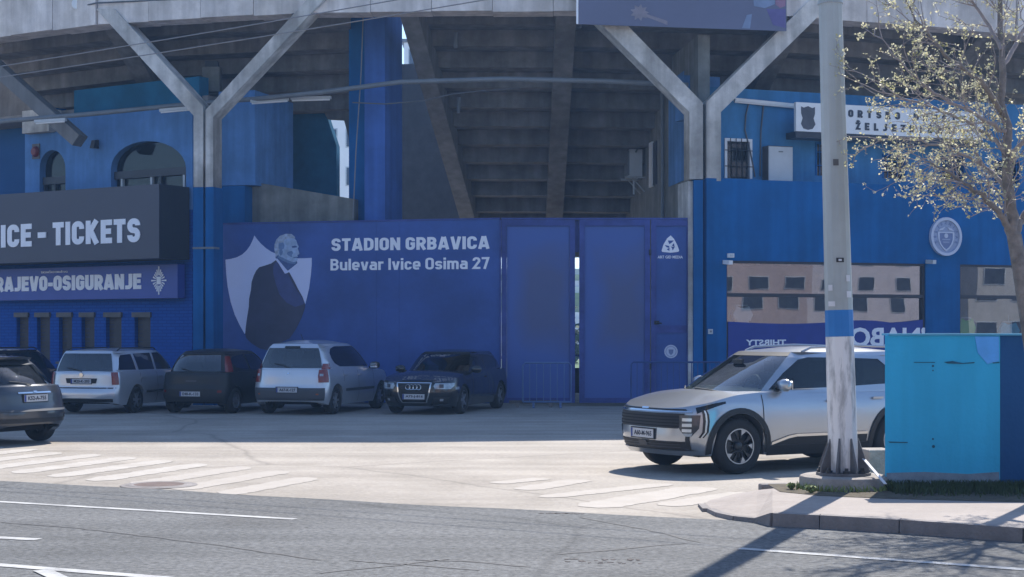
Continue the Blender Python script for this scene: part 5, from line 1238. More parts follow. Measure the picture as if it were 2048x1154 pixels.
# ------------------------------------------------------------------ street tree
tr = thing('street_tree', 'young street tree with sparse budding leaves rising beside the cyan wall', 'tree', (P(2100, 0, 17.0).x, 17.0, .13))
rt = random.Random(5)
def TP(px, py, dy=0.0): return P(px, py, 17.0 + dy)
trunk_pts = [Vector((P(2100, 0, 17).x, 17.0, .05)), TP(2092, 900), TP(2074, 760), TP(2056, 640, .02), TP(2040, 540, .04), TP(2028, 470, .05)]
MB().tube(trunk_pts, [.12, .10, .092, .086, .08, .078], 12).build('trunk', M['bark'], tr, smooth=40)
limbs = [
    [TP(2028, 472, .05), TP(2020, 400), TP(2014, 320), TP(2008, 230, .1), TP(2004, 120, .1), TP(2000, 0, .2), TP(1992, -140, .3)],
    [TP(2026, 465, .05), TP(2000, 430, -.1), TP(1972, 400, -.2), TP(1940, 372, -.3), TP(1900, 345, -.4), TP(1850, 322, -.5)],
    [TP(2030, 468, .05), TP(2050, 430, .1), TP(2075, 390, .2), TP(2110, 330, .3), TP(2150, 240, .4), TP(2170, 100, .5)],
    [TP(2012, 300), TP(1975, 268, .2), TP(1930, 240, .3), TP(1870, 215, .4), TP(1800, 195, .5), TP(1740, 175, .55)],
    [TP(2008, 235, .1), TP(1975, 180, -.2), TP(1930, 140, -.35), TP(1880, 95, -.5), TP(1830, 40, -.6), TP(1800, -40, -.7)],
    [TP(2014, 330), TP(2050, 280, -.2), TP(2090, 230, -.4), TP(2140, 170, -.6)],
    [TP(2004, 130, .1), TP(2040, 70, .3), TP(2080, 0, .4), TP(2110, -90, .5)],
    [TP(2018, 385), TP(1985, 345, .25), TP(1940, 315, .4), TP(1880, 290, .5), TP(1800, 275, .55), TP(1745, 290, .5)],
    [TP(2003, 100, .1), TP(1970, 40, .3), TP(1930, -20, .4), TP(1880, -90, .5)],
    [TP(2010, 262), TP(1960, 235, -.3), TP(1900, 205, -.5), TP(1840, 165, -.6), TP(1790, 115, -.7), TP(1760, 60, -.7)],
]
lr = [(.070, .016), (.042, .007), (.052, .012), (.026, .005), (.034, .006), (.030, .008), (.028, .008), (.026, .005), (.024, .006), (.024, .005)]
tw = MB(); lf = MB()
def leaf_at(p, size):
    k = rt.choice((2, 3, 3, 4))
    for _ in range(k):
        a = Vector((rt.gauss(0, 1), rt.gauss(0, 1), rt.gauss(.2, .8))).normalized(); b_ = a.orthogonal().normalized(); b_ = (Matrix.Rotation(rt.uniform(0, 6.28), 3, a) @ b_)
        s = size * rt.uniform(.6, 1.2); c = p + a * s * .2
        lf.add([c, c + a * s * .5 + b_ * s * .33, c + a * s, c + a * s * .5 - b_ * s * .33], [(0, 1, 2, 3)])
def twig(p, d, L_, r_, depth):
    pts = [p]; q = p.copy(); dd = d.normalized(); n = max(3, int(L_ / .08))
    for i in range(n):
        dd = (dd + Vector((rt.gauss(0, .16), rt.gauss(0, .16), rt.gauss(.015, .14)))).normalized(); q = q + dd * (L_ / n); pts.append(q.copy())
    tw.tube(pts, [max(.0022, r_ * (1 - .75 * i / n)) for i in range(n + 1)], 4, caps=False)
    for i in range(1, n + 1):
        f = i / n
        if depth > 0 and rt.random() < .62:
            side = dd.cross(Vector((rt.gauss(0, 1), rt.gauss(0, 1), rt.gauss(0, 1)))).normalized()
            twig(pts[i], (pts[i] - pts[i - 1]).normalized() * .75 + side * .75, L_ * rt.uniform(.3, .55), r_ * .6, depth - 1)
        if rt.random() < (.36 if depth else .50): leaf_at(pts[i] + Vector((rt.gauss(0, .012), rt.gauss(0, .012), rt.gauss(0, .012))), rt.uniform(.020, .038))
    leaf_at(pts[-1], .032)
for li, (pts, (ra_, rb_)) in enumerate(zip(limbs, lr)):
    fine = []
    for a, b_ in zip(pts, pts[1:]):
        for k in range(4): fine.append(a.lerp(b_, k / 4) + Vector((rt.gauss(0, .012), rt.gauss(0, .012), rt.gauss(0, .012))) * (1 if k else 0))
    fine.append(pts[-1]); n = len(fine)
    MB().tube(fine, [ra_ + (rb_ - ra_) * i / (n - 1) for i in range(n)], 8).build('limb', M['bark' if ra_ > .03 else 'twig'], tr, smooth=50)
    for i in range(3, n):
        f = i / n
        for _rep in range(2):
          if rt.random() < .41:
              d = (fine[i] - fine[i - 1]).normalized(); side = d.cross(Vector((rt.gauss(0, 1), rt.gauss(0, 1), rt.gauss(0, 1)))).normalized()
              vv = d * .8 + side * .8 + Vector((-.25, 0, -.05 if li in (1, 7) else .05)); twig(fine[i], vv, rt.uniform(.35, .75) * (1.15 - .4 * f), .0085, 2)
    twig(fine[-1], fine[-1] - fine[-2], .4, .006, 1)
tw.build('twigs', M['twig'], tr)['kind'] = 'stuff'; lf.build('leaves', M['leaf'], tr)['kind'] = 'stuff'

# ================================================================== overhead wires
for (x0_, y0_, Y0, x1_, y1_, Y1, sag, lab) in [(-150, 151, 27, 900, -33, 22, .10, 'upper overhead wire strung across the front of the stand'), (-150, 170, 27, 1000, -22, 22, .12, 'lower overhead wire strung across the front of the stand')]:
    a, b_ = P(x0_, y0_, Y0), P(x1_, y1_, Y1); d = b_ - a; a = a - d * .25; b_ = b_ + d * .8
    pts = [a.lerp(b_, k / 24) - Vector((0, 0, sag * 4 * (k / 24) * (1 - k / 24))) for k in range(25)]
    tag(MB().tube(pts, .0085, 6).build('overhead_wire', M['wire_l']), lab, 'wire', 'overhead wires')

# ================================================================== beyond the stand
M['pitch'] = pm('pitch_grass', (0.05, 0.11, 0.03), .9, var=.2, scale=.3)
pf = MB().add([(-45, 62, .02), (45, 62, .02), (45, 98, .02), (-45, 98, .02)], [(0, 1, 2, 3)]).build('pitch', M['pitch']); tag(pf, 'green pitch beyond the gate slit', None, None, 'structure')
fs = thing('far_stand', 'pale seating stand on the far side of the pitch seen through the gate slit', 'stand', (0, 108, 0))
tk_ = thing('turnstile', 'dark turnstile barrier added behind the gate slit to darken it', 'turnstile', (1.75, 45, 0))  # made-up barrier that cuts the brightness of the slit
mb = MB(); mb.box((1.8, 45, .45), (.9, .25, .7)); mb.build('panel', M['black'], tk_); mb = MB(); mb.box((1.8, 45, 1.15), (.9, .06, .06)); mb.box((1.4, 45, .6), (.06, .06, 1.2)); mb.box((2.2, 45, .6), (.06, .06, 1.2)); mb.build('frame', M['barrier'], tk_)
hd_ = thing('hedge_shrub', 'dark green shrub behind the gate slit', 'shrub', (3.3, 88, 0))
mb = MB(); rh = random.Random(8)
for _ in range(420):
    p = Vector((3.3 + rh.gauss(0, 1.3), 88 + rh.gauss(0, .5), abs(rh.gauss(1.3, .7)))); a = Vector((rh.gauss(0, 1), rh.gauss(0, 1), rh.gauss(0, 1))).normalized() * .22; b_ = a.orthogonal().normalized() * .14
    mb.add([p - a, p + b_, p + a, p - b_], [(0, 1, 2, 3)])
mb.build('leaves', M['grass'], hd_)['kind'] = 'stuff'; MB().tube([(3.3, 88, 0), (3.3, 88, 1.4)], .06, 6).build('stem', M['bark'], hd_)
M['seat_w'] = pm('pale_seats', (0.62, 0.64, 0.66), .6, var=.2, scale=.8); M['seat_g'] = pm('green_seats', (0.30, 0.36, 0.22), .6, var=.3, scale=.7)
for k in range(12):
    mb = MB(); mb.box((0, 102.5 + k * 1.0, .5 + .45 * k * .5 + .225), (60, 1.0, 1.0 + .45 * k)); mb.build('seat_row', M['seat_g' if k in (5, 6, 7, 10) else 'seat_w'], fs)
def apartment(name, label, x, y, w_, d_, h_, floors, bays, wall, rz=0.0, win=(1.3, 1.5), group=None, frames='frame_dark', roof='lintel'):
    t = thing(name, label, 'building', (x, y, 0), rz, local=True, group=group)
    mb = MB(); mb.box((0, 0, h_ / 2), (w_, d_, h_)); mb.build('wall', M[wall], t)
    MB().box((0, 0, h_ + .15), (w_ + .5, d_ + .5, .3)).build('roof', M[roof], t)
    wm = None
    for f in range(floors):
        for b_ in range(bays):
            px = -w_ / 2 + w_ * (b_ + .5) / bays; pz = h_ * (f + .55) / floors
            if wm is None:
                m = MB(); m.box((0, 0, 0), (win[0] + .2, .1, win[1] + .2)); o = m.build('window', M['offwhite'], t); wm = o.data; o.location = (px, 0, pz)
                m2 = MB(); m2.box((0, 0, 0), (win[0], .12, win[1])); pn = m2.build('pane', M[frames], o); pm_ = pn.data
            else:
                o = bpy.data.objects.new('window', wm); col.objects.link(o); o.parent = t
                pn = bpy.data.objects.new('pane', pm_); col.objects.link(pn); pn.parent = o
            s_ = -1 if True else 1
            o.location = (px, s_ * (d_ / 2 + .02), pz); pn.location = (0, s_ * .03, 0)
    return t
M['apt_white'] = pm('white_render', (0.80, 0.81, 0.82), .8, var=.04, scale=.4); M['apt_pink'] = pm('pink_render', (0.44, 0.34, 0.32), .85, var=.1, scale=.3)
M['apt_rose'] = pm('rose_render', (0.50, 0.46, 0.49), .85, var=.1, scale=.3); M['apt_cream'] = pm('cream_render', (0.52, 0.46, 0.38), .85, var=.1, scale=.3); M['apt_grey'] = pm('grey_render', (0.38, 0.37, 0.36), .85, var=.12, scale=.3)
a = P(690, 0, 140); apartment('apartment_block', 'white apartment block with dark windows seen through the opening under the stand', a.x - 1.4, 144, 6.6, 8, 23.5, 7, 3, 'apt_white')
a = P(823, 0, 150); apartment('apartment_block', 'white tower edge seen in the narrow sky gap beside the tall blue column', a.x + 1.6, 154, 4.6, 8, 28.8, 9, 2, 'apt_white')
# the far side of the street, behind the viewer: it fills the reflections in panes and paint and bounces light
def opp(s_, off, name, label, w_, d_, h_, fl, by, wall):
    p = E0 + rd * s_ - rn * off; ang = math.atan2(rd.y, rd.x) + math.pi
    apartment(name, label, p.x, p.y, w_, d_, h_, fl, by, wall, rz=ang, group='buildings on the other side of the street')
opp(-30, 27, 'street_house', 'cream house across the street reflected in the car paint', 22, 11, 11, 3, 7, 'apt_cream')
opp(-3, 28, 'street_house', 'grey house across the street behind the viewer', 20, 11, 9, 3, 6, 'apt_grey')
opp(24, 29, 'street_house', 'pink house across the street behind the viewer', 22, 11, 12, 4, 7, 'apt_pink')
opp(52, 29, 'street_house', 'low cream house farther along the street', 24, 11, 9, 3, 7, 'apt_cream')
def block_at(name, label, dist, side_, w_, d_, h_, fl, by, wall, rz, win):
    r_ = Vector((.81, -.585, 0)); p = Vector((10, 41, 0)) + r_ * dist + Vector((.585, .81, 0)) * side_
    apartment(name, label, p.x, p.y, w_, d_, h_, fl, by, wall, rz=R(rz), win=win, group='buildings on the other side of the street')
block_at('street_block', 'wide rose coloured block closing the far end of the street', 190, 0, 84, 14, 27, 7, 15, 'apt_rose', 205, (2.0, 1.7))
block_at('street_block', 'pink block standing nearer along the street end', 150, -26, 26, 12, 15, 4, 6, 'apt_pink', 212, (2.2, 1.7))
block_at('street_block', 'low grey block standing along the street end', 155, 14, 22, 12, 8.5, 2, 5, 'apt_grey', 208, (2.6, 1.8))
# ================================================================== cars
def paint(name, c, metal=.6, rough=.32, coat=.8):
    m = pm(name, c, rough, metal=metal, var=.04, scale=1.5, coat=coat); return m
M['p_silver'] = paint('silver_paint', (0.39, 0.415, 0.455), .80, .28); M['p_silver2'] = paint('silver_paint_flat', (0.54, 0.57, 0.62), .55, .30)
M['p_black'] = paint('black_paint', (0.008, 0.009, 0.012), .1, .25); M['p_dark'] = paint('dark_green_black_paint', (0.006, 0.007, 0.009), .1, .45, .12)
M['p_graphite'] = paint('graphite_paint', (0.05, 0.055, 0.065), .5, .3)
M['plastic'] = pm('black_plastic', (0.012, 0.013, 0.015), .6, var=.15, scale=8); M['gloss_black'] = pm('gloss_black', (0.006, 0.006, 0.008), .12, var=.1)
M['bump_grey'] = pm('grey_bumper_plastic', (0.055, 0.06, 0.07), .55, var=.12)
M['tyre'] = pm('tyre_rubber', (0.012, 0.012, 0.013), .8, var=.2, scale=9, bump=.2)
M['alloy'] = pm('alloy_rim', (0.42, 0.43, 0.45), .35, metal=.7, var=.06); M['alloy_dk'] = pm('dark_rim', (0.02, 0.021, 0.024), .4, var=.1); M['hub_grey'] = pm('grey_hubcap', (0.16, 0.17, 0.19), .45, metal=.3, var=.1)
M['chrome'] = pm('chrome', (0.60, 0.61, 0.63), .12, metal=1.0, var=.02); M['lens_red'] = pm('red_lens', (0.20, 0.012, 0.010), .2, var=.12, scale=14, coat=.5); M['lens_amber'] = pm('amber_lens', (0.42, 0.10, 0.03), .25, var=.1, coat=.5)
M['lens_clear'] = pm('lamp_lens', (0.32, 0.36, 0.40), .15, var=.35, scale=14, metal=.3, coat=.6); M['lens_dark'] = pm('smoked_lamp', (0.03, 0.033, 0.04), .12, var=.3, scale=18, coat=.6)
M['lens_led'] = pm('lamp_reflector', (0.6, 0.62, 0.64), .2, metal=.5, var=.1, scale=20)
M['seat'] = pm('seat_cloth', (0.022, 0.023, 0.026), .9, var=.2); M['plate_w'] = pm('plate_white', (0.50, 0.51, 0.53), .45, var=.04); M['plate_b'] = pm('plate_blue', (0.02, 0.05, 0.25), .5)
M['car_glass'] = glass('car_glass', (0.24, 0.29, 0.29), .0, .0, 1.5); M['car_glass_dk'] = glass('car_glass_dark', (0.075, 0.09, 0.095), .07, .0, 1.5)
M['screen'] = glass('windscreen_glass', (0.42, 0.48, 0.47), .10); M['well'] = pm('wheel_well', (0.004, 0.004, 0.005), .95)

PEXP = 3.0
def se(q): return max(0.0, 1 - min(1, abs(q)) ** PEXP) ** (1 / PEXP)

class Car:
    """body and greenhouse as two analytic surfaces; everything else is laid on them"""
    def __init__(s, **k):
        s.__dict__.update(k)
        s.XEf = min(b for a, b in s.xf) - s.dcf; s.XEr = max(b for a, b in s.xr) + s.dcr
        s.GEf = s.gxf[-1][1] - s.gdf; s.GEr = s.gxr[-1][1] + s.gdr
    # body
    def w_(s, z): return lerp_list(s.w, z)
    def bside(s, x, z):
        if x > s.XEf: X = (x - s.XEf) / (lerp_list(s.xf, z) - s.XEf); return s.w_(z) * se(X)
        if x < s.XEr: X = (s.XEr - x) / (s.XEr - lerp_list(s.xr, z)); return s.w_(z) * se(X)
        return s.w_(z)
    def bfront(s, q, z): return s.XEf + (lerp_list(s.xf, z) - s.XEf) * se(q)
    def brear(s, q, z): return s.XEr - (s.XEr - lerp_list(s.xr, z)) * se(q)
    def gw_(s, z): return lerp_list(s.gw, z)
    def gside(s, x, z):
        if x > s.GEf: X = (x - s.GEf) / max(.02, lerp_list(s.gxf, z) - s.GEf); return s.gw_(z) * se(X)
        if x < s.GEr: X = (s.GEr - x) / max(.02, s.GEr - lerp_list(s.gxr, z)); return s.gw_(z) * se(X)
        return s.gw_(z)
    def gfront(s, q, z): return s.GEf + (lerp_list(s.gxf, z) - s.GEf) * se(q)
    def grear(s, q, z): return s.GEr - (s.GEr - lerp_list(s.gxr, z)) * se(q)
    def zsh_(s, x): return lerp_list(s.zsh, x)
    def zlow(s, x):
        z = lerp_list(s.zl, x)
        for xw in s.axles:
            if abs(x - xw) < s.ra: z = max(z, s.rw + math.sqrt(max(0, s.ra ** 2 - (x - xw) ** 2)))
        return z

def build_car(name, label, loc, rz, c, paint_mat, glass_mat, group=None, seats=True):
    root = thing(name, label, 'car', (loc[0], loc[1], 0), rz, group=group, local=True)
    QE = .9; XE = se(QE)      # corner split between side and end surfaces
    # ---- body shell
    zm = .6
    xs = []
    for t in range(7): xs.append(('r', XE * (1 - t / 6.0)))
    nmid = 46
    for t in range(1, nmid): xs.append(('m', s_lerp(c.XEr, c.XEf, t / nmid)))
    for t in range(7): xs.append(('f', XE * t / 6.0))
    def bx(kv, z):
        k, v = kv
        if k == 'm': return v
        if k == 'f': return c.XEf + v * (lerp_list(c.xf, z) - c.XEf)
        return c.XEr - v * (c.XEr - lerp_list(c.xr, z))
    K = 12; vs = [0, .06, .14, .24, .34, .45, .56, .67, .77, .86, .93, .975, 1.0]
    def column(kv, sg):
        xr_ = bx(kv, zm); zl, zs = c.zlow(xr_), c.zsh_(xr_); out = []
        x0 = bx(kv, zl); out.append(Vector((x0, sg * (c.bside(x0, zl) if kv[0] == 'm' else c.w_(zl) * se(kv[1])) * .80, zl)))
        for v in vs:
            z = zl + (zs - zl) * v; x = bx(kv, z); y = c.w_(z) * (se(kv[1]) if kv[0] != 'm' else 1.0); out.append(Vector((x, sg * y, z)))
        return out
    body = MB()
    for sg in (1, -1): body.grid([column(kv, sg) for kv in xs])
    QS = [QE * (1 - 2 * t / 10) for t in range(11)]
    def endcol(q, fr):
        f = c.bfront if fr else c.brear; xr_ = f(q, zm); zl, zs = c.zlow(xr_), c.zsh_(xr_); out = [Vector((f(q, zl) - (.25 if fr else -.25), q * c.w_(zl), zl))]
        for v in vs:
            z = zl + (zs - zl) * v; out.append(Vector((f(q, z), q * c.w_(z), z)))
        return out
    body.grid([endcol(q, True) for q in QS]); body.grid([endcol(q, False) for q in QS])
    # top deck: bonnet and (hidden) waist
    rows = []
    colL, colR = [column(kv, 1)[-1] for kv in xs], [column(kv, -1)[-1] for kv in xs]
    rows.append([endcol(q, False)[-1] for q in QS])
    for i in range(len(xs)):
        a, b_ = colL[i], colR[i]; r_ = []
        fe = min(1, (lerp_list(c.xf, .8) - a.x) / .7) if a.x > 0 else 1
        for t in range(11):
            p = a.lerp(b_, t / 10); u = 1 - (2 * t / 10 - 1) ** 2; p.z += c.hood_crown * max(0, fe) ** .6 * u; r_.append(p)
        rows.append(r_)
    rows.append([endcol(q, True)[-1] for q in QS])
    body.grid(rows)
    cow = c.gxf[0][1]
    # faces below the glass house are cabin-dark
    for fi, f in enumerate(body.f):
        ctr = sum((Vector(body.v[i]) for i in f), Vector()) / len(f)
        if ctr.z > c.zsh_(ctr.x) - .02 and c.gxr[0][1] + .12 < ctr.x < cow - .08 and abs(ctr.y) < c.gw[0][1] - .06: body.mi[fi] = 1
    bo = body.build('body', [M[paint_mat], M['seat']], root)
    bmw = bmesh.new(); bmw.from_mesh(bo.data); bmesh.ops.remove_doubles(bmw, verts=bmw.verts, dist=.0008); bmesh.ops.recalc_face_normals(bmw, faces=bmw.faces); bmw.to_mesh(bo.data); bmw.free()
    bo.data.polygons.foreach_set('use_smooth', [True] * len(bo.data.polygons)); bo.data.set_sharp_from_angle(angle=R(38))
    # ---- greenhouse sides (painted, with real window openings)
    zb, zt = c.gz
    def gside_proj(me, sg, eps):
        bm = bmesh.new(); bm.from_mesh(me)
        bmesh.ops.triangulate(bm, faces=bm.faces)
        for _ in range(2): bmesh.ops.subdivide_edges(bm, edges=[e for e in bm.edges if e.calc_length() > .22], cuts=1, use_grid_fill=False); bmesh.ops.triangulate(bm, faces=[f for f in bm.faces if len(f.verts) > 3])
        for v in bm.verts:
            d = v.co.z; x, z = v.co.x, v.co.y
            y = c.gside(x, z) + eps + d
            v.co = Vector((x, sg * y, z))
        bmesh.ops.recalc_face_normals(bm, faces=bm.faces); bm.to_mesh(me); bm.free(); return me
    def gx_edge(z, fr):
        if fr: return c.GEf + XE * (lerp_list(c.gxf, z) - c.GEf)
        return c.GEr - XE * (c.GEr - lerp_list(c.gxr, z))
    zsn = [zb + (zt - zb) * k / 8 for k in range(9)]
    outer = [(gx_edge(z, False), z) for z in zsn[::-1]] + [(s_lerp(gx_edge(zb, False), gx_edge(zb, True), t / 12), zb) for t in range(1, 12)] + [(gx_edge(z, True), z) for z in zsn] + [(s_lerp(gx_edge(zt, True), gx_edge(zt, False), t / 12), zt) for t in range(1, 12)]
    def dens(poly, st=.12):
        o = []
        for a, b_ in zip(poly, poly[1:] + poly[:1]):
            n = max(1, int(math.dist(a, b_) / st)); o += [(a[0] + (b_[0] - a[0]) * k / n, a[1] + (b_[1] - a[1]) * k / n) for k in range(n)]
        return o
    wins = [dens(w_) for w_ in c.windows]
    for sg in (1, -1):
        me = fill_mesh(outer, wins, .02); gside_proj(me, sg, 0.0); link_mesh('cabin_side', me, M[paint_mat], root, smooth=40)
        for w_ in wins:
            me = fill_mesh(w_, [], .004); gside_proj(me, sg, -.006); link_mesh('side_window', me, M[glass_mat], root, smooth=40)
    # windscreen and rear window
    def gend(fr, q0, q1, z0, z1, eps, nq=10, nz=6, q0t=None):
        f = c.gfront if fr else c.grear; sgn = 1 if fr else -1; rows = []
        for j in range(nz + 1):
            z = z0 + (z1 - z0) * j / nz; qa = q0 if q0t is None else q0 + (q0t - q0) * j / nz; qb = q1 if q0t is None else q1 - (q0t - q0) * j / nz
            rows.append([Vector((f(qa + (qb - qa) * i / nq, z) + sgn * eps, (qa + (qb - qa) * i / nq) * c.gw_(z), z)) for i in range(nq + 1)])
        return rows
    MB().grid(gend(True, -QE, QE, zb, zt, -.002)).build('windscreen', M['screen'] if glass_mat == 'car_glass' else M[glass_mat], root, smooth=60)
    fr_ = MB(); fr_.grid(gend(True, -QE, QE, zt - .05, zt, .004)); fr_.build('screen_band', M['plastic'], root, smooth=60)
    rz0, rz1, rq = c.rear_win
    rear = MB(); rear.grid(gend(False, -QE, QE, zb, rz0, 0, nz=2)); rear.grid(gend(False, -QE, QE, rz1, zt, 0, nz=2)); rear.grid(gend(False, -QE, -rq, rz0, rz1, 0, nq=2)); rear.grid(gend(False, rq, QE, rz0, rz1, 0, nq=2))
    rear.build('tailgate_frame', M[paint_mat], root, smooth=50)
    MB().grid(gend(False, -rq, rq, rz0, rz1, -.008)).build('rear_window', M[glass_mat], root, smooth=60)
    # roof
    rx0, rx1 = gx_edge(zt, False), gx_edge(zt, True); rows = []
    NR = 16
    ext = [(rx0, None)]
    rows.append([Vector((c.grear(q, zt), q * c.gw_(zt), zt)) for q in QS])
    for i in range(NR + 1):
        x = rx0 + (rx1 - rx0) * i / NR; y = c.gside(x, zt); e = min(1, 3.2 * min(i + .35, NR - i + .35) / NR)
        rows.append([Vector((x, y * (1 - 2 * t / 10), zt + c.roof_crown * e ** .7 * (1 - abs(1 - 2 * t / 10) ** 2.6))) for t in range(11)])
    rows.append([Vector((c.gfront(q, zt), q * c.gw_(zt), zt)) for q in QS])
    MB().grid(rows).build('roof', M[paint_mat], root, smooth=50)
    # ---- surface patches
    def add(nm, rows, mat, parent=None, flip=False): return MB().grid(rows).build(nm, M[mat], parent or root, smooth=50)
    def side(nm, x0, x1, zlo, zhi, mat, eps=.005, nx=10, nz=5, both=True, parent=None):
        o = None
        for sg in ((1, -1) if both is True else (both,)):
            rows = []
            for i in range(nx + 1):
                x = x0 + (x1 - x0) * i / nx; a = zlo(x) if callable(zlo) else zlo; b_ = zhi(x) if callable(zhi) else zhi
                rows.append([Vector((x, sg * (c.bside(x, a + (b_ - a) * j / nz) + eps), a + (b_ - a) * j / nz)) for j in range(nz + 1)])
            o = add(nm, rows, mat, parent)
        return o
    def end(nm, fr, rowsq, mat, eps=.006, both=True, nq=6, nz=4, parent=None, gh=False):
        """rowsq: list of (z, q0, q1); both mirrors"""
        f = (c.gfront if fr else c.grear) if gh else (c.bfront if fr else c.brear); sgn = 1 if fr else -1; wf = c.gw_ if gh else c.w_
        zs = [r[0] for r in rowsq]; o = None
        for m in ((1, -1) if both else (1,)):
            rows = []
            for j in range(nz * (len(rowsq) - 1) + 1):
                z = zs[0] + (zs[-1] - zs[0]) * j / (nz * (len(rowsq) - 1))
                if zs[0] > zs[-1]: rl = sorted(rowsq)
                else: rl = rowsq
                a = lerp_list([(r[0], r[1]) for r in rl], z); b_ = lerp_list([(r[0], r[2]) for r in rl], z)
                rows.append([Vector((f(a + (b_ - a) * i / nq, z) + sgn * eps, m * (a + (b_ - a) * i / nq) * wf(z), z)) for i in range(nq + 1)])
            o = add(nm, rows, mat, parent)
        return o
    def arch(nm, xw, r0, r1, mat, eps=.012, a0=0, a1=180, both=True):
        for sg in ((1, -1) if both is True else (both,)):
            rows = []
            for i in range(25):
                a = R(a0 + (a1 - a0) * i / 24)
                rows.append([Vector((xw + r * math.cos(a), sg * (c.bside(xw + r * math.cos(a), max(.2, c.rw + r * math.sin(a))) + eps), c.rw + r * math.sin(a))) for r in (r0, (r0 + r1) / 2, r1)])
            add(nm, rows, mat)
    def plate_(fr, z, text, w_=.52, h_=.115, blue=True):
        x = (c.bfront(0, z) + .012) if fr else (c.brear(0, z) - .012); sg = 1 if fr else -1
        mtx = Matrix(((0, 0, sg, x), (sg, 0, 0, 0), (0, 1, 0, z), (0, 0, 0, 1)))
        m = MB(); m.box((x - sg * .012, 0, z), (.03, w_ + .03, h_ + .03)); h = m.build('plate_holder', M['plastic'], root)
        m = MB(); m.box((x + sg * .006, 0, z), (.008, w_, h_)); pl_ = m.build('number_plate', M['plate_w'], root)
        mt2 = mtx @ Matrix.Translation((0, 0, .0105))
        text_on('plate_text', text, mt2, -w_ / 2 + .075, -.032, w_ - .11, .066, M['letter_ink'], pl_, bold=.03, thick=.002)
        m = MB(); m.box((x + sg * .0108, -sg * (w_ / 2 - .02), z), (.002, .036, h_ - .004)); m.build('plate_band', M['plate_b'], pl_)
    def seam(x, z0, z1, w_=.011, eps=.0035): side('door_seam', x - w_ / 2, x + w_ / 2, z0, z1, 'plastic', eps, 1, 8)
    def handle(x, z):
        for sg in (1, -1):
            y = c.bside(x, z); MB().bar((x - .09, sg * (y + .022), z), (x + .09, sg * (y + .022), z), .022, .028).build('door_handle', M[paint_mat], root)
    def mirror(x, z, mat):
        for sg in (1, -1):
            y = c.bside(x, min(z, c.zsh_(x))) + .10; pr = [(0, -.13), (.065, -.11), (.09, -.02), (.085, .07), (.05, .115), (0, .125)]
            m = MB().lathe(pr, (0, 0, 0), 'y', 14); m.v = [(x + a * .75 + .02 * 0, sg * y + b_ * .95, z + d * .95) for a, b_, d in m.v]
            mi_ = m.build('mirror', M[mat], root, smooth=60)
            m = MB(); m.bar((x - .0, sg * (y - .14), z - .05), (x, sg * (y - .05), z - .03), .06, .04); m.build('mirror_arm', M['plastic'], mi_)
            MB().box((x - .07, sg * y, z), (.01, .17, .11)).build('mirror_glass', M['chrome'], mi_)
    # ---- wheels
    tr = c.track / 2
    for xw in c.axles:
        for sg in (1, -1):
            wh = thing('wheel', None, None, (0, 0, 0), local=True); wh.parent = root; wh.location = (xw, sg * tr, c.rw)
            rw, rr, tw_ = c.rw, c.rim, .105
            MB().lathe([(rr - .01, -tw_ * .9), (rr + .02, -tw_), (rw - .035, -tw_), (rw - .008, -tw_ * .78), (rw, -tw_ * .4), (rw, tw_ * .4), (rw - .008, tw_ * .78), (rw - .035, tw_), (rr + .02, tw_), (rr - .01, tw_ * .9)], (0, 0, 0), 'y', 40).build('tyre', M['tyre'], wh, smooth=50)
            o_ = sg * tw_ * .80
            rm = MB().lathe([(rr, sg * tw_ * .95), (rr - .012, sg * tw_ * .97), (rr - .022, o_ * .9), (rr - .03, o_ * .3), (.05, o_ * .25), (0, o_ * .25)], (0, 0, 0), 'y', 36)
            rim = rm.build('rim', M['alloy_dk'] if c.rim_style != 'cap' else M['hub_grey'], wh, smooth=40)
            if c.rim_style == 'bladed':
                for k in range(5):
                    a = 2 * math.pi * k / 5 + .32; e1 = Vector((math.cos(a), 0, math.sin(a))); e2 = Vector((-math.sin(a), 0, math.cos(a)))
                    yv = Vector((0, o_ * 1.08, 0)); m = MB()
                    for sd in (-1, 1):
                        q = [e1 * .085 + e2 * sd * .022, e1 * (rr - .02) + e2 * sd * .028, e1 * (rr - .03) + e2 * sd * .095, e1 * (rr * .62) + e2 * sd * .045]
                        m.add([v + yv for v in q] + [v + yv * .6 for v in q], [(0, 1, 2, 3), (7, 6, 5, 4), (0, 4, 5, 1), (1, 5, 6, 2), (2, 6, 7, 3), (3, 7, 4, 0)])
                    m.build('spoke', M['alloy_dk'], wh)
                    m = MB()
                    sd = 1
                    q = [e1 * (rr * .60) + e2 * .035, e1 * (rr - .02) + e2 * .036, e1 * (rr - .034) + e2 * .125]
                    m.add([v + yv * 1.03 for v in q] + [v + yv * .6 for v in q], [(0, 1, 2), (5, 4, 3), (0, 3, 4, 1), (1, 4, 5, 2), (2, 5, 3, 0)])
                    m.build('spoke_facing', M['alloy'], wh)
                MB().lathe([(rr - .004, sg * tw_ * .985), (rr - .018, sg * tw_ * .985)], (0, 0, 0), 'y', 36).build('rim_edge', M['alloy'], wh)
            else:
                n = c.spokes
                for k in range(n):
                    a = 2 * math.pi * k / n; e1 = Vector((math.cos(a), 0, math.sin(a))); e2 = Vector((-math.sin(a), 0, math.cos(a))); yv = Vector((0, o_ * 1.05, 0))
                    q = [e1 * .04 - e2 * .03, e1 * (rr - .012) - e2 * .022, e1 * (rr - .012) + e2 * .022, e1 * .04 + e2 * .03]
                    MB().add([v + yv for v in q] + [v + yv * .5 for v in q], [(0, 1, 2, 3), (7, 6, 5, 4), (0, 4, 5, 1), (1, 5, 6, 2), (2, 6, 7, 3), (3, 7, 4, 0)]).build('spoke', M[c.rim_mat], wh)
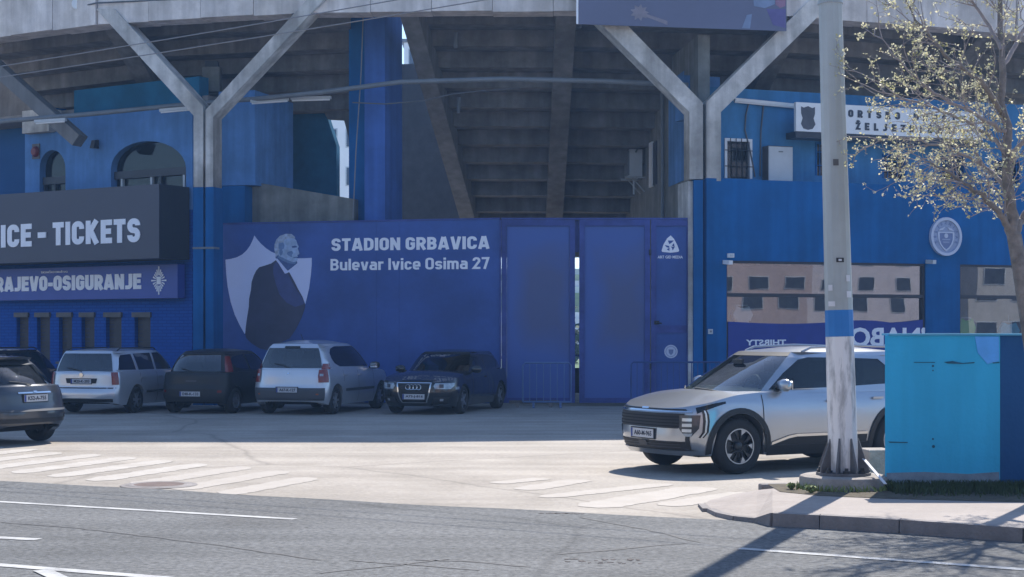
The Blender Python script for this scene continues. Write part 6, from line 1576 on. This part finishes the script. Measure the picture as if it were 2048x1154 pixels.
            MB().lathe([(0, o_ * 1.12), (.04, o_ * 1.1), (.06, o_ * .9), (.06, o_ * .3)], (0, 0, 0), 'y', 16).build('hub_cap', M['alloy_dk' if c.rim_style == 'bladed' else c.rim_mat], wh, smooth=50)
    # underbody and wheel wells
    m = MB(); m.box((0, 0, .40), (c.L - .9, c.W - .62, .36)); 
    m.build('underbody', M['well'], root)
    # cabin
    if seats:
        for (x, y) in ((c.seat_x, .37), (c.seat_x, -.37), (c.seat_x - .85, .40), (c.seat_x - .85, -.40)):
            zc = zb - .1; m = MB()
            def bk(z): return x - (z - zc) * .25
            m.hexa([(bk(zc), y - .23, zc), (bk(zc) + .13, y - .23, zc), (bk(zc) + .13, y + .23, zc), (bk(zc), y + .23, zc), (bk(zc + .33), y - .18, zc + .33), (bk(zc + .33) + .09, y - .18, zc + .33), (bk(zc + .33) + .09, y + .18, zc + .33), (bk(zc + .33), y + .18, zc + .33)])
            s_ = m.build('seat', M['seat'], root)
            MB().box((bk(zc + .42) + .04, y, zc + .42), (.09, .24, .16)).build('headrest', M['seat'], s_)
        ds = MB(); xd = cow - .28; ds.hexa([(xd - .35, -.62, zb - .1), (xd, -.58, zb - .1), (xd, .58, zb - .1), (xd - .35, .62, zb - .1), (xd - .28, -.6, zb + .04), (xd - .05, -.56, zb + .02), (xd - .05, .56, zb + .02), (xd - .28, .6, zb + .04)]); ds.build('dashboard', M['seat'], root)
        sw = MB(); ctr = Vector((xd - .38, .37, zb + .06)); n = 18
        sw.tube([ctr + Vector((math.sin(2 * math.pi * k / n) * .06 * -1, math.cos(2 * math.pi * k / n) * .18, math.sin(2 * math.pi * k / n) * .17)) for k in range(n + 1)], .015, 6, caps=False); sw.build('steering_wheel', M['plastic'], root)
        MB().box((cow - .72, 0, zt - .13), (.03, .22, .06)).build('inner_mirror', M['plastic'], root)
    c.h = dict(side=side, end=end, arch=arch, plate=plate_, seam=seam, handle=handle, mirror=mirror, add=add, gend=gend, root=root, QE=QE)
    return root
def s_lerp(a, b_, t): return a + (b_ - a) * t
def wiper(c, fr, pts):
    r_ = c.h['root']; f = c.gfront if fr else c.grear; e = .018 if fr else -.018
    MB().tube([Vector((f(q, z) + e, q * c.gw_(z), z)) for q, z in pts], .009, 5).build('wiper', M['plastic'], r_)

# ---------------------------------------------------------------- silver crossover
W2 = .93
kia = Car(L=4.515, W=1.865, track=1.62, rw=.365, rim=.235, ra=.425, rim_style='bladed', spokes=5, rim_mat='alloy', axles=(1.36, -1.32),
    xf=[(.22, 2.10), (.32, 2.20), (.45, 2.255), (.62, 2.245), (.80, 2.235), (.90, 2.18), (1.02, 2.05)], xr=[(.25, -2.1), (.45, -2.24), (.8, -2.23), (1.0, -2.15), (1.12, -2.10)],
    dcf=.58, dcr=.45, w=[(.2, .84), (.34, .895), (.5, .925), (.66, .932), (.80, .925), (.93, .905), (1.03, .865), (1.12, .82)],
    zsh=[(-2.25, 1.10), (-1.6, 1.13), (-.6, 1.085), (.6, 1.06), (1.0, 1.055), (1.35, 1.03), (1.65, .985), (1.95, .92), (2.12, .88), (2.3, .845)],
    zl=[(-2.2, .34), (-1.9, .27), (-.8, .235), (.8, .235), (1.8, .25), (2.2, .26)], hood_crown=.045,
    gz=(1.035, 1.575), gxf=[(1.035, 1.42), (1.3, .92), (1.5, .52), (1.575, .34)], gxr=[(1.035, -2.12), (1.3, -1.98), (1.48, -1.84), (1.575, -1.72)], gdf=.25, gdr=.3,
    gw=[(1.035, .865), (1.2, .815), (1.4, .745), (1.52, .69), (1.575, .64)], roof_crown=.07, rear_win=(1.12, 1.46, .8), seat_x=-.1,
    windows=[[(.80, 1.085), (-.30, 1.105), (-.34, 1.50), (.06, 1.505), (.24, 1.475), (.52, 1.30)], [(-.42, 1.108), (-1.18, 1.135), (-1.30, 1.36), (-1.16, 1.475), (-.42, 1.50)], [(-1.27, 1.14), (-1.74, 1.225), (-1.58, 1.36), (-1.39, 1.40)]])
KLOC = (3.70, 22.2)
build_car('parked_crossover', 'silver crossover with black wheel arch trim parked in the sun behind the steel pole', KLOC, R(209), kia, 'p_silver', 'car_glass')
h = kia.h
for xw in kia.axles: h['arch']('arch_trim', xw, .425, .50, 'plastic', .016, -12, 192)
h['side']('sill_trim', -.84, .90, .225, .36, 'plastic', .014, 12, 4); h['side']('sill_trim', -.78, .84, lambda x: .365 + (.10 if x < .5 else .10 * (1 - (x - .5) / .34)), lambda x: .40 + (.10 if x < .5 else .10 * (1 - (x - .5) / .34)), 'chrome', .016, 12, 1)
h['side']('door_trim', -.78, .82, lambda x: .362, lambda x: .368 + (.11 if x < .4 else .11 * (.82 - x) / .42), 'plastic', .0155, 12, 2)
for x in (.98, -.36, -1.16): h['seam'](x, .37 if x > -1 else .75, 1.03)
h['handle'](-.18, .93); h['handle'](-.98, .95)
h['mirror'](.66, 1.145, 'p_silver')
fd = M['p_silver']
h['end']('grille', True, [(.605, 0, .70), (.66, 0, .80), (.80, 0, .78)], 'plastic', .012, nq=8)
for k in range(4):
    z_ = .635 + k * .04; h['end']('grille_bar', True, [(z_ - .006, 0, .72), (z_ + .006, 0, .72)], 'well', .022, nq=8, nz=1)
h['end']('grille_trim', True, [(.812, 0, .86), (.834, 0, .86)], 'chrome', .016, nq=10, nz=1)
h['end']('hood_gap', True, [(.838, 0, .80), (.856, 0, .78)], 'plastic', .006, nq=10, nz=1)
h['end']('emblem', True, [(.845, 0, .085), (.868, 0, .085)], 'chrome', .012, nq=3, nz=1)
h['end']('headlight', True, [(.505, .80, .86), (.60, .72, .915), (.78, .72, .925)], 'lens_dark', .014)
for z_ in (.56, .63, .70): h['end']('lamp_reflector', True, [(z_, .76, .86), (z_ + .04, .76, .86)], 'lens_led', .019, nq=3, nz=1)
h['end']('indicator', True, [(.505, .80, .86), (.545, .77, .87)], 'lens_clear', .0165, nq=3, nz=1)
for sg in (1, -1):
    # boomerang day lamp: vertical blade then a slanting arm back over the wing
    pts = [(.935, .49), (.955, .56), (.958, .70), (.955, .79), (.945, .84)]
    def bp_(q, z): return Vector((kia.bfront(q, z) + .016, sg * q * kia.w_(z), z))
    rows = [[bp_(q - .018, z) for q, z in pts], [bp_(min(.99, q + .012), z) for q, z in pts]]
    h['add']('day_lamp_housing', rows, 'gloss_black')
    rows = [[bp_(q - .004, z) + Vector((.004, sg * .003, 0)) for q, z in pts], [bp_(q + .004, z) + Vector((.004, sg * .003, 0)) for q, z in pts]]
    h['add']('day_lamp', rows, 'lens_led')
    arm = [(1.98, .80, .875), (1.86, .845, .905), (1.72, .89, .935), (1.58, .925, .952)]
    rows = [[Vector((x, sg * (kia.bside(x, a + (b_ - a) * j / 2) + .010), a + (b_ - a) * j / 2)) for j in range(3)] for x, a, b_ in arm]
    h['add']('lamp_arm', rows, 'gloss_black')
h['end']('lower_intake', True, [(.325, 0, .80), (.43, 0, .80)], 'plastic', .012, nq=8)
for z_ in (.355, .39): h['end']('intake_bar', True, [(z_, 0, .74), (z_ + .01, 0, .74)], 'bump_grey', .019, nq=8, nz=1)
h['end']('intake_side', True, [(.33, .80, .85), (.60, .80, .84)], 'plastic', .012, nq=3)
h['end']('skid_plate', True, [(.250, 0, .86), (.315, 0, .90)], 'p_silver', .03, nq=8)
h['end']('radar_panel', True, [(.36, 0, .10), (.43, 0, .10)], 'bump_grey', .026, nq=2, nz=1)
h['plate'](True, .52, 'A60-M-965')
for sg in (1, -1):
    MB().tube([Vector((x, sg * (kia.gside(x, 1.57) - .025), 1.60 + d)) for x, d in ((.10, -.02), (-.05, .035), (-.8, .06), (-1.45, .04), (-1.6, -.01))], .018, 6).build('roof_rail', M['alloy'], h['root'])
h['end']('tail_light', False, [(.85, .62, .93), (1.0, .66, .93)], 'lens_red', .012); h['end']('rear_bumper', False, [(.30, 0, .9), (.55, 0, .9)], 'plastic', .012, nq=8)
wiper(kia, True, [(.55, 1.05), (.3, 1.075), (-.15, 1.09)]); wiper(kia, True, [(-.1, 1.05), (-.4, 1.07), (-.7, 1.10)])

# ---------------------------------------------------------------- silver compact people carrier
mpv = Car(L=4.26, W=1.81, track=1.53, rw=.315, rim=.205, ra=.365, rim_style='plain', spokes=7, rim_mat='alloy', axles=(1.28, -1.41),
    xf=[(.25, 1.98), (.4, 2.10), (.6, 2.12), (.75, 2.05), (.85, 1.95)], xr=[(.22, -2.02), (.36, -2.13), (.55, -2.13), (.62, -2.09), (.85, -2.06), (1.02, -2.02)],
    dcf=.55, dcr=.30, w=[(.2, .84), (.4, .895), (.6, .905), (.8, .89), (.98, .85), (1.05, .83)],
    zsh=[(-2.1, .99), (-1.4, 1.02), (0, .98), (.9, .98), (1.4, .93), (1.8, .85), (2.1, .76)], zl=[(-2.1, .30), (-1.8, .22), (1.7, .2), (2.1, .24)], hood_crown=.06,
    gz=(.97, 1.56), gxf=[(.97, 1.35), (1.3, .78), (1.5, .35), (1.56, .15)], gxr=[(.97, -2.03), (1.25, -1.93), (1.48, -1.82), (1.56, -1.74)], gdf=.3, gdr=.16,
    gw=[(.97, .85), (1.2, .79), (1.40, .71), (1.50, .655), (1.56, .59)], roof_crown=.085, rear_win=(1.03, 1.47, .875), seat_x=.0,
    windows=[[(.76, 1.03), (-.15, 1.04), (-1.12, 1.055), (-1.36, 1.13), (-1.47, 1.24), (-1.46, 1.36), (-1.33, 1.45), (-1.05, 1.50), (-.12, 1.505), (.12, 1.495), (.42, 1.33)]])
build_car('parked_people_carrier', 'silver people carrier parked nose in beneath the printed portrait', (-4.33, 37.1), R(73.5), mpv, 'p_silver2', 'car_glass_dk', group='cars parked along the stand')
h = mpv.h
h['end']('rear_bumper', False, [(.325, 0, .93), (.52, 0, .93), (.60, 0, .92)], 'bump_grey', .012, nq=10)
h['end']('tail_light', False, [(.72, .78, .985), (.86, .78, .99), (1.0, .82, .99)], 'lens_red', .012); h['end']('reversing_lamp', False, [(.86, .82, .90), (.91, .83, .91)], 'lens_clear', .016, nq=3)
h['end']('tail_light', False, [(.985, .85, .998), (1.13, .905, .999)], 'lens_red', .014, gh=True, nq=4)
h['end']('bumper_reflector', False, [(.45, .74, .80), (.475, .74, .80)], 'lens_amber', .018, nq=2, nz=1)
h['end']('spoiler_lamp', False, [(1.475, 0, .28), (1.515, 0, .28)], 'plastic', .014, gh=True, nq=4)
h['plate'](False, .555, 'A67-K-127', .50, .11)
h['end']('emblem', False, [(.90, 0, .035), (.935, 0, .035)], 'chrome', .008, nq=2, nz=1)
for x in (.78, -.15, -1.0): h['seam'](x, .25 if x > -.9 else .72, .96)
h['handle'](-.05, .85); h['handle'](-.9, .87); h['mirror'](.72, 1.05, 'plastic'); h['side']('rub_strip', -.95, .78, .50, .56, 'bump_grey', .012, 8, 2)
wiper(mpv, False, [(0, 1.04), (.2, 1.10), (.45, 1.13)])
MB().tube([(-1.2, 0, 1.60), (-1.38, 0, 1.78)], .006, 5).build('aerial', M['plastic'], h['root'])
sf = MB(); sf.lathe([(0, .10), (.07, .08), (.09, 0), (0, 0)], (-1.78, .1, 1.02), 'z', 10); sf.build('parcel', M['sticker'], h['root'])

# ---------------------------------------------------------------- silver estate car
est = Car(L=4.4, W=1.735, track=1.50, rw=.305, rim=.195, ra=.35, rim_style='plain', spokes=6, rim_mat='hub_grey', axles=(1.33, -1.18),
    xf=[(.25, 2.05), (.4, 2.17), (.55, 2.18), (.7, 2.08)], xr=[(.25, -2.10), (.36, -2.2), (.52, -2.2), (.58, -2.14), (.9, -2.12), (.97, -2.09)], dcf=.5, dcr=.22,
    w=[(.2, .80), (.4, .855), (.6, .868), (.8, .85), (.95, .82), (1.0, .81)], zsh=[(-2.2, .94), (0, .93), (.9, .93), (1.5, .86), (2.0, .76), (2.2, .70)], zl=[(-2.2, .28), (-1.8, .2), (1.8, .19), (2.2, .24)], hood_crown=.05,
    gz=(.92, 1.40), gxf=[(.92, 1.12), (1.2, .68), (1.34, .42), (1.40, .28)], gxr=[(.92, -2.1), (1.2, -1.98), (1.34, -1.90), (1.40, -1.84)], gdf=.2, gdr=.12,
    gw=[(.92, .815), (1.15, .75), (1.32, .69), (1.40, .64)], roof_crown=.055, rear_win=(.955, 1.345, .86), seat_x=.0,
    windows=[[(.66, .965), (-.2, .965), (-.2, 1.345), (.1, 1.35), (.28, 1.27)], [(-.27, .965), (-1.02, .97), (-1.08, 1.335), (-.27, 1.345)], [(-1.12, .975), (-1.88, .985), (-1.76, 1.24), (-1.66, 1.31), (-1.17, 1.33)]])
build_car('parked_estate_car', 'silver estate car parked nose in below the ticket windows', (-8.96, 37.45), R(74.5), est, 'p_silver2', 'car_glass_dk', group='cars parked along the stand')
h = est.h
h['end']('tail_light', False, [(.66, .84, .985), (.935, .84, .985)], 'lens_red', .012); h['end']('bumper_lower', False, [(.27, 0, .9), (.345, 0, .9)], 'plastic', .012, nq=8); h['end']('bumper_gap', False, [(.575, 0, .93), (.60, 0, .93)], 'plastic', .006, nq=8, nz=1)
h['end']('plate_recess', False, [(.69, 0, .42), (.80, 0, .46)], 'plastic', .008, nq=5, nz=1); h['plate'](False, .735, 'M20-K-203', .50, .10)
mb = MB().lathe([(0, .02), (.05, .02), (.055, 0)], (0, 0, 0), 'y', 16); x_ = est.brear(0, .87); mb.v = [(x_ - b_, a, .87 + d) for a, b_, d in mb.v]; mb.build('emblem', M['chrome'], h['root'])
for x in (.75, -.23, -1.0): h['seam'](x, .22 if x > -.9 else .68, .91)
h['handle'](-.1, .80); h['handle'](-.92, .80); h['mirror'](.70, .98, 'p_silver2'); h['side']('rub_strip', -.78, .9, .45, .50, 'bump_grey', .012, 8, 2)
for sg in (1, -1): MB().tube([Vector((x, sg * (est.gside(x, 1.395) - .03), 1.43 + d)) for x, d in ((.1, -.01), (0, .03), (-1.5, .035), (-1.65, -.02))], .016, 6).build('roof_rail', M['plastic'], h['root'])
wiper(est, False, [(0, .95), (.2, 1.0), (.5, 1.03)])

# ---------------------------------------------------------------- small dark hatchback
hat = Car(L=3.82, W=1.65, track=1.42, rw=.29, rim=.18, ra=.335, rim_style='cap', spokes=7, rim_mat='hub_grey', axles=(1.22, -1.27),
    xf=[(.25, 1.75), (.4, 1.89), (.6, 1.88), (.72, 1.8)], xr=[(.24, -1.84), (.36, -1.91), (.55, -1.91), (.62, -1.87), (.85, -1.84), (.95, -1.80)], dcf=.55, dcr=.36,
    w=[(.2, .76), (.4, .815), (.6, .825), (.8, .81), (.93, .785), (1.0, .77)], zsh=[(-1.9, .91), (-1, .93), (.7, .91), (1.2, .86), (1.6, .78), (1.9, .70)], zl=[(-1.9, .28), (-1.6, .2), (1.5, .19), (1.9, .24)], hood_crown=.05,
    gz=(.90, 1.385), gxf=[(.90, 1.12), (1.2, .66), (1.33, .42), (1.385, .26)], gxr=[(.90, -1.80), (1.12, -1.66), (1.28, -1.50), (1.385, -1.30)], gdf=.2, gdr=.30,
    gw=[(.90, .775), (1.12, .70), (1.27, .63), (1.385, .54)], roof_crown=.055, rear_win=(.95, 1.31, .80), seat_x=-.05,
    windows=[[(.62, .95), (-.38, .96), (-.40, 1.32), (.02, 1.33), (.24, 1.26)], [(-.46, .965), (-1.10, 1.02), (-1.28, 1.16), (-1.10, 1.27), (-.48, 1.32)]])
build_car('parked_hatchback', 'small dark hatchback parked between the silver estate and the silver people carrier', (-6.62, 37.35), R(74), hat, 'p_dark', 'car_glass_dk', group='cars parked along the stand')
h = hat.h
h['end']('tail_light', False, [(.88, .84, .98), (1.06, .87, .985), (1.27, .90, .985)], 'lens_red', .012, gh=True, nq=4) if False else None
h['end']('tail_light', False, [(.93, .885, .985), (1.10, .885, .985), (1.28, .90, .985)], 'lens_red', .014, gh=True, nq=4)
h['end']('bumper_reflector', False, [(.48, .76, .86), (.53, .76, .86)], 'lens_red', .012, nq=2, nz=1); h['end']('rear_bumper', False, [(.28, 0, .93), (.56, 0, .93)], 'plastic', .010, nq=8)
h['plate'](False, .45, 'E48-K-133', .50, .105); h['end']('tailgate_handle', False, [(.72, 0, .16), (.75, 0, .16)], 'bump_grey', .012, nq=3, nz=1)
for x in (.72, -.42): h['seam'](x, .24, .89)
h['handle'](-.3, .78); h['mirror'](.64, .97, 'plastic'); wiper(hat, False, [(0, .94), (.2, .99), (.42, 1.01)])

# ---------------------------------------------------------------- black premium hatchback facing the street
aud = Car(L=4.29, W=1.765, track=1.52, rw=.315, rim=.215, ra=.36, rim_style='plain', spokes=5, rim_mat='hub_grey', axles=(1.26, -1.32),
    xf=[(.2, 2.0), (.32, 2.12), (.5, 2.145), (.68, 2.12), (.76, 2.06), (.8, 2.0)], xr=[(.25, -2.05), (.4, -2.14), (.7, -2.12), (.95, -2.05)], dcf=.5, dcr=.4,
    w=[(.18, .81), (.35, .87), (.55, .882), (.75, .87), (.92, .83), (1.0, .81)], zsh=[(-2.1, .95), (-1, .95), (.8, .915), (1.2, .89), (1.7, .81), (2.0, .745), (2.2, .70)], zl=[(-2.1, .28), (-1.7, .18), (1.6, .17), (2.1, .19)], hood_crown=.055,
    gz=(.90, 1.365), gxf=[(.90, 1.02), (1.15, .58), (1.31, .24), (1.365, .08)], gxr=[(.90, -2.02), (1.15, -1.82), (1.31, -1.58), (1.365, -1.42)], gdf=.2, gdr=.25,
    gw=[(.90, .825), (1.12, .75), (1.29, .68), (1.365, .61)], roof_crown=.055, rear_win=(.97, 1.28, .78), seat_x=-.15,
    windows=[[(.52, .955), (-.38, .965), (-.38, 1.30), (-.12, 1.31), (.10, 1.245)], [(-.45, .97), (-1.18, 1.0), (-1.35, 1.12), (-1.16, 1.25), (-.45, 1.30)]])
build_car('parked_saloon', 'black car with tall chrome framed grille parked facing the street', (-1.50, 37.15), R(252), aud, 'p_black', 'car_glass_dk', group='cars parked along the stand')
h = aud.h
h['end']('grille', True, [(.285, 0, .33), (.45, 0, .40), (.70, 0, .44)], 'plastic', .012, nq=6)
def aq(z): return lerp_list([(.27, .335), (.45, .405), (.715, .455)], z)
for m_ in (1, -1):
    zs_ = [.27 + .445 * k / 8 for k in range(9)]
    h['add']('grille_frame', [[Vector((aud.bfront(aq(z) - .018, z) + .02, m_ * (aq(z) - .018) * aud.w_(z), z)) for z in zs_], [Vector((aud.bfront(aq(z) + .018, z) + .02, m_ * (aq(z) + .018) * aud.w_(z), z)) for z in zs_]], 'chrome')
h['end']('grille_frame', True, [(.70, 0, .455), (.722, 0, .455)], 'chrome', .021, nq=6, nz=1); h['end']('grille_frame', True, [(.262, 0, .335), (.282, 0, .335)], 'chrome', .021, nq=6, nz=1)
for k in range(5): h['end']('grille_bar', True, [(.50 + k * .038, 0, .38), (.508 + k * .038, 0, .38)], 'gloss_black', .018, nq=6, nz=1)
for k in range(4):
    yy = (-.126 + k * .084); x_ = aud.bfront(0, .61) + .03
    MB().tube([Vector((x_, yy + .055 * math.cos(2 * math.pi * j / 18), .615 + .055 * math.sin(2 * math.pi * j / 18))) for j in range(19)], .0085, 5, caps=False).build('emblem_ring', M['chrome'], h['root'])
h['plate'](True, .405, 'A73-J-816', .52, .115)
h['end']('headlight', True, [(.575, .56, .90), (.64, .52, .955), (.705, .56, .965)], 'lens_clear', .012); h['end']('lamp_cell', True, [(.60, .66, .76), (.68, .66, .76)], 'lens_dark', .016, nq=3, nz=2)
h['end']('lower_intake', True, [(.24, .48, .86), (.40, .52, .88)], 'plastic', .010); h['end']('fog_lamp', True, [(.31, .68, .76), (.36, .68, .76)], 'lens_led', .016, nq=2, nz=1)
h['side']('indicator', 1.62, 1.80, .56, .62, 'lens_clear', .008, 3, 1)
for x in (.66, -.42): h['seam'](x, .22, .90)
h['handle'](-.3, .80); h['mirror'](.60, .98, 'p_black'); h['end']('screen_sticker', True, [(1.262, 0, .10), (1.285, 0, .10)], 'poster_fig', .006, gh=True, nq=2, nz=1)
wiper(aud, True, [(.5, .91), (.2, .93), (-.2, .94)])

# ---------------------------------------------------------------- graphite hatchback at the picture edge
foc = Car(L=4.17, W=1.71, track=1.48, rw=.31, rim=.19, ra=.35, rim_style='plain', spokes=7, rim_mat='hub_grey', axles=(1.28, -1.33),
    xf=[(.25, 1.95), (.4, 2.07), (.6, 2.06), (.75, 1.98)], xr=[(.24, -1.96), (.36, -2.06), (.56, -2.08), (.62, -2.03), (.85, -2.0), (.98, -1.93)], dcf=.55, dcr=.42,
    w=[(.2, .78), (.4, .84), (.6, .855), (.8, .84), (.95, .80), (1.0, .785)], zsh=[(-2.0, .955), (-1, .96), (.8, .93), (1.3, .87), (1.8, .78), (2.1, .70)], zl=[(-2.1, .36), (-1.7, .2), (1.6, .19), (2.1, .24)], hood_crown=.05,
    gz=(.92, 1.40), gxf=[(.92, 1.15), (1.2, .72), (1.33, .48), (1.40, .30)], gxr=[(.92, -1.96), (1.1, -1.78), (1.28, -1.52), (1.36, -1.38), (1.40, -1.28)], gdf=.2, gdr=.25,
    gw=[(.92, .80), (1.15, .735), (1.3, .68), (1.40, .62)], roof_crown=.055, rear_win=(.985, 1.30, .76), seat_x=-.1,
    windows=[[(.62, .97), (-.28, .97), (-.28, 1.33), (.05, 1.34), (.30, 1.26)], [(-.35, .975), (-1.05, 1.0), (-1.22, 1.12), (-1.02, 1.26), (-.35, 1.33)]])
build_car('hatchback_car', 'graphite hatchback with pale rear spoiler edge standing across the row of parked cars', (-9.50, 27.05), R(150), foc, 'p_graphite', 'car_glass', group=None)
h = foc.h
h['end']('tail_light', False, [(.98, .885, .985), (1.15, .885, .985), (1.30, .90, .985)], 'lens_amber', .014, gh=True, nq=4)
h['end']('bumper_lower', False, [(.37, 0, .93), (.44, 0, .93)], 'plastic', .010, nq=8); h['end']('rub_strip', False, [(.555, 0, .95), (.59, 0, .95)], 'bump_grey', .012, nq=8, nz=1)
h['end']('bumper_reflector', False, [(.42, .86, .95), (.50, .86, .95)], 'lens_amber', .014, nq=3, nz=2)
h['end']('handle_strip', False, [(.845, 0, .42), (.87, 0, .42)], 'chrome', .012, nq=5, nz=1); h['plate'](False, .765, 'K52-A-755', .50, .11)
h['end']('emblem', False, [(.86, 0, .045), (.885, 0, .045)], 'chrome', .02, nq=2, nz=1)
sp = MB(); zt_ = 1.39
rows = [[Vector((foc.grear(q, 1.385) + .12, q * .60, 1.42 + .02 * (1 - q * q))) for q in [k / 5 - 1 for k in range(11)]], [Vector((foc.grear(q, 1.385) - .17 + .05 * q * q, q * .62, 1.405 + .025 * (1 - q * q))) for q in [k / 5 - 1 for k in range(11)]], [Vector((foc.grear(q, 1.385) - .16 + .05 * q * q, q * .62, 1.375 + .02 * (1 - q * q))) for q in [k / 5 - 1 for k in range(11)]], [Vector((foc.grear(q, 1.36) - .01, q * .60, 1.36)) for q in [k / 5 - 1 for k in range(11)]]]
sp.grid(rows).build('spoiler', M['p_graphite'], h['root'], smooth=50)
for x in (.72, -.32, -1.05): h['seam'](x, .24 if x > -1 else .72, .92)
h['mirror'](.66, 1.0, 'p_graphite'); h['handle'](-.2, .82); wiper(foc, False, [(0, .98), (.25, 1.02), (.5, 1.04)])

# ---------------------------------------------------------------- black car behind it, next to the estate
blk = Car(**{k: v for k, v in est.__dict__.items() if k not in ('XEf', 'XEr', 'GEf', 'GEr', 'h')})
build_car('parked_estate_car', 'black estate car parked beyond the graphite hatchback beside the silver estate', (-11.95, 38.2), R(73), blk, 'p_black', 'car_glass_dk', group='cars parked along the stand', seats=False)
h = blk.h
h['end']('tail_light', False, [(.66, .84, .985), (.935, .84, .985)], 'lens_red', .012); h['plate'](False, .735, 'J81-E-460', .50, .10); h['mirror'](.70, .98, 'chrome'); h['handle'](-.1, .8)
for sg in (1, -1): MB().tube([Vector((x, sg * (blk.gside(x, 1.395) - .03), 1.43 + d)) for x, d in ((.1, -.01), (0, .03), (-1.5, .035), (-1.65, -.02))], .016, 6).build('roof_rail', M['plastic'], h['root'])

# ================================================================== light haze added to imitate lens glare over the shade
hz = MB(); hz.box((0, 150, 16.5), (1200, 1600, 35.0)); hm = bpy.data.materials.new('veil_air'); hm.use_nodes = True
N_ = hm.node_tree.nodes; N_.remove(N_['Principled BSDF']); pv_ = N_.new('ShaderNodeVolumePrincipled')
pv_.inputs['Color'].default_value = (0.30, 0.55, 1.0, 1); pv_.inputs['Density'].default_value = 0.0010; pv_.inputs['Anisotropy'].default_value = 0.35
hm.node_tree.links.new(pv_.outputs[0], N_['Material Output'].inputs['Volume'])
tag(hz.build('veil', hm), 'thin bluish haze added to imitate lens glare over the shade', None, None, 'stuff')
sc.cycles.volume_bounces = 0
